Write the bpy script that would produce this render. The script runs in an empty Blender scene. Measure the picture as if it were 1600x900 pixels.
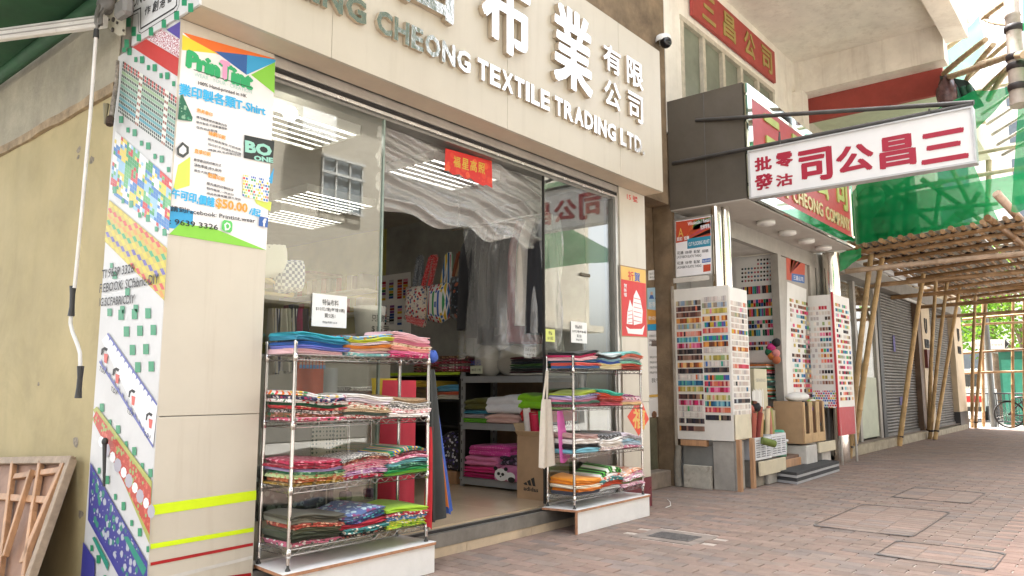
import bpy, bmesh, math, random
from mathutils import Vector, Matrix
random.seed(7)
SC = bpy.context.scene
COL = SC.collection
# ------------------------------------------------------------------ camera
W, HH, FPX, EYE = 1600.0, 900.0, 1186.0, 1.35
PITCH = math.atan2(154.0, FPX)
YAW = math.atan2(985.0, math.hypot(FPX, 154.0))
F0 = Vector((math.cos(YAW), math.sin(YAW), 0)); RV = Vector((math.sin(YAW), -math.cos(YAW), 0)); ZV = Vector((0, 0, 1))
FV = F0*math.cos(PITCH) + ZV*math.sin(PITCH); UV = ZV*math.cos(PITCH) - F0*math.sin(PITCH)
CP = Vector((0, 0, EYE))
cam_d = bpy.data.cameras.new('camera'); cam = bpy.data.objects.new('camera', cam_d); COL.objects.link(cam)
cam_d.sensor_width = 36.0; cam_d.lens = FPX/W*36.0; cam_d.clip_start = 0.05; cam_d.clip_end = 600
m = Matrix((RV, UV, -FV)).transposed().to_4x4(); m.translation = CP; cam.matrix_world = m
SC.camera = cam
# ------------------------------------------------------------------ world, sun, exposure
SUN_EL, SUN_AZ = math.radians(70), math.radians(72)     # sun direction measured from +x towards +y
wd = bpy.data.worlds.new('World'); SC.world = wd; wd.use_nodes = True
nt = wd.node_tree; nt.nodes.clear()
sky = nt.nodes.new('ShaderNodeTexSky'); sky.sky_type = 'NISHITA'; sky.sun_disc = False
sky.sun_elevation = SUN_EL; sky.sun_rotation = math.pi/2 - SUN_AZ
sky.air_density = 1.0; sky.dust_density = 5.0; sky.ozone_density = 1.0
hs = nt.nodes.new('ShaderNodeHueSaturation'); hs.inputs['Saturation'].default_value = 0.25
bg = nt.nodes.new('ShaderNodeBackground'); bg.inputs['Strength'].default_value = 0.15
wo = nt.nodes.new('ShaderNodeOutputWorld')
nt.links.new(sky.outputs[0], hs.inputs['Color']); nt.links.new(hs.outputs[0], bg.inputs['Color']); nt.links.new(bg.outputs[0], wo.inputs[0])
sl = bpy.data.lights.new('sun', 'SUN'); sl.energy = 4.0; sl.angle = math.radians(3); sl.color = (1.0, 0.97, 0.93)
so = bpy.data.objects.new('sun', sl); COL.objects.link(so)
sd = Vector((math.cos(SUN_EL)*math.cos(SUN_AZ), math.cos(SUN_EL)*math.sin(SUN_AZ), math.sin(SUN_EL)))
so.rotation_euler = (-sd).to_track_quat('-Z', 'Y').to_euler(); so.location = (0, -10, 20)
vs = SC.view_settings; vs.view_transform = 'Standard'; vs.look = 'None'; vs.gamma = 1.0; vs.exposure = 2.72
vs.use_curve_mapping = False
SC.cycles.use_denoising = True
SC.cycles.max_bounces = 8; SC.cycles.diffuse_bounces = 4; SC.cycles.glossy_bounces = 4; SC.cycles.transparent_max_bounces = 24
SC.cycles.caustics_reflective = False; SC.cycles.caustics_refractive = False
SC.cycles.sample_clamp_indirect = 6.0
# ------------------------------------------------------------------ pixel -> place (a pixel gives a direction, the plane gives the distance)
def ray(u, v): return FV*FPX + RV*(u-W/2) - UV*(v-HH/2)
def PZ(u, v, z=0.0):
    d = ray(u, v); return CP + d*((z-EYE)/d.z)
def PY(u, v, y):
    d = ray(u, v); return CP + d*(y/d.y)
def PX(u, v, x):
    d = ray(u, v); return CP + d*(x/d.x)
# ------------------------------------------------------------------ mesh builder
def hexc(h):
    h = h.lstrip('#'); c = [int(h[i:i+2], 16)/255 for i in (0, 2, 4)]
    return tuple(((x/12.92) if x <= 0.04045 else ((x+0.055)/1.055)**2.4) for x in c)
class MB:
    def __init__(s): s.v = []; s.f = []; s.mi = []; s.mats = []; s.cur = 0; s.c = []; s.hascol = False; s.sm = []
    def use(s, mat):
        if mat not in s.mats: s.mats.append(mat)
        s.cur = s.mats.index(mat); return s
    def add(s, vs, fs, col=None, smooth=False):
        b = len(s.v); s.v.extend([tuple(p) for p in vs])
        for f in fs:
            s.f.append([b+i for i in f]); s.mi.append(s.cur); s.c.append(col or (1, 1, 1)); s.sm.append(smooth)
        if col: s.hascol = True
        return s
    def box(s, x0, x1, y0, y1, z0, z1, col=None):
        if x0 > x1: x0, x1 = x1, x0
        if y0 > y1: y0, y1 = y1, y0
        if z0 > z1: z0, z1 = z1, z0
        vs = [(x0,y0,z0),(x1,y0,z0),(x1,y1,z0),(x0,y1,z0),(x0,y0,z1),(x1,y0,z1),(x1,y1,z1),(x0,y1,z1)]
        return s.add(vs, [(0,3,2,1),(4,5,6,7),(0,1,5,4),(1,2,6,5),(2,3,7,6),(3,0,4,7)], col)
    def beam(s, p0, p1, w, t, up=(0,0,1), col=None):
        p0 = Vector(p0); p1 = Vector(p1); d = (p1-p0).normalized(); up = Vector(up)
        a = d.cross(up)
        if a.length < 1e-4: a = d.cross(Vector((1,0,0)))
        a.normalize(); b = a.cross(d).normalized()
        vs = []
        for p in (p0, p1):
            for (i, j) in ((-1,-1),(1,-1),(1,1),(-1,1)): vs.append(p + a*(i*w/2) + b*(j*t/2))
        return s.add(vs, [(0,1,2,3),(7,6,5,4),(0,4,5,1),(1,5,6,2),(2,6,7,3),(3,7,4,0)], col)
    def tube(s, pts, r, n=8, cap=True, col=None, smooth=True):
        pts = [Vector(p) for p in pts]; k = len(pts)
        rs = r if isinstance(r, (list, tuple)) else [r]*k
        vs = []; prev = None
        for i, p in enumerate(pts):
            d = (pts[min(i+1, k-1)] - pts[max(i-1, 0)]).normalized()
            if prev is None:
                a = d.cross(Vector((0,0,1)))
                if a.length < 1e-3: a = d.cross(Vector((1,0,0)))
            else:
                a = prev - d*prev.dot(d)
            a.normalize(); prev = a; b = d.cross(a)
            for j in range(n):
                t = 2*math.pi*j/n; vs.append(p + (a*math.cos(t) + b*math.sin(t))*rs[i])
        fs = []
        for i in range(k-1):
            for j in range(n):
                fs.append((i*n+j, i*n+(j+1)%n, (i+1)*n+(j+1)%n, (i+1)*n+j))
        s.add(vs, fs, col, smooth)
        if cap:
            s.add(vs[:n], [tuple(range(n-1, -1, -1))], col); s.add(vs[-n:], [tuple(range(n))], col)
        return s
    def poly(s, pts, th=None, nrm=None, col=None):          # flat polygon, or prism when th is given
        pts = [Vector(p) for p in pts]; n = len(pts)
        if th is None: return s.add(pts, [tuple(range(n))], col)
        off = Vector(nrm)*th; vs = pts + [p+off for p in pts]
        fs = [tuple(range(n-1, -1, -1)), tuple(range(n, 2*n))] + [(i, (i+1)%n, n+(i+1)%n, n+i) for i in range(n)]
        return s.add(vs, fs, col)
    def grid(s, fn, nu, nv, col=None, smooth=True):
        vs = [fn(i/nu, j/nv) for j in range(nv+1) for i in range(nu+1)]
        fs = [(j*(nu+1)+i, j*(nu+1)+i+1, (j+1)*(nu+1)+i+1, (j+1)*(nu+1)+i) for j in range(nv) for i in range(nu)]
        return s.add(vs, fs, col, smooth)
    def lathe(s, c, prof, n=16, col=None, smooth=True, axis='z'):
        vs = []
        for (r, h) in prof:
            for j in range(n):
                t = 2*math.pi*j/n; a, b = r*math.cos(t), r*math.sin(t)
                vs.append((c[0]+a, c[1]+b, c[2]+h) if axis == 'z' else ((c[0]+a, c[1]+h, c[2]+b) if axis == 'y' else (c[0]+h, c[1]+a, c[2]+b)))
        fs = [(i*n+j, i*n+(j+1)%n, (i+1)*n+(j+1)%n, (i+1)*n+j) for i in range(len(prof)-1) for j in range(n)]
        return s.add(vs, fs, col, smooth)
    def blob(s, c, rx, ry, rz, nu=12, nv=8, amp=0.0, seed=0, col=None):
        rnd = random.Random(seed); ph = [rnd.uniform(0, 6.28) for _ in range(6)]
        def fn(a, b):
            t, p = 2*math.pi*a, math.pi*(b-0.5)
            k = 1 + amp*(math.sin(3*t+ph[0])*math.cos(2*p+ph[1]) + 0.6*math.sin(5*t+ph[2])*math.sin(4*p+ph[3]))
            return (c[0]+rx*k*math.cos(p)*math.cos(t), c[1]+ry*k*math.cos(p)*math.sin(t), c[2]+rz*k*math.sin(p))
        return s.grid(fn, nu, nv, col)
    def build(s, name, mat=None, parent=None, smooth=None, bevel=0.0, origin=None):
        me = bpy.data.meshes.new(name)
        if parent is not None: o = Vector(WL[parent.name])
        elif origin is not None: o = Vector(origin)
        else:
            xs = [p[0] for p in s.v]; ys = [p[1] for p in s.v]; zs = [p[2] for p in s.v]
            o = Vector(((min(xs)+max(xs))/2, (min(ys)+max(ys))/2, min(zs)))
        me.from_pydata([(p[0]-o.x, p[1]-o.y, p[2]-o.z) for p in s.v], [], s.f)
        mats = s.mats if s.mats else [mat]
        for mm in mats: me.materials.append(mm)
        me.polygons.foreach_set('material_index', s.mi if s.mats else [0]*len(s.f))
        me.polygons.foreach_set('use_smooth', [bool(x) if smooth is None else smooth for x in s.sm])
        if s.hascol:
            at = me.color_attributes.new('Col', 'FLOAT_COLOR', 'CORNER'); buf = []
            for f, c in zip(s.f, s.c): buf.extend([c[0], c[1], c[2], 1.0]*len(f))
            at.data.foreach_set('color', buf)
        if bevel > 0:
            bm = bmesh.new(); bm.from_mesh(me); bmesh.ops.remove_doubles(bm, verts=bm.verts, dist=1e-5)
            bmesh.ops.bevel(bm, geom=list(bm.edges), offset=bevel, segments=1, affect='EDGES', clamp_overlap=True)
            bm.to_mesh(me); bm.free()
        me.update()
        ob = bpy.data.objects.new(name, me); COL.objects.link(ob)
        if parent is not None:
            ob.parent = parent; WL[ob.name] = WL[parent.name]
        else:
            ob.location = o; WL[ob.name] = tuple(o)
        return ob
WL = {}
def tag(o, label=None, cat=None, group=None, kind=None):
    if label: o['label'] = label
    if cat: o['category'] = cat
    if group: o['group'] = group
    if kind: o['kind'] = kind
    return o
def thing(name, label, cat, loc=(0, 0, 0), group=None, kind=None):
    o = bpy.data.objects.new(name, None); COL.objects.link(o); o.location = loc; o.empty_display_size = 0.1
    WL[o.name] = tuple(loc); return tag(o, label, cat, group, kind)
def copy_thing(root, loc, label=None, rz=0.0):
    c = root.copy(); COL.objects.link(c); c.location = loc; c.rotation_euler.z = rz; WL[c.name] = tuple(loc)
    if label: c['label'] = label
    for ch in list(root.children):
        k = ch.copy(); COL.objects.link(k); k.parent = c
        for g in list(ch.children):
            q = g.copy(); COL.objects.link(q); q.parent = k
    return c
# ------------------------------------------------------------------ text as mesh
_tc = {}
def text_geo(s, bold=0.0):
    key = (s, bold)
    if key in _tc: return _tc[key]
    cu = bpy.data.curves.new('t', 'FONT'); cu.body = s; cu.size = 1.0; cu.resolution_u = 2; cu.offset = bold; cu.fill_mode = 'FRONT'
    ob = bpy.data.objects.new('t', cu); COL.objects.link(ob)
    bpy.context.view_layer.update()
    me = bpy.data.meshes.new_from_object(ob.evaluated_get(bpy.context.evaluated_depsgraph_get()))
    vs = [v.co.copy() for v in me.vertices]; fs = [tuple(p.vertices) for p in me.polygons]
    bpy.data.objects.remove(ob); bpy.data.curves.remove(cu); bpy.data.meshes.remove(me)
    _tc[key] = (vs, fs); return vs, fs
def put_text(mb, s, o, right, up, w, h, bold=0.0, depth=0.0, slant=0.0, col=None, side_m=None):
    """lettering s fitted into the w x h rectangle whose lower left corner is o; depth > 0 makes raised letters"""
    if bold > 0.05 or (bold > 0.009 and any(ord(c) > 0x2E80 for c in s)):        # thicken with shifted copies, each a hair deeper
        d = bold*0.9*h
        for i, (a, b) in enumerate(((d, .55*d), (-.55*d, d), (.62*d, -.93*d), (-.9*d, -.5*d)) + (((d*1.35, .1*d), (-d*1.3, -.07*d), (.08*d, d*1.3), (-.12*d, -d*1.35)) if bold > .05 else ())):
            put_text(mb, s, Vector(o) + Vector(right)*(a+d*.5) + Vector(up)*b*.7 + Vector(right).cross(Vector(up))*(.00015*(i+1)), right, up, w-d, h, 0.004, depth, slant, col, side_m)
        return
    vs, fs = text_geo(s, bold)
    if not vs: return
    x0 = min(v.x for v in vs); x1 = max(v.x for v in vs); y0 = min(v.y for v in vs); y1 = max(v.y for v in vs)
    o = Vector(o); right = Vector(right); up = Vector(up); nrm = right.cross(up)
    def P(v, d):
        a = (v.x-x0)/max(1e-6, x1-x0)*w; b = (v.y-y0)/max(1e-6, y1-y0)*h
        return o + right*(a + slant*b) + up*b + nrm*d
    front = [P(v, depth) for v in vs]
    if depth <= 0: mb.add(front, fs, col); return
    n = len(vs); cnt = {}
    for f in fs:
        for i in range(len(f)):
            a, b = f[i], f[(i+1) % len(f)]; cnt[(a, b)] = cnt.get((a, b), 0)+1
    # orient so that faces look along nrm
    side = []
    for (a, b) in cnt:
        if (b, a) not in cnt: side.append((a, b, b+n, a+n))
    back = [P(v, 0) for v in vs]
    mb.add(front, list(fs), col)
    cur = mb.cur
    if side_m: mb.use(side_m)
    mb.add(front+back, [(q[0], q[3], q[2], q[1]) for q in side], col); mb.cur = cur
# ------------------------------------------------------------------ materials
_m = {}
def nmat(name):
    mt = bpy.data.materials.new(name); mt.use_nodes = True; t = mt.node_tree
    b = t.nodes['Principled BSDF']; return mt, t, b
def N(t, ty, **kw):
    n = t.nodes.new(ty)
    for k, v in kw.items(): setattr(n, k, v)
    return n
def mixc(t, a, b, fac, mode='MIX'):
    n = N(t, 'ShaderNodeMix', data_type='RGBA', blend_type=mode)
    for sock, val in ((n.inputs[0], fac), (n.inputs[6], a), (n.inputs[7], b)):
        if hasattr(val, 'is_linked') or isinstance(val, bpy.types.NodeSocket): t.links.new(val, sock)
        elif isinstance(val, (int, float)): sock.default_value = val
        else: sock.default_value = (*val[:3], 1)
    return n.outputs[2]
def mathn(t, op, a, b=0.0, clamp=False):
    n = N(t, 'ShaderNodeMath', operation=op, use_clamp=clamp)
    for sock, val in ((n.inputs[0], a), (n.inputs[1], b)):
        if isinstance(val, bpy.types.NodeSocket): t.links.new(val, sock)
        else: sock.default_value = val
    return n.outputs[0]
def ramp(t, fac, p0, p1):
    n = N(t, 'ShaderNodeMapRange'); n.clamp = True; t.links.new(fac, n.inputs[0])
    n.inputs[1].default_value = p0; n.inputs[2].default_value = p1
    return n.outputs[0]
def noise(t, co, sc, det=5, rough=0.6, dist=0.0):
    n = N(t, 'ShaderNodeTexNoise'); n.inputs['Scale'].default_value = sc; n.inputs['Detail'].default_value = det
    n.inputs['Roughness'].default_value = rough; n.inputs['Distortion'].default_value = dist
    t.links.new(co, n.inputs['Vector']); return n.outputs['Fac']
def mat(name, col=(.5,.5,.5), rough=0.6, metal=0.0, var=0.10, sc=4.0, bump=0.0, bsc=80.0, spec=0.5, src=None, stain=None, stain_sc=1.5, stain_amt=0.6, emit=None, coat=0.0, stretch=None, streak=None):
    if name in _m: return _m[name]
    mt, t, b = nmat(name); tc = N(t, 'ShaderNodeTexCoord'); co = tc.outputs['Object']
    if stretch:
        mp = N(t, 'ShaderNodeMapping'); mp.inputs['Scale'].default_value = stretch; t.links.new(co, mp.inputs[0]); co = mp.outputs[0]
    if src == 'attr':
        a = N(t, 'ShaderNodeVertexColor', layer_name='Col'); base = a.outputs[0]
    elif src == 'obj':
        a = N(t, 'ShaderNodeObjectInfo'); base = a.outputs['Color']
    else:
        base = None
    c1 = base if base is not None else tuple(col)
    if var > 0:
        n1 = ramp(t, noise(t, co, sc, 8, 0.65), 0.3, 0.7)
        dk = mixc(t, c1, (1-2*var, 1-2*var, 1-2*var), 1.0, 'MULTIPLY')
        lt = mixc(t, c1, (1+var, 1+var, 1+var), 1.0, 'MULTIPLY')
        out = mixc(t, dk, lt, n1)
    else:
        out = mixc(t, c1, c1, 0.0)
    if stain:
        s1 = ramp(t, noise(t, co, stain_sc, 9, 0.7, 0.6), 0.5, 0.72)
        out = mixc(t, out, stain, mathn(t, 'MULTIPLY', s1, stain_amt))
    if streak:
        mp2 = N(t, 'ShaderNodeMapping'); mp2.inputs['Scale'].default_value = (7, 7, .45); t.links.new(tc.outputs['Object'], mp2.inputs[0])
        s2 = ramp(t, noise(t, mp2.outputs[0], 1.0, 7, .7, .3), .52, .78); out = mixc(t, out, streak[0], mathn(t, 'MULTIPLY', s2, streak[1]))
        s3 = ramp(t, noise(t, tc.outputs['Object'], 55, 3), .70, .76); out = mixc(t, out, streak[0], mathn(t, 'MULTIPLY', s3, streak[1]))
    t.links.new(out, b.inputs['Base Color'])
    b.inputs['Roughness'].default_value = rough; b.inputs['Metallic'].default_value = metal
    b.inputs['Specular IOR Level'].default_value = spec
    if coat: b.inputs['Coat Weight'].default_value = coat; b.inputs['Coat Roughness'].default_value = 0.1
    if var > 0 and rough > 0.05:
        rr = N(t, 'ShaderNodeMapRange'); t.links.new(noise(t, co, sc*3, 4), rr.inputs[0])
        rr.inputs[3].default_value = max(0.02, rough-0.1); rr.inputs[4].default_value = min(1, rough+0.1); t.links.new(rr.outputs[0], b.inputs['Roughness'])
    if bump > 0:
        bn = N(t, 'ShaderNodeBump'); bn.inputs['Strength'].default_value = min(1.0, bump); bn.inputs['Distance'].default_value = 0.01
        t.links.new(noise(t, co, bsc, 6), bn.inputs['Height']); t.links.new(bn.outputs[0], b.inputs['Normal'])
    if emit:
        b.inputs['Emission Color'].default_value = (*emit[0], 1); b.inputs['Emission Strength'].default_value = emit[1]
    _m[name] = mt; return mt
def flat_vec(t, plane):
    tc = N(t, 'ShaderNodeTexCoord'); sp = N(t, 'ShaderNodeSeparateXYZ'); t.links.new(tc.outputs['Object'], sp.inputs[0])
    cb = N(t, 'ShaderNodeCombineXYZ')
    a = {'xz': (0, 2), 'yz': (1, 2), 'xy': (0, 1)}[plane]
    t.links.new(sp.outputs[a[0]], cb.inputs[0]); t.links.new(sp.outputs[a[1]], cb.inputs[1]); return cb.outputs[0]
def fab(kind, c1, c2=(.9,.9,.9), c3=(.1,.1,.1), sc=30.0, plane=None, rough=0.9, rot=0.0):
    """cloth or printed sheet: plain, floral, dots, stripes, check, speck, blocks, diamond"""
    key = ('fab', kind, c1, c2, c3, sc, plane, rot, rough)
    if key in _m: return _m[key]
    mt, t, b = nmat('cloth_'+kind)
    if plane: co = flat_vec(t, plane)
    else: co = N(t, 'ShaderNodeTexCoord').outputs['Object']
    if rot:
        mp = N(t, 'ShaderNodeMapping'); mp.inputs['Rotation'].default_value = (0, 0, rot); t.links.new(co, mp.inputs[0]); co = mp.outputs[0]
    out = None
    def vor(s, feat='F1', rnd=1.0):
        v = N(t, 'ShaderNodeTexVoronoi', feature=feat); v.inputs['Scale'].default_value = s; v.inputs['Randomness'].default_value = rnd
        t.links.new(co, v.inputs['Vector']); return v
    def step(x, e, w=0.03): return ramp(t, x, e-w, e+w)
    if kind == 'plain':
        out = mixc(t, c1, tuple(x*0.8 for x in c1), noise(t, co, 25, 4))
    elif kind == 'floral':
        v = vor(sc); d = mathn(t, 'ADD', v.outputs['Distance'], mathn(t, 'MULTIPLY', noise(t, co, sc*3, 3), 0.35))
        f = step(d, 0.58, 0.04); hv = N(t, 'ShaderNodeSeparateColor'); t.links.new(v.outputs['Color'], hv.inputs[0])
        fl = mixc(t, c2, c3, step(hv.outputs[0], 0.5))
        out = mixc(t, fl, c1, f)
        v2 = vor(sc*1.7); out = mixc(t, c3, out, step(v2.outputs['Distance'], 0.2, 0.03))
    elif kind == 'dots':
        v = vor(sc, rnd=0.15); out = mixc(t, c2, c1, step(v.outputs['Distance'], 0.3, 0.03))
    elif kind == 'speck':
        out = mixc(t, c1, c2, step(noise(t, co, sc*2, 4), 0.5, 0.05))
    elif kind == 'stripes':
        w = N(t, 'ShaderNodeTexWave', wave_type='BANDS', bands_direction='X'); w.inputs['Scale'].default_value = sc*0.4; w.inputs['Distortion'].default_value = 0.0
        t.links.new(co, w.inputs['Vector']); a = mixc(t, c1, c2, step(w.outputs['Fac'], 0.5, 0.05))
        w2 = N(t, 'ShaderNodeTexWave', wave_type='BANDS', bands_direction='X'); w2.inputs['Scale'].default_value = sc*0.13
        t.links.new(co, w2.inputs['Vector']); out = mixc(t, a, c3, step(w2.outputs['Fac'], 0.75, 0.05))
    elif kind == 'check':
        k = N(t, 'ShaderNodeTexChecker'); k.inputs['Scale'].default_value = sc; t.links.new(co, k.inputs['Vector'])
        k.inputs[1].default_value = (*c1, 1); k.inputs[2].default_value = (*c2, 1); out = k.outputs[0]
    elif kind == 'blocks':                      # small square blocks in many colours
        k = N(t, 'ShaderNodeTexBrick'); k.offset = 0.5; k.inputs['Scale'].default_value = sc; k.inputs['Mortar Size'].default_value = 0.06
        k.inputs['Brick Width'].default_value = 0.5; k.inputs['Row Height'].default_value = 0.5
        t.links.new(co, k.inputs['Vector'])
        sn = N(t, 'ShaderNodeVectorMath', operation='SNAP'); t.links.new(co, sn.inputs[0]); sn.inputs[1].default_value = (0.5/sc, 0.5/sc, 1)
        wn = N(t, 'ShaderNodeTexWhiteNoise', noise_dimensions='2D'); t.links.new(sn.outputs[0], wn.inputs['Vector'])
        cr = N(t, 'ShaderNodeValToRGB'); cr.color_ramp.interpolation = 'CONSTANT'
        pal = [c1, c2, c3, (.75,.06,.05), (.05,.35,.12), (.8,.55,.05), (.06,.15,.5), (.85,.85,.85), (.85,.85,.85)]
        while len(cr.color_ramp.elements) < len(pal): cr.color_ramp.elements.new(0.5)
        for i, p in enumerate(pal):
            cr.color_ramp.elements[i].position = i/len(pal); cr.color_ramp.elements[i].color = (*p, 1)
        t.links.new(wn.outputs['Value'], cr.inputs[0]); out = mixc(t, cr.outputs[0], (.85,.85,.85), k.outputs['Fac'])
    t.links.new(out, b.inputs['Base Color']); b.inputs['Roughness'].default_value = rough
    b.inputs['Sheen Weight'].default_value = 0.15 if rough > 0.7 else 0.0
    bn = N(t, 'ShaderNodeBump'); bn.inputs['Strength'].default_value = 0.12; bn.inputs['Distance'].default_value = 0.01
    t.links.new(noise(t, co, 45, 5), bn.inputs['Height']); t.links.new(bn.outputs[0], b.inputs['Normal'])
    _m[key] = mt; return mt
def clear_mat(name, refl=1.5, tint=(1,1,1), rough=0.0, haze=0.0, bump=0.0, bsc=8.0):
    if name in _m: return _m[name]
    mt, t, b = nmat(name); out = t.nodes['Material Output']
    tr = N(t, 'ShaderNodeBsdfTransparent'); tr.inputs[0].default_value = (*tint, 1)
    gl = N(t, 'ShaderNodeBsdfGlossy'); gl.inputs['Roughness'].default_value = rough; gl.inputs['Color'].default_value = (1,1,1,1)
    lw = N(t, 'ShaderNodeLayerWeight'); f0 = ((refl-1)/(refl+1))**2
    fac = mathn(t, 'ADD', mathn(t, 'MULTIPLY', mathn(t, 'POWER', lw.outputs['Facing'], 4.0), 1-f0), f0)
    first = tr.outputs[0]
    if haze > 0:
        df = N(t, 'ShaderNodeBsdfDiffuse'); df.inputs[0].default_value = (.85,.85,.83,1)
        mh = N(t, 'ShaderNodeMixShader'); mh.inputs[0].default_value = haze
        t.links.new(tr.outputs[0], mh.inputs[1]); t.links.new(df.outputs[0], mh.inputs[2]); first = mh.outputs[0]
    mx = N(t, 'ShaderNodeMixShader'); t.links.new(fac, mx.inputs[0]); t.links.new(first, mx.inputs[1]); t.links.new(gl.outputs[0], mx.inputs[2])
    if bump > 0:
        co = N(t, 'ShaderNodeTexCoord').outputs['Object']
        bn = N(t, 'ShaderNodeBump'); bn.inputs['Strength'].default_value = bump; bn.inputs['Distance'].default_value = 0.03
        t.links.new(noise(t, co, bsc, 3, 0.5, 1.2), bn.inputs['Height'])
        t.links.new(bn.outputs[0], gl.inputs['Normal']); t.links.new(bn.outputs[0], lw.inputs['Normal'])
    t.links.new(mx.outputs[0], out.inputs[0]); t.nodes.remove(b)
    _m[name] = mt; return mt
XR, ZU, YR = Vector((1,0,0)), Vector((0,0,1)), Vector((0,-1,0))     # x along the street, z up, YR runs right on a face that looks towards -x
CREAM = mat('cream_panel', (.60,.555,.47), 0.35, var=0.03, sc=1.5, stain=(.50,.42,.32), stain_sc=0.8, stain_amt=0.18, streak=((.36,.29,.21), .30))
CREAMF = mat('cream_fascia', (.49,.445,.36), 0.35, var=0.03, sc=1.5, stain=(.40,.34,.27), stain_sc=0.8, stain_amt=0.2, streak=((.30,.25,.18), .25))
ALU = mat('aluminium', (.55,.53,.50), 0.35, 0.8, var=0.08)
DARK = mat('dark_gap', (.02,.018,.016), 0.8, var=0.2)
CHROME = mat('chrome', (.82,.82,.82), 0.12, 1.0, var=0.04)
WHITEP = mat('white_paint', (.78,.77,.74), 0.5, var=0.05)
PAPER = mat('paper_white', (.80,.79,.77), 0.7, var=0.03)
BLACKP = mat('print_black', (.02,.02,.022), 0.6, var=0.0)
REDP = mat('print_red', (.62,.03,.03), 0.5, var=0.05)
CONC = mat('bare_concrete', (.30,.275,.235), 0.85, var=0.18, sc=2.5, bump=0.35, bsc=40, stain=(.13,.10,.07), stain_sc=1.1, stain_amt=0.55)
BROWNC = mat('stained_concrete', (.22,.155,.095), 0.9, var=0.22, sc=3, bump=0.5, bsc=45, stain=(.08,.055,.035), stain_sc=1.6, stain_amt=0.7)
WOOD = mat('pine_wood', (.50,.28,.15), 0.6, var=0.22, sc=9, stretch=(1,1,0.12), bump=0.15)
PLY = mat('plywood_edge', (.50,.25,.14), 0.6, var=0.2, sc=20)
# ================================================================== ground: brick pavement, road
JOINT = mat('joint_sand', (.46,.40,.35), 0.95, var=0.2, sc=20, bump=0.3)
BRICK = mat('paving_brick', rough=0.82, var=0.10, sc=9, bump=0.35, bsc=120, src='attr', stain=(.17,.145,.13), stain_sc=0.7, stain_amt=0.4)
gb = MB(); gb.box(-6, 30.5, -0.35, 8, -0.25, -0.008)
pav = gb.build('pavement', JOINT); tag(pav, 'red brown brick pavement running along the shop fronts', kind='structure'); WL[pav.name] = tuple(pav.location)
def brick_geo(mb, x0, x1, y0, y1, z, col):
    c = 0.004
    vs = [(x0,y0,z-.03),(x1,y0,z-.03),(x1,y1,z-.03),(x0,y1,z-.03),(x0,y0,z-c),(x1,y0,z-c),(x1,y1,z-c),(x0,y1,z-c),
          (x0+c,y0+c,z),(x1-c,y0+c,z),(x1-c,y1-c,z),(x0+c,y1-c,z)]
    mb.add(vs, [(0,1,5,4),(1,2,6,5),(2,3,7,6),(3,0,4,7),(4,5,9,8),(5,6,10,9),(6,7,11,10),(7,4,8,11),(8,9,10,11)], col)
rb = random.Random(3)
HOLES = []            # covers set into the paving: x0,x1,y0,y1
HOLES.append((6.24, 6.66, 3.15, 3.64))
bricks = []
i = 0
x = 1.6
while x < 29.6:
    y = -0.35 + (0.15 if i % 2 else 0.0)
    while y < 4.42 if x < 7.9 or x > 9.55 else y < 5.05:
        cx, cy = x+.06, y+.15
        if not any(a-.06 < cx < b+.06 and c-.15 < cy < d+.15 for (a, b, c, d) in HOLES):
            # cull what the frame cannot show
            dx, dy = cx, cy
            if -0.1 < dy/dx < 1.55:
                bricks.append((x, y))
        y += 0.30
    x += 0.123; i += 1
def brick_col(x, y):
    if y < 0.86: b = (.31,.205,.165)
    else: b = rb.choice([(.245,.175,.14), (.255,.185,.15), (.235,.172,.14), (.265,.185,.15), (.24,.185,.155), (.215,.17,.15)])
    k = rb.uniform(.86, 1.10); return (b[0]*k, b[1]*k, b[2]*k)
bricks.sort(key=lambda p: (p[0]-0)**2 + (p[1])**2)
def vis(p):
    d = Vector((p[0], p[1], 0)) - CP; f = d.dot(FV)
    if f < .1: return False
    u, v = W/2 + FPX*d.dot(RV)/f, HH/2 - FPX*d.dot(UV)/f
    return -20 < u < 1620 and v < 930
near = [p for p in bricks if vis(p) and not (p[0] < 4.1 and p[1] > 4.0)][:300]; nset = set(near)
rest = MB()
for (x, y) in bricks:
    z = rb.uniform(-.0015, .002); c = brick_col(x, y)
    mb = MB() if (x, y) in nset else rest
    g = 0.0008
    brick_geo(mb, x+g, x+.123-g, y+.006, y+.294, z, c)
    if mb is not rest: mb.build('paving_brick', BRICK, pav)
r_ = rest.build('paving_bricks', BRICK, pav); r_['kind'] = 'stuff'
kb = MB()
for k in range(30): kb.box(k*1.2-6+.004, k*1.2-4.8-.004, -0.5, -0.354, -0.27, 0.004)
kerb = kb.build('kerb', mat('kerb_concrete', (.36,.34,.31), 0.85, var=.15, bump=.3)); tag(kerb, 'grey concrete kerb along the pavement', kind='structure')
rd = MB(); rd.box(-40, 90, -12, -0.5, -0.4, -0.13); rd.box(30.5, 90, -0.5, 60, -0.4, -0.13)
road = rd.build('road', mat('concrete_road', (.24,.23,.215), 0.9, var=.2, sc=12, bump=.4)); tag(road, 'grey asphalt road beyond the pavement', kind='structure')
gr = MB(); gr.box(-300, 300, -300, 300, -0.9, -0.41)
ground = gr.build('ground', mat('far_ground', (.2,.19,.17), 0.95)); tag(ground, 'flat ground of the district', kind='structure')
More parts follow.
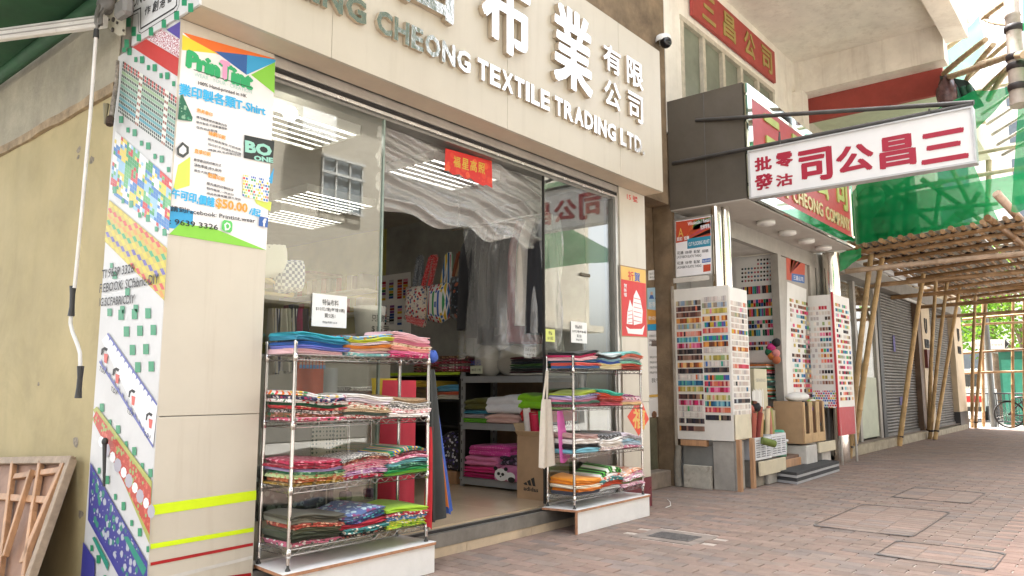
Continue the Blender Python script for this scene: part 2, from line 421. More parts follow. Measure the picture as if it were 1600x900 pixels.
# covers
IRON = mat('cast_iron', (.15,.14,.135), 0.7, 0.3, var=.25, sc=20, bump=.4)
FRAME = mat('cover_frame', (.17,.145,.13), 0.7, 0.3, var=.25, sc=20, bump=.3)
def cover(x0, x1, y0, y1, label):
    z = 0.0055; P = [Vector((x0,y0,z)), Vector((x1,y0,z)), Vector((x1,y1,z)), Vector((x0,y1,z))]
    t = thing('manhole_cover', label, 'manhole cover', ((x0+x1)/2, (y0+y1)/2, 0), 'covers set in the pavement')
    for i in range(4):
        a, b = P[i], P[(i+1) % 4]; mb = MB(); mb.beam(a + (b-a)*.03, b - (b-a)*.03, 0.007, 0.004); mb.build('frame_bar', FRAME, t)
    ni, nj = int((y1-y0)/.27), int((x1-x0)/.125)
    for i in range(ni):
        for j in range(nj):
            mb = MB(); c_ = brick_col(x0, y0+1); brick_geo(mb, x0+.02+(x1-x0-.04)*j/nj, x0+.018+(x1-x0-.04)*(j+1)/nj, y0+.02+(y1-y0-.04)*i/ni+.004, y0+.016+(y1-y0-.04)*(i+1)/ni, .0042, tuple(q*1.08 for q in c_)); mb.build('infill_brick', BRICK, t)
    for i in range(4):
        a, b, d = P[i], P[(i+1) % 4], P[i-1]
        mb = MB(); e1 = (b-a).normalized(); e2 = (d-a).normalized(); L1, L2 = (.30, .10) if i % 2 else (.10, .30)
        mb.poly([a+e1*.012+e2*.012, a+e1*L1, a+e1*.05+e2*.05, a+e2*L2], 0.0035, (0,0,1)); mb.build('corner_plate', IRON, t)
cover(6.75, 7.5, .965, 1.78, 'brick filled manhole cover with grey corner plates beside the pink paving')
cover(7.75, 9.53, 1.71, 2.6, 'long brick filled manhole cover between two shorter ones')
cover(10.35, 11.5, 1.65, 2.49, 'brick filled manhole cover between the long cover and the black mat')
t = thing('drain_cover', 'dark iron drain cover set in a patch of cement', 'drain cover', (6.45, 3.4, 0))
mb = MB(); mb.box(6.2, 6.7, 3.08, 3.72, -.02, -.001); mb.build('cement_patch', mat('cement_patch', (.27,.225,.195), .9, var=.2, bump=.4), t)
mb = MB(); mb.box(6.3, 6.58, 3.19, 3.6, -.01, .003)
for k in range(6): mb.box(6.315+k*.045, 6.34+k*.045, 3.21, 3.58, .003, .006)
mb.build('grating', IRON, t)
mb = MB(); mb.tube([PZ(1040,793,.008), PZ(1048,790,.02), PZ(1047,784,.03), PZ(1043,780,.01)], .004, 5); tag(mb.build('zip_tie', WHITEP), 'curled white plastic strip lying on the bricks', 'litter')
# ================================================================== shop 1: the textile shop
S1 = thing('textile_shop', 'cream panelled textile shop with wide open glass front', 'shop', (5.0, 4.43, 0))
FR = 4.43
def part(name, mat_, parent, *boxes, bevel=0.0):
    for b in boxes:
        mb = MB(); mb.box(*b); o = mb.build(name, mat_, parent, bevel=bevel)
    return o
part('pillar_core', CONC, S1, (2.15, 2.80, 4.45, 5.29, 0, 3.9), (7.31, 7.87, 4.45, 5.29, 0, 3.9))
for (z0, z1) in ((0.0, 1.1735), (1.1785, 3.62)):
    part('wall_panel', CREAM, S1, (2.138, 2.805, FR, 4.449, z0, z1), bevel=0.002)
    part('wall_panel', CREAM, S1, (7.305, 7.88, FR, 4.449, z0 if z0 else .33, z1), bevel=0.002)
part('wall_panel', CREAM, S1, (7.871, 7.88, 4.45, 5.3, .33, 3.62))
part('base_panel', mat('maroon_tile', (.16,.02,.03), .3, var=.1), S1, (7.305, 7.885, 4.425, 4.449, 0, .326))
# reveal faces of the opening
part('reveal', CREAM, S1, (2.801, 2.812, 4.45, 4.62, .2, 3.6), (7.297, 7.309, 4.45, 4.9, .2, 3.6))
# threshold
part('threshold_ledge', mat('steel_ledge', (.30,.285,.26), .42, .5, var=.15, sc=5), S1, (2.81, 7.30, 4.425, 4.60, .078, .185))
part('door_track', DARK, S1, (2.81, 7.30, 4.47, 4.53, .185, .192))
xs = [2.81, 3.5, 4.13, 4.79, 5.66, 6.4, 7.3]
for a, b in zip(xs, xs[1:]): part('skirting_tile', mat('skirting_cream', (.62,.50,.36), .5, var=.1, stain=(.3,.25,.2), stain_sc=3), S1, (a+.002, b-.002, 4.43, 4.58, 0, .076), bevel=.0015)
# interior shell
FLOORM = mat('polished_floor', (.62,.48,.33), .12, var=.06, sc=2)
for i in range(6):
    for j in range(9): part('floor_tile', FLOORM, S1, (2.2+i*.85+.001, 2.2+(i+1)*.85-.001, 4.601+j*.85+.001, 4.601+(j+1)*.85-.001, .1, .2))
INW = mat('grey_plaster_wall', (.34,.335,.31), .8, var=.2, sc=2, bump=.25, bsc=30, stain=(.19,.19,.18), stain_sc=1.3, stain_amt=.6)
YELW = mat('yellow_green_wall', (.52,.47,.14), .7, var=.08)
part('interior_wall', INW, S1, (7.301, 7.45, 4.91, 8.4, .1, 3.8))
part('interior_wall', YELW, S1, (7.301, 7.45, 8.402, 12.4, .1, 3.8))
part('interior_wall', mat('back_wall', (.55,.53,.47), .7), S1, (2.1, 7.45, 12.25, 12.4, .1, 3.8))
part('interior_wall', mat('side_wall', (.5,.49,.45), .7), S1, (2.155, 2.2, 5.3, 12.24, .1, 3.8))
part('ceiling', mat('shop_ceiling', (.34,.32,.28), .8, var=.06), S1, (2.2, 7.3, 4.62, 12.24, 3.66, 3.8))
# head track of the sliding glass
part('head_track', ALU, S1, (2.81, 7.30, 4.445, 4.66, 3.545, 3.619))
part('head_gap', DARK, S1, (2.81, 7.30, 4.46, 4.475, 3.515, 3.544))
part('head_rail', ALU, S1, (2.81, 7.30, 4.48, 4.65, 3.50, 3.543))
part('head_rail', mat('alu_bright', (.75,.73,.70), .25, .8), S1, (2.81, 7.30, 4.462, 4.478, 3.488, 3.512))
part('head_rail', mat('alu_dark', (.25,.24,.22), .4, .7), S1, (2.81, 7.30, 4.49, 4.62, 3.46, 3.499))
part('jamb', ALU, S1, (7.24, 7.296, 4.445, 4.60, .2, 3.5))
part('jamb', mat('alu_dark'), S1, (7.215, 7.238, 4.46, 4.56, .2, 3.46))
part('soffit', mat('cream_soffit', (.56,.45,.33), .5, var=.05), S1, (2.14, 7.88, 4.20, 4.43, 3.622, 3.65))
# upper wall above the fascia and the slab overhead
part('upper_wall', BROWNC, S1, (2.16, 9.58, 5.0, 5.29, 3.92, 8.0))
part('sun_block_floors', mat('sun_block_floors', (.5,.46,.4), .85), S1, (-30, 9.58, 5.3, 16, 8.0, 16))  # unseen building mass, added to keep the sun off the front
part('gutter_beam', mat('dark_brown_paint', (.06,.04,.03), .6, var=.2), S1, (2.16, 8.45, 4.75, 4.99, 5.30, 5.52))
# ---- fascia with raised lettering
SG = thing('shop_sign', 'cream fascia sign with raised mirror letters over the textile shop', 'sign', (5.0, 4.17, 3.62))
for a, b in ((2.13, 3.086), (3.086, 5.0), (5.0, 6.916), (6.916, 7.86)):
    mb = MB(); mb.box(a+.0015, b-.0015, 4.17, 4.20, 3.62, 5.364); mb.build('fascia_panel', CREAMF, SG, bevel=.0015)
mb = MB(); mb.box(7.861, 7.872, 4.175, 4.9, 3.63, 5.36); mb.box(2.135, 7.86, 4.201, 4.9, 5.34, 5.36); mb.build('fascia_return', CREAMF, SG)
MIRROR = mat('mirror_steel', (.62,.60,.57), 0.06, 1.0, var=0.0, bump=.3, bsc=12)
mb_side = mat('letter_side', (.46,.38,.28), .45, .2)
def letter(s, x0, x1, z0, z1, bold, depth, name='letter'):
    mb = MB(); mb.use(MIRROR); put_text(mb, s, (x0, 4.168, z0), XR, ZU, x1-x0, z1-z0, bold, depth, side_m=mb_side)
    return mb.build(name, MIRROR, SG)
def word(s, x0, x1):
    # per-letter advance from letter widths
    wd_ = {'I': .42, 'M': 1.15, '.': .36, 'L': .8, 'T': .86, 'E': .86, 'G': 1.06, 'O': 1.1, 'C': 1.0, 'H': 1.0, 'N': 1.0, 'X': .95, 'R': 1.0, 'A': 1.02, 'D': 1.0, 'S': .92}
    tot = sum(wd_[c] for c in s); p = x0; k = (x1-x0)/tot
    for c in s:
        a, b = p + .05*k, p + (wd_[c]-.07)*k
        letter(c, a, b, 3.945, 4.13 if c != '.' else 3.985, .035, .032); p += wd_[c]*k
word('SHING', 2.50, 3.37); word('CHEONG', 3.445, 4.485); word('TEXTILE', 4.555, 5.60); word('TRADING', 5.665, 6.785); word('LTD.', 6.86, 7.40)
for c, x0, x1, z0, z1 in (('成', 2.72, 3.36, 4.31, 5.10), ('昌', 3.68, 4.24, 4.30, 5.08), ('布', 4.60, 5.26, 4.30, 5.08), ('業', 5.64, 6.30, 4.28, 5.10)):
    letter(c, x0, x1, z0, z1, .028, .05, 'character')
for c, x0, x1, z0, z1 in (('有', 6.55, 6.90, 4.71, 5.00), ('限', 7.03, 7.38, 4.70, 5.01), ('公', 6.56, 6.88, 4.31, 4.60), ('司', 7.05, 7.36, 4.30, 4.61)):
    letter(c, x0, x1, z0, z1, .022, .035, 'character')
# ---- house number
mb = MB(); put_text(mb, '15 號', (7.47, FR-.002, 3.50), XR, ZU, .24, .075, .02)
tag(mb.build('house_number', REDP), 'small red painted house number on the cream pillar', 'house number')
# ================================================================== glass doors
GLASS = clear_mat('shop_glass', 1.9, (.93,.95,.92))
def pane(name, x0, x1, y, label, handle=None, edge=None):
    t = thing(name, label, 'glass door', ((x0+x1)/2, y, .19))
    mb = MB(); mb.box(x0, x1, y-.004, y+.004, .20, 3.46); mb.build('pane', GLASS, t)
    mb = MB(); mb.box(x0, x1, y-.014, y+.014, .193, .24); mb.build('bottom_rail', ALU, t)
    if handle:
        mb = MB(); mb.box(handle[0]-.09, handle[0]+.09, y-.02, y-.005, handle[1]-.018, handle[1]+.018); mb.build('handle_slot', mat('slot_brass', (.10,.08,.05), .4, .4), t, bevel=.006)
    if edge is not None:
        mb = MB(); mb.box(edge-.008, edge+.008, y-.012, y+.012, .24, 3.46); mb.build('edge_strip', DARK if edge > 5 else mat('glass_edge', (.25,.32,.28), .2), t)
    return t
pane('glass_door', 2.82, 3.85, 4.50, 'left clear glass panel of the shop front behind the tall wire rack with orange cloth', None, 3.855)
pane('glass_door', 5.965, 7.21, 4.50, 'right clear glass panel of the shop front with a brass finger slot', (6.68, 2.53), 5.957)
# ---- paper notices on the glass
def notice(x0, x1, z0, z1, y, lines, label, m_=PAPER, col=BLACKP, nm='paper_notice'):
    t = thing(nm, label, 'notice', ((x0+x1)/2, y, z0), 'notices taped inside the front')
    mb = MB(); mb.box(x0, x1, y-.001, y, z0, z1); mb.build('sheet', m_, t)
    h = (z1-z0)
    for (s, a, b, c, d) in lines:
        mb = MB(); put_text(mb, s, (x0+(x1-x0)*a, y-.0022, z0+h*c), XR, ZU, (x1-x0)*(b-a), h*(d-c), .008); mb.build('print', col, t)
notice(3.227, 3.533, 1.775, 2.01, 4.492, [('特價布料', .28, .75, .66, .85), ('$10元/塊(每塊1碼)', .1, .94, .46, .60), ('買5送1', .35, .66, .28, .42), ('特價布料 $10', .3, .72, .1, .18)], 'white paper price notice taped to the left glass above the wire rack')
notice(6.408, 6.70, 1.80, 2.02, 4.492, [('特價布料', .25, .7, .66, .85), ('$10元/塊(每塊1碼)', .08, .94, .46, .6), ('買5送1', .35, .66, .26, .4), ('特價布料', .3, .7, .1, .2)], 'white paper price notice taped to the right glass panel')
notice(5.975, 6.128, 1.79, 1.915, 4.492, [('特價', .3, .7, .55, .85), ('$15起', .2, .8, .15, .42)], 'small yellow green note taped to the right glass panel', mat('note_yellow', (.70,.75,.22), .7, var=.03))
# ---- clear plastic sheet draped under the head rail
FILM = clear_mat('clear_film', 1.9, (.95,.95,.93), 0.12, haze=0.26, bump=.9, bsc=5.5)
def film(a, b):
    x = 3.93 + 2.29*a; bot = 2.78 - .05*math.sin(a*3.1) + .02*math.sin(a*19)
    z = 3.50 + (bot-3.50)*b
    d1 = b*1.0 - a*.55; d2 = b*.8 + a*.35
    rid = lambda t: (abs(math.sin(t))**.6)*2-1
    y = 4.62 + .036*rid(d1*11+.8*math.sin(a*5)) + .014*rid(d1*27+a*3) + .008*rid(d2*13+1.2*math.sin(b*4)) + .03*math.sin(a*6.3+b*2) - .04*b
    z += .02*math.sin(a*23+b*4)*b
    return (x, y, z)
mb = MB(); mb.grid(film, 150, 60); tag(mb.build('plastic_sheet', FILM), 'crumpled clear plastic sheet draped across the top of the doorway', 'plastic sheet')
# red banner
t = thing('red_banner', 'red paper banner with gold characters hung above the doorway', 'banner', (4.97, 4.56, 3.2))
P0 = [(4.62,3.43),(5.24,3.46),(5.25,3.20),(5.17,3.215),(5.12,3.195),(5.0,3.21),(4.95,3.23),(4.88,3.205),(4.8,3.235),(4.72,3.21),(4.66,3.235),(4.61,3.225)]
mb = MB(); mb.poly([(x, 4.565, z) for x, z in P0][::-1], .002, (0,-1,0)); mb.build('sheet', fab('floral', (.62,.02,.015), (.75,.10,.03), (.68,.05,.02), 12, 'xz', .5), t)
mb = MB()
for i, c in enumerate('福星高照'): put_text(mb, c, (4.72+i*.11, 4.5615, 3.29+.006*i), XR, ZU, .09, .10, .02)
mb.build('characters', mat('gold_print', (.65,.42,.05), .4, .3), t)
# ================================================================== posters on the cream pillars
def flat_y(y):
    return lambda u, v: PY(u, v, y)
class Sheet:
    """flat printed things on a wall plane: outlines come from the photo, the wall gives the distance"""
    def __init__(s, root, fn, nrm): s.root, s.fn, s.n, s.k = root, fn, Vector(nrm), 0
    def lay(s, name, m_, *polys, inc=1):
        s.k += inc
        for p in polys:
            mb = MB(); q = [s.fn(*a) + s.n*(.0004*s.k) for a in p]
            nr = sum(((q[i]-q[0]).cross(q[i+1]-q[0]) for i in range(1, len(q)-1)), Vector())
            if nr.dot(s.n) < 0: q = q[::-1]
            mb.poly(q); mb.build(name, m_, s.root)
    def text(s, name, m_, items, bold=.02, inc=1):
        s.k += inc
        for (st, bl, br, tl) in items:
            mb = MB(); a, b, c = s.fn(*bl), s.fn(*br), s.fn(*tl)
            r = (b-a); w = r.length; r.normalize(); up = (c-a); up -= r*up.dot(r); h = up.length; up.normalize()
            put_text(mb, st, a + s.n*(.0004*s.k), r, up, w, h, bold); mb.build(name, m_, s.root)
pr = lambda n, c=(.5,.5,.5), r=.45: mat('print_'+n, c, r, var=0.02)
po = thing('advert_poster', 'white printing advert poster with rainbow corners on the cream pillar', 'poster', (2.47, 4.428, 2.25))
sh = Sheet(po, flat_y(4.429), (0,-1,0))
sh.lay('sheet', pr('white', (.84,.83,.84)), [(285.5,50.5),(430.5,92),(416,391),(264,366)])
sh.lay('corner_print', pr('orange', (.80,.17,.03)), [(285.5,50.5),(430.5,92),(385,101),(315,76)])
sh.lay('corner_print', pr('yellow', (.80,.66,.05)), [(285,54),(340,84),(284,78)])
sh.lay('corner_print', pr('navy', (.03,.12,.38)), [(335,80),(386,86),(385,117),(366,103)])
sh.lay('corner_print', pr('sky', (.04,.36,.68)), [(386,86),(430.5,93),(430,97),(385,117)], [(265,322),(302,330),(300,362),(264,356)], [(428,262),(417,285),(425,287)])
sh.lay('corner_print', pr('green', (.24,.60,.06)), [(429.5,97),(428.5,146),(392,117)], [(264,366),(416,391),(330,355),(300,352),(284,346)])
sh.lay('corner_print', pr('lime', (.62,.72,.12)), [(278,258),(297,245),(296,290),(270,298)], [(395,306),(424,316),(422,330),(400,318)])
sh.text('title_outline', pr('title_green', (.03,.42,.16)), [('PrinTint', (291,104), (393,140.5), (294,79.5))], .10)
sh.text('title', pr('title_white', (.88,.87,.88)), [('PrinTint', (292,104), (392,140), (294.5,80))], .035)
sh.text('title_letter', pr('pink', (.80,.38,.62)), [('T', (344,121), (357,125), (345,95))], .09)
sh.text('title_letter', pr('title_white'), [('T', (345,120), (356,124), (346,96))], .02)
sh.lay('rule', BLACKP, [(302,108.5),(393,137),(393,138),(302,109.5)])
sh.text('print_grey', pr('mint', (.45,.68,.62)), [('WEAR · YOUR · CREATION', (303,119), (393,147), (303.5,113))], .005)
sh.text('print_black', BLACKP, [('100% Hand-printed in HK', (309,134), (385,155), (310,127)),
    ('還可隨意修改圖案內容', (306,184.5), (354,199), (306,180.5)), ('單件製造,不設數量限制', (306,193), (354,204), (306,189)), ('任你自由發揮', (306,201), (339,208), (306,197)),
    ('設計超高彈性,可自由配', (324,219), (376,236), (324,215)), ('可印於不同顏色的衣物', (324,227), (376,243), (324,223)), ('(棉質,麻,毛衣等均可)', (324,236), (376,246), (324,232)),
    ('最受歡迎的印刷方式', (302,251.5), (345,261.5), (302,247)), ('顏色準確,持久耐用', (302,260), (345,270), (302,255)), ('適合大批量印製', (302,268), (339,276), (302,264)),
    ('最先進的印製技術', (322,288.5), (364,299.5), (322,284)), ('製作簡單,一件亦印', (322,296), (364,307), (322,292)), ('成品色澤亮麗,歷久常新', (322,304), (376,314.5), (322,300)),
    ('請到Facebook: Printint.wear', (266,330), (398,349), (266,321)), (': 9639 3326', (264,350), (340,360), (265,341))], .012)
sh.text('print_blue', pr('cyan', (.05,.45,.80)), [('業印製各類T-Shirt', (279,148), (414,182), (281,130)), ('午可印,價錢', (267,310), (334,325), (269,294)), ('/起', (388,335), (406,340), (389,323))], .045)
sh.text('print_orange', pr('orange2', (.85,.36,.06)), [('$50.00', (336,326), (386,335), (337,309)), ('熱昇華印', (307,175), (331,183), (307.5,169)), ('絲網印刷', (325,211), (351,219), (325,204)), ('直噴印刷', (303,239), (328,245), (303,232)), ('數碼印刷', (324,277), (350,284), (324,270))], .035)
sh.lay('photo_print', pr('black2', (.02,.025,.025)), [(381,211),(428,221),(425,256),(380,247)])
sh.text('photo_print', pr('mint2', (.30,.62,.52)), [('BO', (382,238), (424,246), (383,219)), ('ONE', (396,251), (426,255), (397,243))], .05)
sh.lay('photo_print', fab('blocks', (.05,.2,.5), (.1,.45,.2), (.6,.6,.1), 26, 'xz', .5), [(379,273),(421,281),(418,317),(378,306)])
sh.lay('photo_print', fab('floral', (.02,.14,.08), (.05,.3,.16), (.3,.5,.35), 30, 'xz', .5), [(280,150),(284,148),(300,184),(299,190),(277,187)])
sh.lay('photo_print', pr('graphite', (.06,.07,.07)), [(275,232),(284,222),(294,230),(294,240),(285,247),(276,242)])
sh.lay('photo_print', pr('white'), [(279,233),(285,227),(290,232),(290,238),(285,242),(279,239)])
sh.lay('logo', pr('fb_blue', (.04,.13,.42)), [(404,338),(418,341),(417,356),(403,353)])
sh.text('logo_letter', pr('white'), [('f', (409,354), (414.5,355), (410,341))], .05)
sh.lay('logo', pr('wa_green', (.10,.55,.12)), [(346,347),(349,344),(360,346),(362,350),(361,361),(358,364),(348,361),(345,358)])
sh.lay('logo_ring', pr('white'), [(349,351),(353,347.5),(358,350),(359,355),(356,359.5),(350,360.5),(350,357)])
sh.lay('logo_mark', pr('wa_green'), [(351.5,352),(354,350),(356.5,352),(357,355),(355,357.5),(352.5,357)])
# tape strips on the pillar
def tape(pts, col, lab):
    mb = MB(); q = [PY(u, v, FR) + Vector((0,-.0015,0)) for u, v in pts]; mb.poly(q[::-1], .001, (0,-1,0)); ob = mb.build('tape_strip', col)
    tag(ob, lab, 'tape', 'tape stuck on the cream pillar')
NEON = mat('neon_tape', (.68,.90,.005), .5, var=.05)
tape([(238,789),(400,766),(400,781),(239,805)], NEON, 'widest wrinkled neon yellow tape strip on the cream pillar')
tape([(235,850),(396,824),(396,830.5),(235,858)], NEON, 'narrow neon yellow tape strip just above a dark red one')
tape([(235,879),(395,848),(395,852.5),(235,884)], mat('red_tape', (.42,.01,.012), .5), 'upper dark red tape strip under the neon yellow tape')
tape([(262,900),(394,868),(394,873),(262,906)], mat('grey_tape', (.66,.64,.60), .5), 'faint grey tape strip between two dark red strips')
tape([(340,902),(392,895),(392,900),(340,907)], mat('red_tape'), 'lower dark red tape strip under the grey tape')
# right pillar: ship poster and diamond charm
po = thing('festival_poster', 'red festival poster of a white sailing junk on the cream pillar', 'poster', (7.58, 4.428, 1.9))
sh = Sheet(po, flat_y(4.429), (0,-1,0))
sh.lay('frame', pr('brownframe', (.33,.2,.1)), [(968.5,413.5),(1009.5,421),(1011.5,527.5),(971,526)])
sh.lay('sheet', REDP, [(970,415.5),(1008.5,422.5),(1010.5,526),(972,524.5)])
sh.lay('top_band', pr('gold', (.72,.45,.10)), [(970,415.5),(1008.5,422.5),(1008.8,443),(970.6,436)])
sh.text('characters', REDP, [('祈', (981,437), (990,439), (981,423))], .03)
sh.text('characters', pr('blue3', (.04,.10,.40)), [('賀', (991,439), (1000,441), (991,425))], .03)
sh.lay('ship', pr('white'), [(994,453),(1000,466),(1004,486),(1003,505),(990,508),(988,480),(990,462)], [(984,468),(988,480),(988,507),(979,506),(980,488)], [(978,510),(984,514),(1002,514),(1007,508),(1004,523),(981,521)])
sh.lay('ship_lines', pr('rose', (.60,.15,.16)), *[[(990,465+i*7),(1002,468+i*7),(1002,469+i*7),(990,466.2+i*7)] for i in range(6)], *[[(981,486+i*6),(987.5,485+i*6),(987.5,486+i*6),(981,487+i*6)] for i in range(4)])
sh.text('characters', pr('white'), [('賀', (974.5,449), (979,450), (974.5,443)), ('新', (974.5,456), (979,457), (974.5,450)), ('禧', (974.5,463), (979,464), (974.5,457))], .02)
po = thing('diamond_charm', 'red and gold diamond paper charm low on the cream pillar', 'poster', (7.6, 4.428, 1.0))
sh = Sheet(po, flat_y(4.429), (0,-1,0))
sh.lay('sheet', pr('vermilion', (.78,.06,.02)), [(980,651),(1000,620),(1014,655),(998,681)])
sh.text('character', pr('gold2', (.78,.50,.12)), [('福', (988,668), (1007,671), (989,637))], .03)
# ================================================================== left side of the pillar: printed boards, alley wall, awning
YW = mat('yellow_painted_wall', (.46,.38,.20), .8, var=.10, sc=1.2, bump=.12, bsc=25, stain=(.30,.25,.13), stain_sc=1.0, stain_amt=.55, streak=((.30,.25,.14), .18))
GW = mat('weathered_render', (.44,.40,.31), .9, var=.16, sc=1.6, bump=.5, bsc=30, stain=(.24,.225,.18), stain_sc=1.1, stain_amt=.7, streak=((.22,.20,.16), .25))
AW = thing('alley_wall', 'yellow painted side wall with bare weathered render above', 'wall', (2.2, 8.5, 0))
part('lower_wall', YW, AW, (2.145, 2.151, 5.30, 13, 0, 3.36)); part('upper_wall', GW, AW, (2.142, 2.1505, 5.30, 13, 3.44, 7.5))
mb = MB(); rr = random.Random(5); n = 40
prof = [(2.085+rr.uniform(-.006,.006)+.03, 3.36+rr.uniform(-.008,.006), 3.43+rr.uniform(-.004,.006)) for _ in range(n+1)]
for i in range(n):
    y0, y1 = 5.30+i*.19, 5.30+(i+1)*.19; a, b = prof[i], prof[i+1]
    mb.add([(a[0],y0,a[1]),(b[0],y1,b[1]),(b[0],y1,b[2]),(a[0],y0,a[2]),(2.15,y0,a[1]),(2.15,y1,b[1]),(2.15,y1,b[2]),(2.15,y0,a[2])], [(0,3,2,1),(3,7,6,2),(0,1,5,4)])
mb.build('ledge', mat('chipped_ledge', (.40,.30,.19), .9, var=.25, sc=8, bump=.6), AW)
for (u, v, s) in ((118,692,.035), (122,235,.03), (143,250,.03), (126,803,.03), (122,245,.02), (60,600,.015)):
    p = PX(u, v, 2.143); mb = MB(); k = [rr.uniform(.5,1.2) for _ in range(9)]
    mb.poly([(2.1435, p.y+s*k[i]*1.5*math.cos(i*.7), p.z+s*k[i]*math.sin(i*.7)) for i in range(9)]); mb.build('chip', mat('wall_chip', (.30,.26,.20), .9, var=.3, sc=40), AW)
# --- printed boards
FB = thing('printed_board', 'tall white board with green checks and diagonal strips of fabric prints', 'board', (2.13, 4.86, 0))
mb = MB(); mb.box(2.134, 2.1495, 4.4305, 5.295, 0, 3.62); mb.build('board', mat('board_white', (.60,.60,.60), .45, var=.03, stain=(.5,.5,.48), stain_sc=3, stain_amt=.3), FB)
sh = Sheet(FB, lambda u, v: PX(u, v, 2.1335), (-1,0,0))
GRN = pr('check_green', (.02,.26,.12))
DS = -1.02     # diagonal of the strips on the board
sh.lay('strip', pr('strip_red', (.50,.03,.025)), [(205.5,73),(228,60.5),(279.5,91),(277.3,119.5)])
sh.lay('strip', fab('speck', (.80,.80,.82), (.35,.03,.06), (.03,.06,.3), 45, 'yz', .5), [(230,60),(253,46),(281,62),(279.6,90)])
sh.lay('strip', pr('purple', (.09,.06,.30)), [(260,46.5),(282,33.5),(281,61)])
def gridprint(nm, pts, nu, nv, cf):
    """small printed squares inside a strip given by its four corners"""
    P = [sh.fn(*a) for a in pts]; sh.k += 1
    def at(a, b): return (P[0]*(1-a)+P[1]*a)*(1-b) + (P[3]*(1-a)+P[2]*a)*b + sh.n*(.0004*sh.k)
    mb = MB()
    for i in range(nu):
        for j in range(nv):
            c, pad = cf(i, j)
            if c is None: continue
            a0, a1, b0, b1 = (i+pad)/nu, (i+1-pad)/nu, (j+pad)/nv, (j+1-pad)/nv
            mb.add([at(a0,b0), at(a0,b1), at(a1,b1), at(a1,b0)], [(0,1,2,3)], c)
    o = mb.build(nm, mat('print_attr', rough=.45, var=.02, src='attr'), FB); o['kind'] = 'stuff'
B1 = [(192.5,95),(277,152),(271,238),(184.5,175)]
sh.lay('strip', pr('grid_white', (.70,.72,.66)), B1)
def cf1(i, j):
    if i in (10, 11, 24, 25): return ((.30,.10,.07) if (j % 2) else None, .1)
    if j in (0, 1): return ((.5,.05,.05) if i % 2 else (.05,.05,.05), .08)
    if j > 13: return ((.04,.05,.05), .12)
    k = j/14; c = (.12*(1-k)+.02, .35-.12*k, .10+.18*k) if j % 2 else (.04,.06,.05)
    if j % 2: c = (.35*(1-k)+.05, .50-.2*k, .22+.2*k)
    return (c, .03 if j % 2 else .10)
gridprint('grid_print', B1, 30, 16, cf1)
B2 = [(181,205),(269.5,282),(264,366),(172,300)]
pal2 = [(.55,.04,.04), (.04,.30,.10), (.05,.20,.50), (.70,.55,.08), (.12,.42,.16), (.75,.75,.75), (.30,.52,.72), (.75,.75,.75)]
r2 = random.Random(11); blk = {}
def cf2(i, j):
    key = (i//3, j//3)
    if key not in blk: blk[key] = r2.choice(pal2)
    c = blk[key] if r2.random() < .7 else r2.choice(pal2)
    return (c, .02)
sh.lay('strip', pr('strip_pale2', (.55,.56,.52)), B2)
gridprint('block_print', B2, 26, 16, cf2)
B3 = [(171,312),(262,388),(257.5,470),(164,377)]
pal3 = [(.62,.50,.03), (.55,.05,.03), (.62,.26,.04), (.03,.32,.12), (.62,.50,.03), (.10,.08,.34)]
sh.lay('strip', pr('strip_ochre', (.50,.40,.05)), B3)
P3 = [sh.fn(*a) for a in B3]; sh.k += 1; mb = MB(); nu, nv = 11, 7
def at3(a, b): return (P3[0]*(1-a)+P3[1]*a)*(1-b) + (P3[3]*(1-a)+P3[2]*a)*b + sh.n*(.0004*sh.k)
for i in range(nu):
    for j in range(nv):
        c = pal3[(j + (i//5)) % 6]; h = .46
        q = [(.5, -h), (-h, .5), (.5, 1+h), (1+h, .5)]
        mb.add([at3((i+a[0])/nu, min(1,max(0,(j+a[1]*0.5+.25)/nv))) for a in ((.5,-.4),(0,.5),(.5,1.4),(1,.5))], [(0,1,2,3)], c)
o = mb.build('diamond_print', mat('print_attr'), FB); o['kind'] = 'stuff'
# green checks between the strips
chk = [(200,79),(197,85)]
def checks(rows):
    sh.k += 1
    for (u, v, w, h) in rows:
        mb = MB(); q = [sh.fn(u-w/2, v-h/2), sh.fn(u-w/2, v+h/2), sh.fn(u+w/2, v+h/2), sh.fn(u+w/2, v-h/2)]
        mb.poly([p + sh.n*(.0004*sh.k) for p in q][::1]); mb.build('check_mark', GRN, FB)
rw = []
def diag(u0, v0, u1, v1, n, w=6.5, h=11):
    for i in range(n):
        f = i/(n-1) if n > 1 else 0; k = 1 if i % 2 == 0 else .72
        rw.append((u0+(u1-u0)*f, v0+(v1-v0)*f + (3 if i % 2 else -3), w*k, h*k))
diag(203,84,272,128,8); diag(190,190,264,262,8); diag(180,300,258,366,7); diag(166,408,175,412,2)
for j, v in enumerate((492,518,548,575,605,632)):
    for i in range(4):
        u = 190 + i*21 + (10 if j % 2 else 0) - j*1.6
        if u < 249 - j*1.5 and v < 470 + (u-150)*1.75: rw.append((u, v - i*1.2, 8.5, 16))
for (u, v) in ((158,490),(172,488),(192,484),(213,482),(200,456),(180,430)): rw.append((u, v, 7, 12))
diag(160,640,236,742,7, 6.5, 13); diag(143,712,232,855,8, 6, 13); diag(134,830,165,900,4, 6, 13)
rw = [(u, v, w, h) for (u, v, w, h) in rw if u+w/2 < 250 + (650-v)*.058 - 3 and u-w/2 > 158 - (v-480)*.067 + 2]
checks(rw)
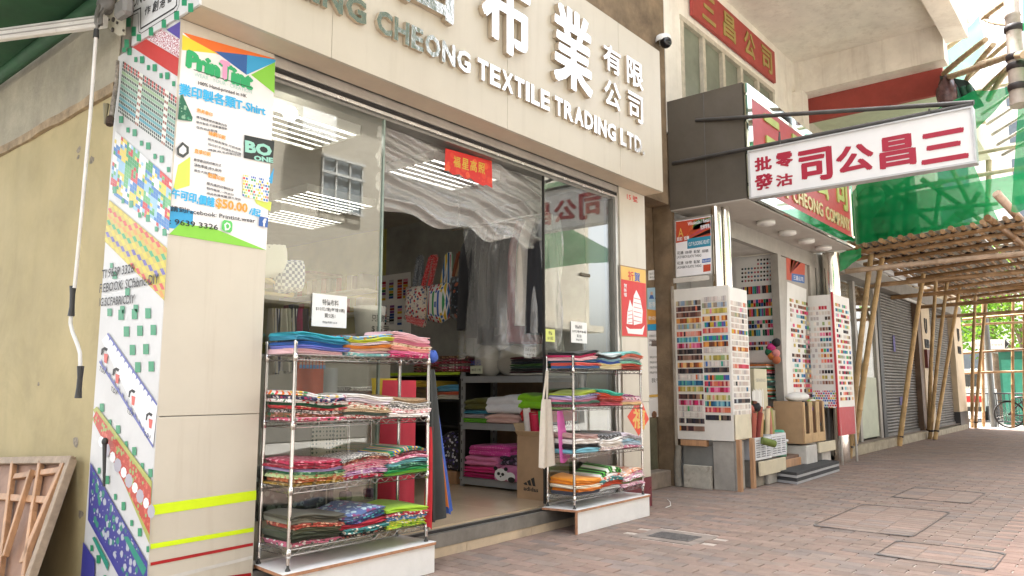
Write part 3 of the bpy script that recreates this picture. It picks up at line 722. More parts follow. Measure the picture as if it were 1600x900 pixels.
# ruler strip with figures
sh.lay('strip', pr('strip_pale', (.78,.78,.80)), [(160,532),(170,520),(247,632),(240,700)])
sh.lay('ruler_line', pr('ruler_blue', (.10,.12,.38)), [(168,522),(170,520),(247,631),(246,634)], [(156,566),(157,563),(241,696),(240,700)])
for k in range(12):
    f = k/12; sh.k = sh.k; mb = MB(); a = (172+72*f, 526+104*f)
    q = [sh.fn(a[0], a[1]), sh.fn(a[0]-1, a[1]+7), sh.fn(a[0]+2, a[1]+4)]; mb.poly([p + sh.n*(.0004*(sh.k+1)) for p in q]); mb.build('ruler_tick', pr('ruler_blue'), FB)
    a = (158+80*f, 567+126*f); q = [sh.fn(a[0], a[1]), sh.fn(a[0]+3, a[1]+1), sh.fn(a[0]+1.5, a[1]-7)]; mb = MB(); mb.poly([p + sh.n*(.0004*(sh.k+1)) for p in q]); mb.build('ruler_tick', pr('ruler_blue'), FB)
sh.k += 2
for (u, v) in ((162,546),(180,578),(205,612),(232,648)):
    sh.lay('figure', pr('red4', (.62,.08,.06)), [(u+2,v+6),(u+8,v+8),(u+6,v+22),(u+2,v+20)], inc=0)
    sh.lay('figure', BLACKP, [(u-3,v+8),(u-2,v-1),(u+3,v-4),(u+8,v-1),(u+6,v+3),(u+2,v),(u,v+3),(u-1,v+9)], inc=0)
    sh.text('print', BLACKP, [('T.D.F', (u-6,v+32), (u+4,v+40), (u-5,v+25))], .01, inc=0)
# red floral strip, blue strip
sh.lay('strip', pr('strip_lime', (.35,.38,.08)), [(147,640),(153,635),(239,752),(235,850)], )
sh.lay('strip', fab('floral', (.45,.05,.03), (.25,.40,.12), (.60,.12,.08), 30, 'yz', .5), [(146,655),(152,642),(238,762),(235.5,836)])
sh.k += 1
for k in range(5):
    u, v = 160+k*17.5, 690+k*24
    for (a, b, m_, r_) in ((u, v, pr('white'), 4.6), (u+8, v+13, pr('lilac', (.42,.40,.46)), 6)):
        sh.lay('flower_print', m_, [(a+r_*math.cos(i*.785), b+r_*1.9*math.sin(i*.785)) for i in range(8)], inc=0)
sh.lay('strip', pr('strip_blue', (.045,.045,.27)), [(143,722),(150,735),(232.5,880),(232,905),(190,905),(139,812)])
sh.lay('strip', fab('floral', (.045,.045,.25), (.03,.22,.16), (.42,.44,.50), 18, 'yz', .5), [(146,735),(150,740),(228,876),(226,903),(200,903),(142,806)])
sh.lay('strip', pr('teal', (.02,.25,.18)), [(195,838),(202,838),(231,888),(226,900)], [(146,840),(150,838),(172,880),(170,892)])
sh.lay('strip', pr('strip_blue'), [(132,846),(150,874),(150,905),(128,905)])
# contact lines
sh.k += 2
sh.text('print', BLACKP, [('Tl 9639 3326', (161,436), (211,426), (162,422)), ('F.EBOOK: SCfabric-DIY', (157.5,458), (250,443), (158,444)), ('IG:SCFABRICDIY', (157,479), (212,474), (157.5,466))], .012)
# dark rod clipped to the board
mb = MB(); mb.tube([PX(163.5,692,2.09), PX(163,725,2.09), PX(162.5,760,2.09)], [.014,.011,.008], 8); mb.blob(PX(164,690,2.09), .02,.02,.025)
tag(mb.build('rod', mat('black_plastic', (.03,.03,.03), .4)), 'short black rod fixed upright to the printed board', 'rod')
# upper board
UB = thing('name_board', 'white board with green checks and a black outlined name plate', 'board', (2.13, 4.6, 3.62))
mb = MB(); mb.box(2.118, 2.134, 4.17, 5.06, 3.6205, 4.4); mb.build('board', mat('board_white'), UB)
sh = Sheet(UB, lambda u, v: PX(u, v, 2.1178), (-1,0,0)); FBk = FB; FB = UB
checks([(201,35,7,14),(209,49,7,15),(198,68,7,13),(217,59,7,11),(236,49,7,13),(256,37,7,13),(276,24,8,14),(288,3,8,12),(298,12,8,14),(194,78,6,7)])
def outline(pts, m_, w):
    sh.k += 1
    for a, b in zip(pts, pts[1:]):
        p, q = sh.fn(*a), sh.fn(*b); d = (q-p).normalized(); n = d.cross(sh.n)*w
        mb = MB(); r_ = [p+n-d*w, q+n+d*w, q-n+d*w, p-n-d*w]; nn = (r_[1]-r_[0]).cross(r_[2]-r_[0])
        mb.poly([x + sh.n*(.0004*sh.k) for x in (r_ if nn.dot(sh.n) > 0 else r_[::-1])]); mb.build('outline', m_, UB)
outline([(196,25),(220,12.5),(220,45),(272,13),(276,8),(276.5,-5)], BLACKP, .006)
outline([(196,30),(216,20),(217,50),(221,52),(276,17),(280,8),(280.5,-5)], BLACKP, .0025)
sh.text('print', BLACKP, [('HONG', (200,17), (229,0), (201,1)), ('作', (226,25), (235,20), (227,12)), ('創', (238,20.5), (247,16), (239,3)), ('港', (249,15), (258,10), (250,-2)), ('香', (261,6), (269,2), (262,-8))], .012)
FB = FBk
# broken pipe and valve at the board's edge
t = thing('pipe_stub', 'rusty pipe stub with a wheel valve beside the printed board', 'pipe', (2.08, 5.36, 2.9))
RUST = mat('rust', (.09,.06,.045), .8, .3, var=.3, sc=30, bump=.5)
mb = MB(); mb.tube([PX(184,95,2.10), PX(182,130,2.10), PX(176,168,2.09), PX(174,182,2.08)], [.012,.014,.018,.018], 8); mb.build('pipe', mat('peeling_pipe', (.33,.29,.25), .8, var=.3, sc=40, bump=.6), t)
mb = MB(); mb.tube([PX(172.5,184,2.07), PX(171,195,2.06)], .024, 8); mb.build('valve_body', RUST, t)
mb = MB(); q = PX(165,178,2.05); mb.tube([q+Vector((0,0,-.07)), q+Vector((0,.0,.07))], [.006,.02], 6); mb.build('valve_handle', mat('old_brass', (.25,.22,.14), .6, .5), t)
# --- awning
GREENC = mat('green_canvas', (.012,.085,.03), .75, var=.15, sc=3, bump=.1)
A = thing('awning', 'dark green folding arm awning fixed above the alley wall', 'awning', (2.05, 6.5, 3.6))
def can(a, b): return (2.06 - 1.9*a, 4.72 + 5*b, 4.09 + .30*a - .18*math.sin(a*3.14) + .03*math.sin(b*9))
mb = MB(); mb.grid(can, 14, 20); mb.build('canopy', GREENC, A)
mb = MB(); mb.tube([(2.05, 4.95, 4.04), (2.05, 9.7, 4.04)], .055, 14); mb.build('roller', GREENC, A)
ARM = mat('white_enamel', (.72,.70,.67), .3, var=.06)
p0, p1 = PZ(166, 33, 3.80), PZ(0, 55, 3.80); p1 = p0 + (p1-p0)*1.6
mb = MB(); mb.beam(p0, p1, .05, .085); d_ = (p1-p0).normalized()
mb.build('arm', ARM, A, bevel=.008)
for s in (-.016, .018):
    mb = MB(); mb.beam(p0+Vector((-.028,-.01,s)), p1+Vector((-.028,-.01,s)), .006, .006); mb.build('arm_groove', mat('groove', (.40,.38,.36), .5), A)
mb = MB(); q = [PX(*a, 2.06) for a in ((176,-12),(199,-12),(196,55),(188,57),(176,48),(168,40),(165,28),(167,22),(172,12))]
mb.poly(q, .012, (-1,0,0)); mb.build('bracket_plate', mat('beige_enamel', (.52,.48,.38), .4, var=.08), A)
for (u, v, r_) in ((178,31,.016),(177,47,.016),(184,36,.010),(171,31,.008),(194,48,.008)):
    c = PX(u, v, 2.046); mb = MB(); mb.lathe((c.x-.004, c.y, c.z), [(0,-.006),(r_,-.006),(r_,.004)], 10, axis='x'); mb.build('bolt', mat('bolt_dark', (.09,.08,.07), .5, .6), A)
c = PX(189.5,16,2.045); mb = MB(); mb.lathe((c.x, c.y, c.z), [(0,-.004),(.026,-.004),(.026,.004)], 14, axis='x'); mb.build('sticker', PAPER, A)
mb = MB(); mb.blob(PX(167,7,2.02), .05,.09,.07, amp=.12, seed=2); mb.build('gear_box', mat('grey_plastic', (.20,.19,.18), .5, var=.1), A)
mb = MB(); mb.tube([PX(155,8,1.95), PX(151,22,1.93), PX(150,36,1.92), PX(153,42,1.92), PX(158,38,1.94), PX(157,24,1.96), PX(163,14,1.98)], .013, 8); mb.build('gear_hook', mat('grey_plastic'), A)
mb = MB(); mb.box(1.97, 2.04, 4.86, 5.02, 3.74, 3.86); mb.build('elbow', mat('grey_plastic'), A, bevel=.02)
# --- crank rod
K = thing('awning_crank', 'white awning crank rod with two black grips hanging in front of the wall', 'crank rod', (1.9, 5.0, 1.25))
cr = lambda u, v: PX(u, v, 1.9)
mb = MB(); mb.tube([cr(153.5,28), cr(152,38), cr(150,50)], [.006,.008,.010], 8); mb.build('hook', mat('grey_plastic'), K)
mb = MB(); mb.tube([cr(150.8,46), cr(149.8,59)], [.016,.019], 10); mb.build('collar', mat('black_plastic'), K)
mb = MB(); mb.tube([cr(149.8,59), cr(142,170), cr(128,330), cr(116.5,450)], .0115, 10); mb.tube([cr(111,492), cr(110,505), cr(113,518), cr(121,538), cr(125,552), cr(125.5,574)], .0115, 10); mb.build('rod', ARM, K)
mb = MB(); mb.tube([cr(114,447), cr(113.2,460), cr(112.4,480), cr(111,494)], [.021,.016,.016,.021], 10); mb.build('grip', mat('black_plastic'), K)
mb = MB(); mb.tube([cr(126,572), cr(125,590), cr(123.5,606), cr(122,622)], [.021,.016,.016,.021], 10); mb.build('grip', mat('black_plastic'), K)
# --- wooden frames leaning against the alley wall
WF = thing('leaning_crate', 'pine frame with plywood back and white painted edge leaning on the wall', 'crate', (1.85, 5.9, 0))
def wf(u, v, off=0.0):     # plane leaning from the ground to the wall
    d = ray(u, v); n = Vector((.93, .0, -.37)).normalized(); p = Vector((2.12, 0, .90)) - n*off
    return CP + d*((p-CP).dot(n)/d.dot(n))
mb = MB(); q = [wf(*a) for a in ((-60,722),(112,718),(38,930),(-140,930))]; mb.poly(q, .012, (.93,0,-.37)); mb.build('plywood_back', mat('plywood', (.30,.17,.11), .7, var=.15, sc=5), WF)
def slat(a, b, w, name='slat', m_=WOOD, off=.03, t_=.035):
    p, q = wf(*a, off), wf(*b, off); mb = MB(); mb.beam(p, q, w, t_, up=(.93,0,-.37)); mb.build(name, m_, WF, bevel=.003)
slat((-60,721), (113,719), .05, 'top_rail', mat('chipped_white', (.36,.27,.19), .7, var=.15, sc=14), .03)
slat((112,719), (40,925), .055, 'edge_rail', mat('chipped_white'), .035, .05)
slat((101,722), (36,880), .05); slat((65,720), (52,800), .035); slat((52,800), (36,925), .035); slat((22,722), (0,905), .035)
slat((50,735), (8,870), .03, off=.05); slat((18,778), (80,782), .045, 'cross_rail', off=.02); slat((-40,775), (18,777), .045, 'cross_rail', off=.02); slat((25,745), (95,735), .04, 'cross_rail', off=.02)
# ================================================================== chrome wire racks with folded cloth
WIRE = mat('chrome_wire', (.68,.66,.63), .2, 1.0, var=.06)
LAM = mat('white_laminate', (.85,.85,.84), .35, var=.03, stain=(.6,.58,.55), stain_sc=4, stain_amt=.2)
BLKPL = mat('black_plastic')
def plinth(x0, x1, y0, y1, zt, label, ang):
    t = thing('display_plinth', label, 'plinth', ((x0+x1)/2, (y0+y1)/2, 0))
    mb = MB(); mb.box(x0+.02, x1, y0, y0+.018, 0, zt-.022); mb.build('front_board', LAM, t, bevel=.004)
    mb = MB(); a = x0 - ang
    pts = [(x0, y0-.012), (x1, y0-.012), (x1, y1), (a, y1)]
    mb.poly([(p[0], p[1], zt-.003) for p in pts][::1], .003, (0,0,1)); mb.build('top_face', LAM, t)
    mb = MB(); mb.poly([(p[0], p[1], zt-.0225) for p in pts][::1], .019, (0,0,1)); mb.build('top_board', PLY, t)
    mb = MB(); mb.box(x0, x0+.018, y0+.0, y0+.018, 0, zt-.023); mb.build('side_edge', PLY, t)
    return t
def rack(x0, x1, y0, y1, zb, zt, tiers, label):
    t = thing('wire_rack', label, 'wire rack', ((x0+x1)/2, (y0+y1)/2, zb))
    for (x, y) in ((x0,y0), (x1,y0), (x0,y1), (x1,y1)):
        mb = MB(); mb.tube([(x,y,zb+.035),(x,y,zt)], .0125, 10); o = mb.build('post', WIRE, t)
        mb = MB(); mb.lathe((x,y,zb), [(.0,0),(.017,0),(.017,.006),(.008,.02),(.008,.036),(0,.036)], 8); mb.build('foot', BLKPL, o)
        mb = MB(); mb.lathe((x,y,zt), [(.0135,-.012),(.0135,.003),(.006,.008),(0,.008)], 10); mb.build('cap', WIRE, o)
    for z in tiers:
        mb = MB()
        for dz in (0, -.034):
            mb.tube([(x0,y0,z+dz),(x1,y0,z+dz),(x1,y1,z+dz),(x0,y1,z+dz),(x0,y0,z+dz)], .0032 if dz else .004, 5, cap=False)
        sh_ = mb.build('shelf', WIRE, t)
        mb = MB(); n = int((x1-x0)/.028)
        for i in range(n):
            xx = x0 + (x1-x0)*(i+.5)/n; mb.tube([(xx,y0,z+.003),(xx,y1,z+.003)], .0018, 4, cap=False)
        o = mb.build('deck_wires', WIRE, sh_); o['kind'] = 'stuff'
        for (a, b) in (((x0,y0),(x1,y0)), ((x0,y0),(x0,y1)), ((x1,y0),(x1,y1))):
            L = math.hypot(b[0]-a[0], b[1]-a[1]); n = max(2, int(L/.045)); pts = []
            for i in range(n+1):
                f = i/n; pts.append((a[0]+(b[0]-a[0])*f, a[1]+(b[1]-a[1])*f, z - (.034 if i % 2 else 0)))
            mb = MB(); mb.tube(pts, .0024, 4, cap=False); mb.build('truss', WIRE, sh_)
        for (x, y) in ((x0,y0), (x1,y0), (x0,y1), (x1,y1)):
            mb = MB(); mb.lathe((x,y,z), [(.0128,-.045),(.018,-.045),(.0165,.008),(.0128,.008)], 8); mb.build('collar', WIRE, sh_)
    return t
def folded(x0, x1, y0, y1, z, th, m_, seed, tilt=0.0, lobes=2, rag=.012, waves=None, tent=0.0):
    """a folded length of cloth: rounded fold edges to the front, uneven ends, a slack top"""
    r = random.Random(seed); ph = [r.uniform(0, 6.28) for _ in range(8)]
    nx = 9; mb = MB(); jx0, jx1, jy = r.uniform(-rag, rag), r.uniform(-rag, rag), r.uniform(-rag, rag)
    prof = [(1.0, 0.0)]
    L = max(1, lobes)
    for k in range(L):
        z0 = k/L; z1 = (k+1)/L; pr_ = .10+.05*r.random()
        prof += [(.02+.03*r.random(), z0+.04/L), (-.012-.02*r.random(), z0+.3/L), (-.012-.02*r.random(), z0+.7/L), (.03, z1-.03/L)]
    prof += [(.15, 1.0), (.4, 1.02), (.7, 1.0), (1.0, .97)]
    n = len(prof); vs = []
    for i in range(nx+1):
        f = i/nx
        for (py, pz) in prof:
            edge = 0.006*math.sin(f*7+ph[0]) + .008*math.sin(f*13+ph[1]+pz*5)
            x = (x0+jx0)*(1-f) + (x1+jx1)*f + (.010*math.sin(pz*9+ph[2]+py*4) if i in (0, nx) else 0)
            y = y0 + jy + (y1-y0)*py + edge*(1-py)
            wv = (waves(f, py) if waves else 0.0)
            top = pz
            zz = z + th*top*(1 + .10*math.sin(f*6+ph[3])*top) + wv + tilt*f
            if tent and pz > .9: zz += tent*max(0, 1-abs(f-.5)*2)*(.4+.6*py)
            dr = (.004*math.sin(f*3.1+ph[4]))
            # corners slump a little
            if i in (0, nx): zz -= th*.12*top
            vs.append((x, y, zz + dr*top))
    fs = [(i*n+j, (i+1)*n+j, (i+1)*n+j+1, i*n+j+1) for i in range(nx) for j in range(n-1)]
    mb.add(vs, [tuple(reversed(f)) for f in fs], None, True)
    mb.add(vs[:n], [tuple(range(n))]); mb.add(vs[-n:], [tuple(range(n-1, -1, -1))])
    return mb.build('folded_cloth', m_)
c = hexc
ORD = ['top', 'second', 'third', 'fourth', 'fifth', 'sixth', 'seventh', 'eighth']
def pile(x0, x1, y0, y1, z, items, H, place, seed, tent=0.0, grp='folded cloth on the wire racks'):
    """items top to bottom: (colour words, kind, c1, c2, c3[, scale]); heights fill H"""
    r = random.Random(seed); ph, am = r.uniform(0, 6), r.uniform(.007, .016); n = len(items)
    ws = [r.uniform(.8, 1.25) for _ in items]; tot = sum(ws); zz = z
    for k in range(n-1, -1, -1):
        it = items[k]; th = 1.15*H*ws[k]/tot; lev = (zz-z)/max(H, .01)
        wv = (lambda lv: (lambda f, py: (am*(.3+lv)*math.sin(f*4.5+ph) - .010*lv*(1-py)*math.sin(f*2.2+ph*.5))))(lev)
        m_ = fab(it[1], it[2], it[3] if len(it) > 3 else (.9,.9,.9), it[4] if len(it) > 4 else (.1,.1,.1), it[5] if len(it) > 5 else 30.0)
        o = folded(x0, x1, y0, y1, zz, th*1.0, m_, seed*31+k, lobes=(1 if th < .018 else 2), waves=wv, tent=(tent if k == 0 else 0), rag=.022)
        pos = 'top' if k == 0 else ('bottom' if k == n-1 else ORD[k] + ' down')
        tag(o, f"{it[0]} folded cloth, {pos}, {place}", 'cloth', grp)
        zz += th*.96
PKP, PK, MG, WH, CRM = c('f3c9cf'), c('e58aa5'), c('d2246f'), c('f1ece8'), c('efe0c4')
TEAL, BLU, PER, LIM, ORG, AQ = c('2ba7b8'), c('2f6fc0'), c('6f78cf'), c('b3d433'), c('f3973a'), c('8fd0cf')
RD, DG, OLV, BLK, NVY, LIL = c('b8232b'), c('1f5a3a'), c('4d4b38'), c('1b1a1c'), c('23305f'), c('b9a6d8')
plinth(2.80, 4.10, 4.11, 4.50, .222, 'white laminate plinth under the wire rack by the printed pillar', -.05)
rack(2.872, 4.052, 4.155, 4.475, .222, 1.64, (1.555, 1.125, .72, .345), 'chrome wire rack of folded cloth standing by the poster pillar')
R1 = [(2.882, 3.262), (3.268, 3.655), (3.66, 4.042)]
R1T = ['tall wire rack beside the tape striped pillar']
def rackfill(cols, y0, y1, tiers, data, rk, seed):
    for ti, (z, piles) in enumerate(zip(tiers, data)):
        for pi, (xs_, (items, H, tent)) in enumerate(zip(cols, piles)):
            sn = ['top', 'second', 'third', 'bottom'][ti]
            pn = {0: rk[1] + ' pile', 1: 'middle pile', 2: rk[2] + ' pile'}[pi]
            pile(xs_[0], xs_[1], y0, y1, z+.006, items, H, f"{pn}, {sn} shelf, {rk[0]}", seed+ti*7+pi, tent)
D1 = [
 [([('turquoise', 'plain', TEAL), ('deep turquoise', 'plain', c('23809f')), ('blue', 'plain', BLU), ('periwinkle', 'plain', PER), ('pale pink', 'plain', PKP)], .125, 0),
  ([('yellow floral', 'floral', c('7fb6d8'), c('e8d23a'), c('d84a2f')), ('lime', 'plain', c('b9bf25')), ('pale lilac', 'plain', c('e6d7e2')), ('orange', 'plain', ORG), ('pale peach', 'plain', c('f0c7a8')), ('light pink', 'plain', PKP), ('aqua floral', 'floral', AQ, WH, c('69aebb'))], .135, 0),
  ([('pale pink', 'plain', c('f6cdd4')), ('soft pink', 'plain', c('f0b9c4')), ('pink', 'plain', PK), ('cream floral', 'floral', CRM, c('d8a080'), c('9c7a4b')), ('peach pink', 'plain', c('f2a79a')), ('rose dotted', 'dots', c('e97fae'), WH), ('magenta', 'floral', MG, PKP, c('8a1246'))], .16, 0)],
 [([('pink orange and green patchwork', 'blocks', c('e0196a'), c('ef7b1e'), c('1e7a34'), 14), ('navy floral', 'floral', NVY, c('c33a64'), WH), ('white and red floral', 'floral', WH, RD, DG), ('dark green', 'plain', DG), ('red floral', 'floral', RD, c('d9b08a'), c('7a1d1a')), ('white and black speckled', 'speck', WH, BLK), ('brown floral', 'floral', c('8a5a3e'), c('d9a6a0'), DG), ('pink floral', 'floral', c('e06a86'), WH, DG)], .165, 0),
  ([('white', 'plain', WH), ('pale lilac white', 'plain', c('e9dfe9')), ('white rose floral', 'floral', WH, c('d94a4a'), c('e8a2a2')), ('pale sprig floral', 'floral', c('f3e6d6'), c('c97a5a'), c('8f9a5a')), ('beige dotted', 'dots', c('cdb596'), c('7a5f46'), BLK, 60), ('grey green', 'plain', c('55655a')), ('red and white', 'speck', RD, WH)], .15, 0),
  ([('beige linen', 'speck', c('a98d69'), c('8f7353'), BLK, 60), ('grey speckled', 'speck', c('dcd8d2'), c('8e8a86')), ('white and black speckled', 'speck', WH, c('4a4a4a')), ('pale pink floral', 'floral', c('f3dfe0'), c('d98a96'), c('b9a09a')), ('white black dotted', 'dots', WH, BLK)], .125, .03)],
 [([('dark rose floral', 'floral', c('b22a4a'), c('e59aa8'), c('7d1530')), ('crimson floral', 'floral', c('a81f38'), c('e0838f'), c('6d0f22')), ('lavender', 'plain', LIL), ('green leaf print', 'floral', c('3f7d55'), c('a8c9a4'), c('1f4a34')), ('pale green floral', 'floral', c('cfe0a8'), c('d97a6a'), c('6f9a4a')), ('orange brown floral', 'floral', c('b9653a'), c('e8c49a'), c('6a3a1e')), ('mustard floral', 'floral', c('b08a2a'), c('e0d0a0'), c('4a3a14'))], .135, .02),
  ([('black and white speckled', 'speck', c('d9d5cc'), c('2a2a2a'), BLK, 40), ('russet floral', 'floral', c('8f3b32'), c('d9a88f'), c('3a5a3a')), ('pink and white', 'dots', c('e99ab0'), WH), ('pink floral', 'floral', c('e8b0c0'), c('c23a6a'), WH), ('lilac floral', 'floral', c('c9a0c9'), c('8a3a7a'), WH), ('red white floral', 'floral', c('c22a4a'), WH, c('2a1a3a'))], .14, 0),
  ([('blue striped', 'stripes', c('3a5fc0'), c('e8c42f'), c('2e8a4a'), 26), ('wine floral', 'floral', c('8a2038'), c('d99aa4'), c('3a0f1a')), ('pink', 'floral', c('ea9ab4'), WH, c('c24a7a')), ('aqua', 'plain', c('6fb6bc')), ('dark green floral', 'floral', c('1f5f4a'), c('6fae8a'), c('0f2f24')), ('emerald', 'plain', c('1f9a4f')), ('bright green', 'plain', c('7fd04a'))], .15, .02)],
 [([('dark olive', 'plain', c('4a4636')), ('grey olive', 'plain', c('8b8a7c')), ('red floral', 'floral', c('b04a3a'), c('e0b090'), c('3a2a1e')), ('olive green', 'plain', c('55573f')), ('moss', 'plain', c('3f4634')), ('deep moss', 'plain', c('363a2c')), ('multicolour floral', 'floral', c('d0708a'), WH, c('2a5a4a'))], .175, 0),
  ([('blue purple paisley', 'floral', c('5a6f9f'), c('8a4a7a'), c('b8d0d8'), 22), ('navy paisley', 'floral', NVY, c('3f9aa0'), c('8a5aa0')), ('red', 'plain', c('b01f36')), ('teal floral', 'floral', c('2f7a7a'), c('e0d8c8'), c('1a3a3a')), ('black floral', 'floral', c('222226'), c('c2685a'), c('d8d0c0'))], .145, .05),
  ([('lime', 'plain', c('9fc82a')), ('red floral', 'floral', c('c2304a'), WH, c('2a6a3a')), ('blue and white', 'floral', c('4a86c0'), WH, c('e8d84a')), ('yellow green floral', 'floral', c('d0d84a'), c('5a9a2a'), WH), ('lime print', 'floral', c('a8d03a'), c('e8e04a'), c('3f7a1f'))], .13, .02)]]
rackfill(R1, 4.145, 4.46, (1.555, 1.125, .72, .345), D1, ('striped-pillar rack', 'pillar-side', 'door-side'), 100)
plinth(5.93, 7.28, 4.115, 4.47, .222, 'white laminate plinth under the wire rack by the ship poster', .06)
rack(5.962, 7.225, 4.16, 4.47, .222, 1.64, (1.52, 1.155, .715, .33), 'chrome wire rack of folded cloth standing by the ship poster')
R2 = [(5.975, 6.385), (6.39, 6.80), (6.805, 7.212)]
D2 = [
 [([('black', 'plain', BLK), ('magenta', 'plain', c('c9245f')), ('pale pink', 'plain', PKP), ('steel blue', 'plain', c('2f6a8f')), ('coral', 'plain', c('d8584a')), ('blue', 'plain', c('3a68a0'))], .145, 0),
  ([('white', 'plain', c('d5e3e6')), ('black', 'plain', c('2a2526')), ('pale blue', 'plain', c('8fb8c8')), ('royal blue', 'plain', c('2a52b0')), ('light yellow', 'plain', c('efdca0')), ('cream', 'plain', c('f0e6c4'))], .15, .015),
  ([('aqua', 'plain', c('86cdc8')), ('coral', 'plain', c('e0735a')), ('blush', 'plain', c('edc0c0')), ('grey teal', 'plain', c('7f9a9a')), ('mint', 'plain', c('8fd6bc')), ('orange red', 'plain', c('c8482e')), ('rust', 'plain', c('a03a2a'))], .16, 0)],
 [([('olive lime', 'plain', c('a9b83a')), ('violet striped', 'stripes', c('5a5a9a'), c('c8c0dc'), c('3a3a6a'), 60), ('lilac', 'plain', c('d2b6dc')), ('pink', 'plain', PK), ('dark green', 'plain', c('3f6a58')), ('pink checked', 'check', c('d88a9a'), c('a04a5e'), BLK, 60)], .125, .02),
  ([('sea green', 'plain', c('2fae92')), ('orange red', 'plain', c('d84a22')), ('red dotted', 'dots', c('c22a1e'), c('f0b0a0'), BLK, 45), ('brick red', 'plain', c('a83a34')), ('rose', 'plain', c('d0556a'))], .13, .035),
  ([('magenta striped', 'stripes', c('9a2a7a'), c('e0a0c0'), c('5a1a4a'), 50), ('white and pink print', 'floral', c('f0dce2'), c('d05a80'), BLK), ('pale pink', 'plain', c('f3c4cc')), ('cream orange', 'plain', c('f3d09a'))], .10, 0)],
 [([('dusty pink', 'plain', c('b8938c')), ('white', 'plain', c('e8e2de')), ('black', 'plain', BLK), ('light blue', 'plain', c('7fc0d4'))], .16, .01),
  ([('grey zebra print', 'stripes', c('5a5a5c'), c('1f1f22'), c('a0a0a4'), 40), ('white', 'plain', WH), ('off white', 'plain', c('e9e2dc')), ('pale floral', 'floral', c('e8dcd8'), c('c29aa0'), c('a8a8b8'), 50)], .14, .03),
  ([('pale lilac', 'plain', c('e4d8e4')), ('grey', 'speck', c('b4b6b8'), c('8a8c90')), ('light blue', 'plain', c('a8cce0')), ('pale blue', 'plain', c('c4d8e8')), ('pink', 'floral', c('dc8aa8'), WH, c('a03a6a'))], .12, .015)],
 [([('bright orange', 'plain', c('f39a2a')), ('orange', 'plain', c('ef8f22')), ('ivory', 'plain', c('efe4cc')), ('deep orange', 'plain', c('e07f1e')), ('slate grey', 'plain', c('4a4c5a'))], .13, .05),
  ([('green and black leaf print', 'stripes', c('5fbf4a'), c('1a1a1a'), WH, 18), ('pink flower print', 'floral', WH, c('d2267a'), c('d84a2a'), 14), ('teal floral', 'floral', c('2f8a8a'), WH, c('c23a4a')), ('red orange', 'plain', c('d8502e')), ('white', 'plain', c('e6e8ea'))], .16, .06),
  ([('peach swirl', 'floral', c('f0c0a0'), c('e07a5a'), WH, 16), ('pink floral', 'floral', c('f0d0dc'), c('c03a8a'), c('e0608a')), ('white and pink floral', 'floral', WH, c('d880a8'), c('a05080')), ('olive', 'plain', c('6f7a4a')), ('pink white', 'floral', c('e8b4c8'), WH, c('9a4a7a'))], .13, .02)]]
rackfill(R2, 4.15, 4.455, (1.52, 1.155, .715, .33), D2, ('ship-poster rack', 'box-side', 'poster-side'), 300)
# ---- things hanging on the racks
def drape(name, label, cat, m_, top, bot, wt, wb, yt, yb, depth=.03, folds=3, seed=1, thick=.012, group=None, sway=0.0):
    """hanging cloth or bag: top/bot are (x, z) of its middle, wt/wb widths"""
    r = random.Random(seed); ph = r.uniform(0, 6)
    def fn(side):
        def g(a, b):
            w = wt + (wb-wt)*b**.7; x = top[0] + (bot[0]-top[0])*b + (a-.5)*w
            z = top[1] + (bot[1]-top[1])*b + .015*b*math.sin(a*5+ph)
            y = yt + (yb-yt)*b + depth*(.25+b)*.5*math.sin(a*math.pi*folds+ph+b*.8) + sway*math.sin(b*3)
            bul = thick*math.sin(math.pi*a)**.5*min(1, .3+b)
            return (x, y - bul if side < 0 else y + bul, z)
        return g
    mb = MB(); mb.grid(fn(1), 14, 16); n0 = len(mb.v); mb.grid(lambda a, b: fn(-1)(1-a, b), 14, 16)
    ob = mb.build(name, m_)
    return tag(ob, label, cat, group) if label else ob
NW = lambda n, col=(.5,.5,.5): mat('nonwoven_'+n, col, .75, var=.07, sc=6, bump=.12, bsc=140)
drape('cloth_panel', 'large red cloth panel hung behind the rack beside the doorway', 'cloth', NW('red', (.50,.025,.05)), (4.20,1.40), (4.20,.34), .36, .40, 4.63, 4.63, .05, 2, 3, .02)
drape('hanging_bag', 'red shopping bag hanging at the rack corner in front of charcoal ones', 'bag', NW('red2', (.46,.012,.02)), (4.09,1.05), (4.07,.32), .06, .075, 4.16, 4.15, .03, 2, 4, .02, 'bags hanging on the rack corner')
drape('hanging_bag', 'charcoal shopping bag hanging between the red and blue bags', 'bag', NW('charcoal', (.045,.05,.05)), (4.10,1.48), (4.20,.36), .05, .17, 4.165, 4.18, .05, 3, 5, .025, 'bags hanging on the rack corner')
drape('hanging_bag', 'orange lined shopping bag showing as a sliver beside the blue bag', 'bag', NW('orange', (.68,.22,.05)), (4.14,1.30), (4.305,.42), .04, .06, 4.20, 4.22, .03, 2, 6, .015, 'bags hanging on the rack corner')
drape('hanging_bag', 'blue shopping bag hanging outermost at the rack corner', 'bag', NW('blue', (.04,.10,.42)), (4.15,1.44), (4.37,.38), .04, .12, 4.22, 4.24, .04, 2, 7, .018, 'bags hanging on the rack corner')
drape('hanging_bag', 'green shopping bag showing under the charcoal one', 'bag', NW('green', (.01,.15,.08)), (4.11,.95), (4.115,.33), .03, .06, 4.185, 4.185, .02, 2, 8, .012, 'bags hanging on the rack corner')
mb = MB(); mb.blob((4.10, 4.16, 1.575), .05, .03, .045, amp=.2, seed=4); tag(mb.build('bag_bundle', NW('blue')), 'bunched blue bag handles tied on top of the rack corner', 'bag')
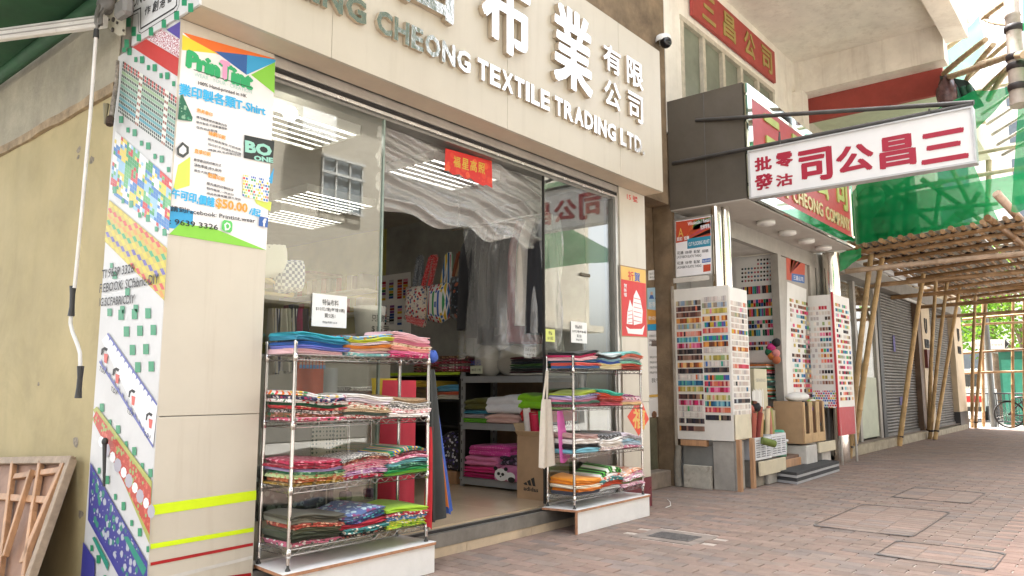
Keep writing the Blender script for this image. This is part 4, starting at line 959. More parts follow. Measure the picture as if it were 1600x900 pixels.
# white and pink tote bags on the second rack
T = thing('tote_bag', 'cream cotton tote bag hanging from the rack post by the cardboard box', 'bag', (5.90, 4.42, .62))
COT = fab('plain', (.70,.64,.55))
o = drape('body', None, None, COT, (5.855,1.23), (5.835,.60), .13, .24, 4.40, 4.40, .05, 2.5, 9, .02); o.parent = T; o.location = Vector(o.location) - Vector((5.90,4.42,.62))
for dx in (-.03, .03):
    mb = MB(); mb.beam((5.88+dx*.2, 4.405, 1.50), (5.85+dx, 4.41, 1.22), .028, .004, up=(0,1,0)); mb.build('strap', COT, T)
T = thing('tote_bag', 'pink tote bag with white letters behind the cream tote', 'bag', (6.0, 4.30, .63))
o = drape('body', None, None, NW('pink', (.62,.12,.40)), (5.98,1.12), (6.03,.645), .09, .19, 4.33, 4.31, .02, 1.5, 10, .012); o.parent = T; o.location = Vector(o.location) - Vector((6.0,4.30,.63))
for st, z in (('ONT', .73), ('UNI', .98)):
    mb = MB(); put_text(mb, st, (5.99, 4.262, z), XR, ZU, .09, .045, .03); mb.build('print', pr('white'), T)
GFILM = clear_mat('garment_film', 1.7, (.96,.96,.95), 0.12, haze=.17, bump=1.0, bsc=8.0)
# ================================================================== inside the textile shop
LAMP = mat('lamp_tube', (.9,.9,.9), .5, var=0, emit=((1.0,.97,.92), 1.3))
LOUV = mat('louvre_mirror', (.50,.50,.48), .3, .6, var=.03)
def troffer(x, y, lab):
    t = thing('ceiling_light', lab, 'ceiling light', (x, y, 3.57), 'louvre lights on the shop ceiling')
    w, l = 1.0, .72
    for (a, b, c_, d) in ((-w/2,w/2,-l/2,-l/2+.02), (-w/2,w/2,l/2-.02,l/2), (-w/2,-w/2+.02,-l/2+.02,l/2-.02), (w/2-.02,w/2,-l/2+.02,l/2-.02)):
        mb = MB(); mb.box(x+a, x+b, y+c_, y+d, 3.57, 3.659); mb.build('frame', WHITEP, t)
    mb = MB(); mb.box(x-w/2+.021, x+w/2-.021, y-l/2+.021, y+l/2-.021, 3.64, 3.655); mb.build('lamp_panel', LAMP, t)
    for k in range(1, 6):
        yy = y - l/2 + l*k/6; mb = MB(); mb.poly([(x-w/2+.02,yy-.045,3.572),(x+w/2-.02,yy-.045,3.572),(x+w/2-.02,yy,3.612),(x-w/2+.02,yy,3.612)], None); mb.poly([(x+w/2-.02,yy+.045,3.572),(x-w/2+.02,yy+.045,3.572),(x-w/2+.02,yy+.002,3.612),(x+w/2-.02,yy+.002,3.612)], None); mb.build('louvre', LOUV, t)
    for k in range(1, 9):
        xx = x - w/2 + w*k/9; mb = MB(); mb.poly([(xx-.04,y-l/2+.02,3.571),(xx-.04,y+l/2-.02,3.571),(xx,y+l/2-.02,3.608),(xx,y-l/2+.02,3.608)], None); mb.build('louvre', LOUV, t)
for (x, y, lab) in ((3.68, 5.55, 'lit louvre ceiling light closest to the left glass panel'), (5.55, 7.55, 'lit louvre ceiling light above the hanging tote bags'), (5.9, 8.6, 'lit louvre ceiling light deepest inside the shop'), (5.6, 5.55, 'lit louvre ceiling light behind the plastic sheet'), (2.8, 7.2, 'unseen louvre ceiling light added beside the side wall to brighten the shop'), (3.9, 10.3, 'unseen louvre ceiling light added over the rear to brighten the shop')): troffer(x, y, lab)  # last two are out of view, added to brighten the interior
mb = MB(); mb.blob((3.36, 5.05, 3.50), .055, .055, .06); tag(mb.build('light_bulb', mat('bulb', (.9,.9,.9), .4, var=0, emit=((1,.97,.9), 4))), 'round lit bulb under the shop ceiling near the glass', 'light bulb')
# ---- grey metal shelving against the wall
GM = mat('grey_enamel_metal', (.34,.35,.37), .45, .3, var=.06)
U = thing('metal_shelving', 'grey slotted metal shelving full of folded fleece', 'shelving', (6.95, 5.64, .2))
for (x, y) in ((6.66,6.25),(6.66,5.03),(7.24,6.25),(7.24,5.03)):
    mb = MB(); mb.box(x-.004, x+.034, y-.02, y+.02, .2, 1.52); o = mb.build('upright', GM, U)
    for k in range(12):
        mb = MB(); mb.box(x-.006, x-.0045, y-.006, y+.006, .26+k*.105, .30+k*.105); mb.build('slot', DARK, o)
for z in (1.44, .90, .27):
    mb = MB(); mb.box(6.65, 7.27, 5.0, 6.28, z+.005, z+.03); o = mb.build('shelf', GM, U)
    mb = MB(); mb.box(6.645, 6.655, 5.05, 6.23, z-.045, z+.028); mb.build('front_beam', GM, o)
mb = MB(); mb.box(7.275, 7.29, 5.0, 6.3, .2, 1.4); mb.build('back_panel', mat('brown_board', (.30,.19,.11), .7, var=.15), U)
def fold_side(yc, w, x0, d, z, th, m_, label, seed, nm='folded_fleece', lobes=2):
    o = folded(-w/2, w/2, 0, d, 0, th, m_, seed, lobes=lobes, rag=.01); o.name = nm; o.rotation_euler.z = -math.pi/2; o.location = (x0+d/2, yc, z)
    return tag(o, label, 'cloth', 'folded fleece inside the shop')
FL = lambda col: fab('plain', col, rough=.98)
F_ = [(5.64,.48,.93,.11,c('d9b3ab'),'dusty pink','under the white fleece'), (5.62,.50,1.045,.20,c('e4e4ea'),'thick white','on the grey middle shelf'),
      (5.16,.40,.93,.03,c('3a2060'),'purple','at the bottom of the red pile'), (5.16,.42,.965,.13,c('c01a20'),'bright red','under the lime fleece'), (5.18,.42,1.10,.17,c('8ed01f'),'thick lime green','on top of the red fleece'),
      (6.07,.34,.93,.05,c('6fbf2a'),'grass green','at the bottom of the olive pile'), (6.07,.33,.985,.045,c('b9b0b8'),'pale grey','between grass green and blue'), (6.06,.34,1.035,.04,c('3a8fae'),'teal blue','under the olive fleece'), (6.05,.34,1.08,.13,c('5a5a22'),'olive','topmost beside the white fleece'),
      (5.98,.46,.30,.06,c('c0186a'),'magenta','lowest on the bottom grey shelf'), (5.98,.46,.365,.07,c('d8307f'),'hot pink','on the magenta one'), (5.95,.50,.44,.11,c('e07fb0'),'soft pink','under the dotted pink one')]
for i, (yc, w, z, th, col, nm, wh) in enumerate(F_): fold_side(yc, w, 6.66, .5, z, th, FL(col), f'{nm} folded fleece {wh}', 700+i)
fold_side(5.85, .62, 6.68, .45, .555, .13, fab('dots', c('cf3f97'), c('e88ac4'), BLK, 40), 'pink dotted folded fleece topmost on the bottom grey shelf', 730)
fold_side(5.42, .55, 6.66, .5, .30, .16, fab('plain', c('c9789f')), 'dusky pink folded fleece behind the panda blanket', 731)
fold_side(5.42, .5, 6.68, .45, .47, .12, fab('floral', c('2a2230'), c('9a8aa0'), c('5a3a5a'), 20), 'dark patterned folded fleece above the panda blanket', 732)
PB = thing('panda_blanket', 'pink blanket with a black and white panda face on the bottom shelf', 'blanket', (6.63, 5.5, .30))
o = fold_side(5.50, .44, 6.63, .2, .30, .15, fab('plain', c('d77fae')), None, 733, 'blanket'); o.parent = PB; o.location = Vector(o.location) - Vector((6.63,5.5,.30)); del o['group']; del o['category']
def disc(yc, zc, ry, rz, x, m_, nm):
    mb = MB(); mb.poly([(x, yc+ry*math.cos(i*.524), zc+rz*math.sin(i*.524)) for i in range(12)][::-1], .003, (-1,0,0)); mb.build(nm, m_, PB)
disc(5.60,.375,.10,.07,6.612,pr('white'),'panda_head')
for (yy, zz, a, b) in ((5.68,.44,.028,.022),(5.53,.44,.028,.022),(5.635,.385,.022,.018),(5.575,.38,.022,.018),(5.605,.355,.012,.008),(5.45,.33,.05,.03)): disc(yy, zz, a, b, 6.607, BLACKP, 'panda_patch')
disc(5.47,.36,.07,.05,6.6115,pr('white'),'panda_body')
# dark low shelf further in
U = thing('dark_shelving', 'dark low shelving with a lime green top edge', 'shelving', (6.95, 6.9, .2))
for b_ in ((6.70,7.27,6.34,7.7,1.49,1.52), (6.70,7.27,6.34,7.7,1.17,1.19), (6.70,7.27,6.34,7.7,.86,.88), (7.24,7.27,6.34,7.7,.2,1.48), (6.72,7.24,7.67,7.7,.2,1.48), (6.72,7.24,6.34,6.37,.35,1.48)):
    mb = MB(); mb.box(*b_); mb.build('board', mat('dark_board', (.025,.024,.024), .5), U)
mb = MB(); mb.box(6.68, 6.698, 6.33, 8.3, 1.49, 1.525); mb.build('edge_strip', mat('lime_edge', (.42,.62,.03), .5), U)
for (yc, z, th, col, nm) in ((6.55,1.195,.05,c('e6e0d2'),'cream'), (6.55,1.25,.035,c('d86a4a'),'coral'), (6.55,1.29,.08,c('5fa8cc'),'light blue'), (6.98,1.195,.14,c('6a5a3a'),'khaki'), (6.98,1.34,.08,c('d9b83a'),'mustard')):
    fold_side(yc, .38, 6.72, .4, z, th, FL(col), f'{nm} folded cloth on the dark shelving', 760+int(yc*10+z*100))
fold_side(6.55, .36, 6.72, .4, .35, .42, fab('floral', c('24222c'), c('d0d0d8'), c('4a3a8a'), 26), 'tall dark patterned cloth bundle at the bottom of the dark shelving', 790)
mb = MB(); mb.box(6.70, 7.2, 6.38, 6.75, .2, .345); tag(mb.build('wooden_stool', WOOD, bevel=.006), 'low brown wooden block under the dark shelving', 'stool')
for k, (yc, z, n_) in enumerate(((6.95, 1.528, 5), (6.5, 1.528, 6))):
    pal = [('wine floral','floral',c('7a1f35'),c('d88aa0'),c('3a5a3a')), ('brown floral','floral',c('6a4a34'),c('c9a07a'),c('3a2a20')), ('dark red floral','floral',c('9a2430'),c('e0b0a0'),c('2a4a2a')), ('pink floral','floral',c('c9607f'),WH,c('5a2a3a')), ('grey floral','floral',c('8a8578'),c('d0c8b8'),c('4a4038')), ('crimson floral','floral',c('a01f35'),c('d8a0a8'),c('50101c'))]
    z_ = z
    for i in range(n_):
        p_ = pal[(i+k*2) % 6]; fold_side(yc, .42, 6.72, .45, z_, .034, fab(p_[1], p_[2], p_[3], p_[4], 30), f"{p_[0]} folded cloth, layer {['one','two','three','four','five','six'][i]} of the {['far','near'][k]} pile on the lime edge", 800+k*10+i, 'folded_cloth', 1); z_ += .033
# top of the grey shelving: bag of stuffing, dark cloth pile, paper sign
J = thing('stuffing_bag', 'clear bag of white stuffing with a handwritten price', 'bag', (6.9, 6.0, 1.47))
mb = MB(); mb.blob((6.86, 6.02, 1.64), .15, .19, .19, 18, 12, .06, 3); mb.build('stuffing', fab('plain', c('dcd7cc')), J)
mb = MB(); mb.blob((6.95, 5.72, 1.65), .15, .2, .18, 18, 12, .07, 5); mb.build('stuffing', fab('plain', c('d5d0c4')), J)
mb = MB(); mb.blob((6.86, 6.02, 1.64), .165, .205, .205, 18, 12, .07, 3); mb.build('bag_film', GFILM, J)
mb = MB(); put_text(mb, '20元', (6.665, 6.13, 1.60), YR, ZU, .17, .06, .01); mb.build('writing', pr('ink_blue', (.08,.12,.4)), J)
mb = MB(); mb.box(6.655, 6.66, 5.93, 6.12, 1.50, 1.59); mb.build('price_note', pr('note_green', (.60,.64,.50)), J)
mb = MB(); put_text(mb, '棉花 1包', (6.6535, 6.10, 1.53), YR, ZU, .15, .03, .0); mb.build('writing', BLACKP, J)
z_ = 1.475
for i, (nm, col) in enumerate((('white', c('d8d4cc')), ('maroon', c('3a0f1c')), ('black', c('1a1a1c')), ('dark green', c('1e4a36')), ('olive green', c('3f6a2a')), ('navy', c('1c2238')), ('charcoal', c('262028')), ('wine', c('5a1428')))):
    fold_side(5.28, .46, 6.66, .5, z_, .026, FL(col), f'{nm} folded cloth in the dark pile on the grey shelving', 850+i, 'folded_cloth', 1); z_ += .0255
notice(6.52, 6.74, 1.66, 1.79, 5.2, [('布碎 $10/包', .1, .9, .55, .85), ('每包任揀', .2, .8, .15, .4)], 'white price card propped on the dark cloth pile')
# cardboard box with fabric rolls
CARD = mat('cardboard', (.40,.26,.15), .8, var=.08, sc=4, bump=.06)
B = thing('cardboard_box', 'tall cardboard box with a three stripe logo holding fabric rolls', 'box', (6.5, 4.96, .2))
for b_ in ((6.30,6.31,4.74,5.12,.2,.84), (6.69,6.70,4.74,5.12,.2,.84), (6.311,6.689,4.74,4.75,.2,.84), (6.311,6.689,5.11,5.12,.2,.84), (6.311,6.689,4.751,5.109,.2,.21)):
    mb = MB(); mb.box(*b_); mb.build('side', CARD, B)
for (a, b, e) in (((6.30,5.11,.84), (6.30,4.75,.84), (-.05,0,.05)), ((6.31,5.12,.84), (6.69,5.12,.84), (0,.06,.12)), ((6.31,4.74,.84), (6.69,4.74,.84), (0,-.09,.04))):
    mb = MB(); e = Vector(e); a, b = Vector(a), Vector(b); mb.poly([a, b, b+e, a+e], .005, (.3,.3,.9)); mb.build('flap', mat('cardboard_in', (.50,.36,.22), .8, var=.06), B)
s_ = Sheet(B, lambda u, v: PX(u, v, 6.2995), (-1,0,0))
for k, h in enumerate((4.5, 8, 11.5)):
    a = 820 + k*6.2; s_.lay('stripe', BLACKP, [(a, 757.5+k*.9), (a+4.4, 758.3+k*.9), (a+2.6-h*.05, 757.5-h), (a-1.8-h*.1, 757.5-h+2.2)], inc=0)
s_.text('logo_text', BLACKP, [('adidas', (818,766), (841,769.5), (818,759.5))], .03)
for i, (dy, col, nm) in enumerate(((0, c('d8274f'), 'red'), (.09, c('c01f3f'), 'dark red'), (-.12, c('2fae4a'), 'green'), (.2, c('e8e2da'), 'white'))):
    t = thing('fabric_roll', f'{nm} fabric roll standing in the cardboard box', 'roll', (6.40, 4.93+dy*.8, .25), 'rolls in the cardboard box')
    x_, y_ = 6.36+.05*(i % 2), 4.93+dy*.75; mb = MB(); mb.tube([(x_+.1,y_-.02,.25),(x_,y_,1.06+.02*i)], .04, 12); mb.build('cloth_roll', mat('roll_'+nm, col, .6), t)
    mb = MB(); mb.lathe((x_, y_, 1.06+.02*i), [(.0,.004),(.018,.004),(.018,-.01)], 10); mb.build('core', CARD, t)
# ---- tote bags on the grey wall
def tote(pts, strap, m_, label, x=6.5, strap_m=None, band=None):
    q = [PX(u, v, x) for (u, v) in pts]; cx = sum(q, Vector())/len(q)
    t = thing('tote_bag', label, 'bag', (x, cx.y, min(p.z for p in q)), 'tote bags hung inside the shop')
    mb = MB(); n = len(q)
    # pillowy body: rim ring, bulged centre
    vs = [Vector(p) for p in q] + [p*.55 + cx*.45 + Vector((-.06,0,0)) for p in q] + [cx + Vector((-.07,0,0))]
    fs = [(i, (i+1) % n, n+(i+1) % n, n+i) for i in range(n)] + [(n+i, n+(i+1) % n, 2*n) for i in range(n)]
    vs2 = vs + [p*.9 + cx*.1 + Vector((.05,0,0)) for p in q]; fs += [((i+1) % n, i, 2*n+1+i, 2*n+1+(i+1) % n) for i in range(n)] + [tuple(range(2*n+1, 3*n+1))]
    mb.add(vs2, fs, None, True); mb.build('body', m_, t)
    for k in (0, 1):
        pt = [PX(u, v, x - .01 + .03*k) for (u, v) in strap]; mb = MB()
        for a, b in zip(pt, pt[1:]): mb.beam(a, b, .05, .005, up=(1,0,0))
        mb.build('strap', strap_m or m_, t); strap = [(u+3, v-1) for (u, v) in strap]
    if band:
        qq = [PX(u, v, x-.072) for (u, v) in band]; mb = MB(); mb.poly(qq[::-1], .002, (-1,0,0)); mb.build('band', strap_m or m_, t)
REDDOT = fab('dots', c('c8202a'), c('f2e6e2'), BLK, 55)
tote([(634,449),(662,446),(668,480),(662,512),(648,509),(631,498)], [(660,447),(672,402),(680,402),(670,447)], fab('floral', c('ded4c8'), c('c4303a'), c('5a6a8a'), 24), 'cream tote bag with red dotted strap and base', strap_m=REDDOT, band=[(633,492),(664,500),(660,511),(636,503)])
tote([(668,447),(700,441),(706,470),(700,498),(690,505),(664,500)], [(690,442),(698,398),(702,398),(700,442)], fab('blocks', c('c23040'), c('3a6aa0'), c('d8a23a'), 12), 'patchwork print tote bag with a black base')
tote([(704,434),(733,428),(736,470),(736,503),(722,506),(702,495)], [(708,432),(716,396),(721,396),(722,430)], fab('floral', c('20242c'), c('b05a3a'), c('7a8a9a'), 14), 'dark scale print tote bag beside the wrapped garments', strap_m=fab('stripes', c('8a4a30'), c('2a2a3a'), c('c0a080'), 60))
tote([(642,452),(656,450),(660,475),(652,488),(640,480)], [(646,451),(653,402),(657,402),(656,450)], fab('speck', c('6a7078'), c('9aa0aa')), 'grey chambray tote bag behind the red dotted one', x=6.6)
# ---- garments wrapped in clear plastic on a rail
RAIL = thing('clothes_rail', 'steel rail under the ceiling carrying wrapped garments', 'rail', (6.2, 5.2, 3.15))
mb = MB(); mb.tube([(6.2,4.62,3.14),(6.2,6.0,3.14)], .014, 8); mb.build('bar', WIRE, RAIL)
for yy in (4.7, 5.9):
    mb = MB(); mb.tube([(6.2,yy,3.14),(6.2,yy,3.66)], .008, 6); mb.build('hanger_rod', WIRE, RAIL)
gc = [c('1a1a1e'), c('232327'), c('15161a'), c('2a2a2e'), c('1d1d22'), c('6a1f2a'), c('c8c2b8'), c('1a1b20')]
for i in range(8):
    yc = 5.62 - i*.135; r = random.Random(40+i)
    def g(a, b, yc=yc, i=i):
        w = .05 + .10*b; th = a*2*math.pi
        return (6.2 + .24*math.cos(th)*(.45+.55*min(1,b*4))*(1+.10*math.sin(5*th+i)), yc + w*math.sin(th)*(1+.25*math.sin(3*th+i*2)), 3.08 - (1.12+.08*(i % 3))*b)
    mb = MB(); mb.grid(g, 20, 10)
    nm = {5: 'wine red', 6: 'off white'}.get(i, 'black')
    tag(mb.build('garment', fab('plain', gc[i])), f'{nm} garment hanging in clear plastic on the rail', 'garment', 'garments on the rail')
def wrap(a, b):
    th = a*2*math.pi; k = 1 + .07*math.sin(9*th+4*b) + .05*math.sin(17*th-6*b)
    return (6.2 + (.28 + .05*b)*k*math.cos(th), 5.14 + (.60+.02*b)*k*math.sin(th), 3.10 - 1.42*b + .04*math.sin(6*th)*b)
mb = MB(); mb.grid(wrap, 72, 16); tag(mb.build('garment_cover', GFILM), 'clear plastic cover wrapped round the hanging garments', 'plastic cover')
# ---- thread cards and shelves on the far wall
def colorrow(mb, p0, right, up, w, h, n, pal, r, nrm, gap=.12, th=.006, skip=0.0):
    p0, right, up, nrm = Vector(p0), Vector(right), Vector(up), Vector(nrm)
    for i in range(n):
        if r.random() < skip: continue
        a = w*(i+gap/2)/n; b = w*(i+1-gap/2)/n; col = pal(i, n, r) if callable(pal) else r.choice(pal)
        q = [p0+right*a, p0+right*b, p0+right*b+up*h, p0+right*a+up*h]
        mb.poly(q, th, nrm, col)
ATT = mat('swatch', rough=.8, var=.08, src='attr')
rp = [c(x) for x in ('b02a3a','2a4a8a','2a6a4a','d8b03a','1f1f24','e8e0d8','7a4a8a','d86a3a','4a9ab0','8a3a2a','c0c0c0','e090a8')]
TB = thing('thread_chart', 'white wall chart of thread samples beside the tote bags', 'chart', (7.29, 8.2, 1.9))
q = [PX(*a, 7.296) for a in ((590,432),(642,425),(642,548),(590,548))]; mb = MB(); mb.poly(q[::-1], .006, (-1,0,0)); mb.build('board', PAPER, TB)
r = random.Random(8)
for (u0, v0) in ((596,440),(608,437),(621,437),(630,436),(597,478),(609,477),(621,478),(598,516),(610,516),(622,516)):
    p = PX(u0, v0+30, 7.285); mb = MB()
    for k in range(7): mb.poly([(7.284,p.y,p.z+k*.04),(7.284,p.y-.09,p.z+k*.04),(7.284,p.y-.09,p.z+k*.04+.034),(7.284,p.y,p.z+k*.04+.034)], .004, (-1,0,0), r.choice(rp))
    mb.build('thread_column', ATT, TB)
for row, (z0, n) in enumerate(((2.75, 16), (2.42, 14))):
    SHf = thing('wall_shelf', ['upper', 'lower'][row] + ' white wall shelf packed with thread boxes', 'shelf', (7.1, 9.6, z0))
    mb = MB(); mb.box(6.98, 7.298, 8.5, 10.6, z0-.03, z0); mb.build('plank', WHITEP, SHf)
    for k in range(n):
        mb = MB(); yy = 10.5 - k*(1.95/n); mb.box(7.0, 7.25, yy-(1.95/n)+.012, yy, z0+.001, z0+.2+.03*r.random())
        tag(mb.build('thread_box', mat('box_%d' % (k % 8), [c('8a2a3a'),c('2a3a5a'),c('3a4a3a'),c('c23a3a'),c('b09a4a'),c('d0c8c0'),c('5a3a5a'),c('303030')][k % 8], .6)), ['wine','navy','dark green','red','tan','pale','plum','black'][k % 8] + ' thread box standing on the ' + ['upper','lower'][row] + ' white wall shelf', 'box', 'thread boxes on the wall shelves')
LS = thing('lime_cabinet', 'lime green cabinet wall with wooden shelf behind the left glass', 'cabinet', (6.9, 10.5, .2))
for b_ in ((6.9,7.29,8.8,12.2,2.02,2.05), (6.9,7.29,8.8,12.2,1.62,1.65), (6.9,7.29,8.8,12.2,1.22,1.25)):
    mb = MB(); mb.box(*b_); mb.build('shelf', mat('lime_board', (.46,.44,.06), .6, var=.06), LS)
for yy in (8.8, 9.9, 11.0, 12.1):
    mb = MB(); mb.box(6.92, 7.29, yy, yy+.03, .2, 2.02); mb.build('divider', mat('lime_board'), LS)
mb = MB(); mb.box(6.7, 7.295, 9.4, 11.6, 3.02, 3.06); mb.build('wooden_shelf', WOOD, LS)
for k in range(9):
    yc = 9.1 + k*.36; col = rp[(k*5) % 12]
    fold_side(yc, .3, 6.93, .3, [1.655, 1.255, 1.655][k % 3], .22, FL(tuple(x*.7 for x in col)), ['wine','navy','leaf green','ochre','black','ivory','violet','rust','teal','brown','silver','rose'][(k*5) % 12] + ' folded cloth bundle on the lime cabinet behind the glass', 900+k)
# ---- close behind the left glass
def cushion(c0, rx, ry, rz, m_, label):
    mb = MB()
    def fn(a, b):
        x, z = 2*a-1, 2*b-1; e = max(0, (1-x**4)*(1-z**4))**.5
        return (c0[0]+rx*x*(1-.08*z*z), c0[1]-ry*e, c0[2]+rz*z*(1-.08*x*x)+.25*rx*x*.6)
    mb.grid(fn, 12, 12); mb.grid(lambda a, b: (fn(1-a, b)[0], 2*c0[1]-fn(1-a, b)[1], fn(1-a, b)[2]), 12, 12)
    tag(mb.build('cushion', m_), label, 'cushion')
a = PY(422, 408, 5.0); cushion(a, .14, .07, .13, fab('dots', c('e8e4dc'), c('26262a'), BLK, 22), 'white cushion with black spots behind the left glass')
a = PY(452, 432, 5.0); cushion(a, .13, .07, .13, fab('check', c('d0d4dc'), c('4a5a80'), BLK, 40), 'blue checked cushion with red print behind the left glass')
for k in range(2):
    t = thing('wooden_hanger', ['upper', 'lower'][k] + ' pale wooden clothes hanger below the cushions', 'hanger', (3.0, 5.0, 2.2))
    mb = MB(); p = [PY(*a, 5.0+.06*k) for a in ((408,430+6*k),(458,458+2*k),(456,463),(408,456+2*k))]
    for a_, b_ in zip(p, p[1:]): mb.beam(a_, b_, .02, .012, up=(0,1,0))
    mb.build('bar', mat('pale_wood', (.58,.42,.14), .5, var=.1), t)
for i, (u, col) in enumerate(((425,c('b8b0a0')),(434,c('7a86b0')),(443,c('d0ccc0')),(452,c('a8a89a')),(462,c('5a6a90')),(470,c('a01f5a')),(478,c('2a2a30')))):
    p = PY(u, 482, 5.4); drape('hanging_garment', ['cream','blue grey','off white','grey','slate blue','magenta','black'][i] + ' garment hanging in the row behind the left glass', 'garment', fab('stripes' if i % 3 == 1 else 'plain', col, WH, BLK, 60), (p.x, p.z), (p.x+.01, p.z-.52), .05, .075, 5.4, 5.4, .1, 2, 60+i, .02, 'garments behind the left glass')
t = thing('display_bin', 'white cylinder bin with a price notice behind the glass', 'bin', (4.9, 6.2, .9)); p = PY(577, 530, 6.2)
mb = MB(); mb.lathe((p.x, p.y, p.z), [(.0,0),(.14,0),(.17,.34),(.165,.34),(.135,.02)], 20); mb.build('shell', mat('bin_white', (.66,.66,.64), .5), t)
for st, dz in (('只限即日', .17), ('$15元', .06)):
    mb = MB(); put_text(mb, st, (p.x-.12, p.y-.175, p.z+dz), XR, ZU, .24, .07, .01); mb.build('print', BLACKP, t)
p = PY(577, 530, 6.2); part('display_table', mat('table_grey', (.35,.34,.32), .6), S1, (p.x-.5, p.x+.5, 6.0, 6.6, .9, p.z)) if False else None
t = thing('counter', 'grey counter standing behind the left glass', 'counter', (3.9, 6.3, .2))
for b_ in ((3.0,5.4,6.0,6.7,1.60,1.64), (3.05,5.35,6.05,6.65,.2,1.598)):
    mb = MB(); mb.box(*b_); mb.build('slab', mat('counter_grey', (.30,.29,.26), .5, var=.08), t, bevel=.004)
p0, p1 = PY(465, 563, 4.85), PY(505, 620, 4.85)
t = thing('pencil_print_cloth', 'orange cloth panel printed with a row of pencils behind the rack', 'cloth', ((p0.x+p1.x)/2, 4.85, p1.z))
mb = MB(); mb.grid(lambda a, b: (p0.x+(p1.x-p0.x)*a, 4.85+.012*math.sin(a*9), p0.z+(p1.z-p0.z)*b), 10, 4); mb.build('cloth', fab('plain', c('d8582a')), t)
for k in range(8):
    x_ = p0.x + (p1.x-p0.x)*(k+.5)/8; mb = MB(); mb.poly([(x_-.012, 4.83, p0.z-.03), (x_+.012, 4.83, p0.z-.03), (x_, 4.83, p0.z+.03)], None); mb.build('pencil_tip', pr('tip', (.55,.35,.3)), t)
    mb = MB(); mb.poly([(x_-.012, 4.8295, p0.z-.06), (x_+.012, 4.8295, p0.z-.06), (x_+.012, 4.8295, p0.z-.032), (x_-.012, 4.8295, p0.z-.032)], None); mb.build('pencil_band', pr('tipblue', (.1,.25,.5)), t)
p0 = PY(518, 575, 4.9); drape('hanging_cloth', 'light grey cloth strip hanging beside the pencil print', 'cloth', fab('plain', c('a8a8a6')), (p0.x, p0.z), (p0.x, p0.z-.5), .13, .14, 4.9, 4.9, .03, 2, 71, .005)
for (u, w, lab) in ((505, .2, 'cream spotted cloth hanging under the left rack shelf'), (532, .12, 'narrower cream spotted cloth hanging beside the wider one')):
    p0 = PY(u, 668, 4.85); drape('hanging_cloth', lab, 'cloth', fab('dots', c('c8beaa'), c('4a5a4a'), BLK, 32), (p0.x, p0.z), (p0.x, p0.z-.36), w, w, 4.85, 4.85, .02, 1.5, 72+u, .004)
t = thing('floor_stand', 'black floor stand with hexagon feet behind the left rack', 'stand', (4.4, 5.2, .2))
for (u, v) in ((487,700),(543,660),(580,660)):
    p = PY(u, v, 5.2); mb = MB(); mb.tube([(p.x,5.2,.45),(p.x,5.2,1.2)], .008, 6); mb.build('leg', WIRE, t); mb = MB(); mb.lathe((p.x,5.2,.40), [(0,0),(.05,0),(.06,.04),(.05,.08),(0,.08)], 6, smooth=False); mb.build('hexagon_foot', mat('dark_purple', (.06,.04,.08), .5), t)
mb = MB(); p = PY(519, 700, 5.2); mb.box(p.x-.02, p.x+.02, 5.19, 5.22, .2, 1.5); mb.build('post', BLKPL, t)
p0 = PY(430, 760, 4.85); fold_side(4.9, .5, 2.9, .6, .45, .3, fab('floral', c('3a4440'), c('8a9a94'), c('20282a'), 20), 'dark green patterned cloth bundle behind the left glass low down', 960)
z_ = 1.19
t = thing('small_table', 'chrome legged side table with cloth behind the rack', 'table', (4.55, 5.6, .2))
mb = MB(); mb.box(4.3, 5.1, 5.4, 5.9, 1.14, 1.17); mb.build('top', ALU, t)
for (x, y) in ((4.33,5.43),(5.07,5.43),(4.33,5.87),(5.07,5.87)):
    mb = MB(); mb.tube([(x,y,.2),(x,y,1.14)], .012, 6); mb.build('leg', WIRE, t)
for i in range(4):
    p_ = [('grey', c('b8b6b2')), ('charcoal', c('4a4648')), ('brown', c('6a4a3a')), ('white', c('d8d4d0'))][i]
    o = folded(4.35, 5.0, 5.45, 5.85, z_, .04, fab('speck', p_[1], tuple(x*.5 for x in p_[1])), 970+i); tag(o, f'{p_[0]} speckled folded cloth on the chrome legged side table', 'cloth', 'cloth on the side table'); z_ += .04
drape('hanging_cloth', 'yellow cloth hanging beside the red panel in the doorway', 'cloth', fab('plain', c('b8a02a')), (4.35,1.42), (4.3,1.25), .3, .2, 5.0, 5.0, .05, 2, 77, .02)
# ================================================================== recess between the shops
RC = thing('recess_wall', 'stained brown concrete wall in the gap between the two shops', 'wall', (8.75, 5.2, 0))
part('wall', BROWNC, RC, (7.9, 9.75, 5.30, 5.5, .0, 8.0))
part('lower_wall', mat('mossy_concrete', (.15,.14,.09), .9, var=.25, sc=4, bump=.4, stain=(.06,.08,.04), stain_sc=2), RC, (7.9, 9.6, 5.285, 5.299, .22, 1.25))
part('kerb_step', mat('grey_step', (.27,.22,.18), .85, var=.2, bump=.4, stain=(.12,.10,.08)), RC, (7.89, 9.56, 5.06, 5.284, 0, .22), bevel=.01)
for (pts, r_, m_) in (([(1036,60),(1043,140),(1043,300),(1047,430),(1050,700)], .022, mat('pvc_conduit', (.40,.34,.28), .6, var=.12)), ([(1041,200),(1044,290),(1044,345)], .010, mat('black_plastic'))):
    mb = MB(); mb.tube([PY(u, v, 5.22) for (u, v) in pts], r_, 8); tag(mb.build('conduit', m_), 'brown plastic conduit running down the gap' if r_ > .015 else 'thin black cable beside the brown conduit', 'pipe')
po = thing('event_poster', 'blue and orange event poster with three faces in the gap', 'poster', (9.3, 5.28, 2.0)); sh = Sheet(po, flat_y(5.283), (0,-1,0))
sh.lay('sheet', pr('pale_blue', (.42,.60,.72)), [(1011,450),(1043,448),(1044,516),(1012,516)])
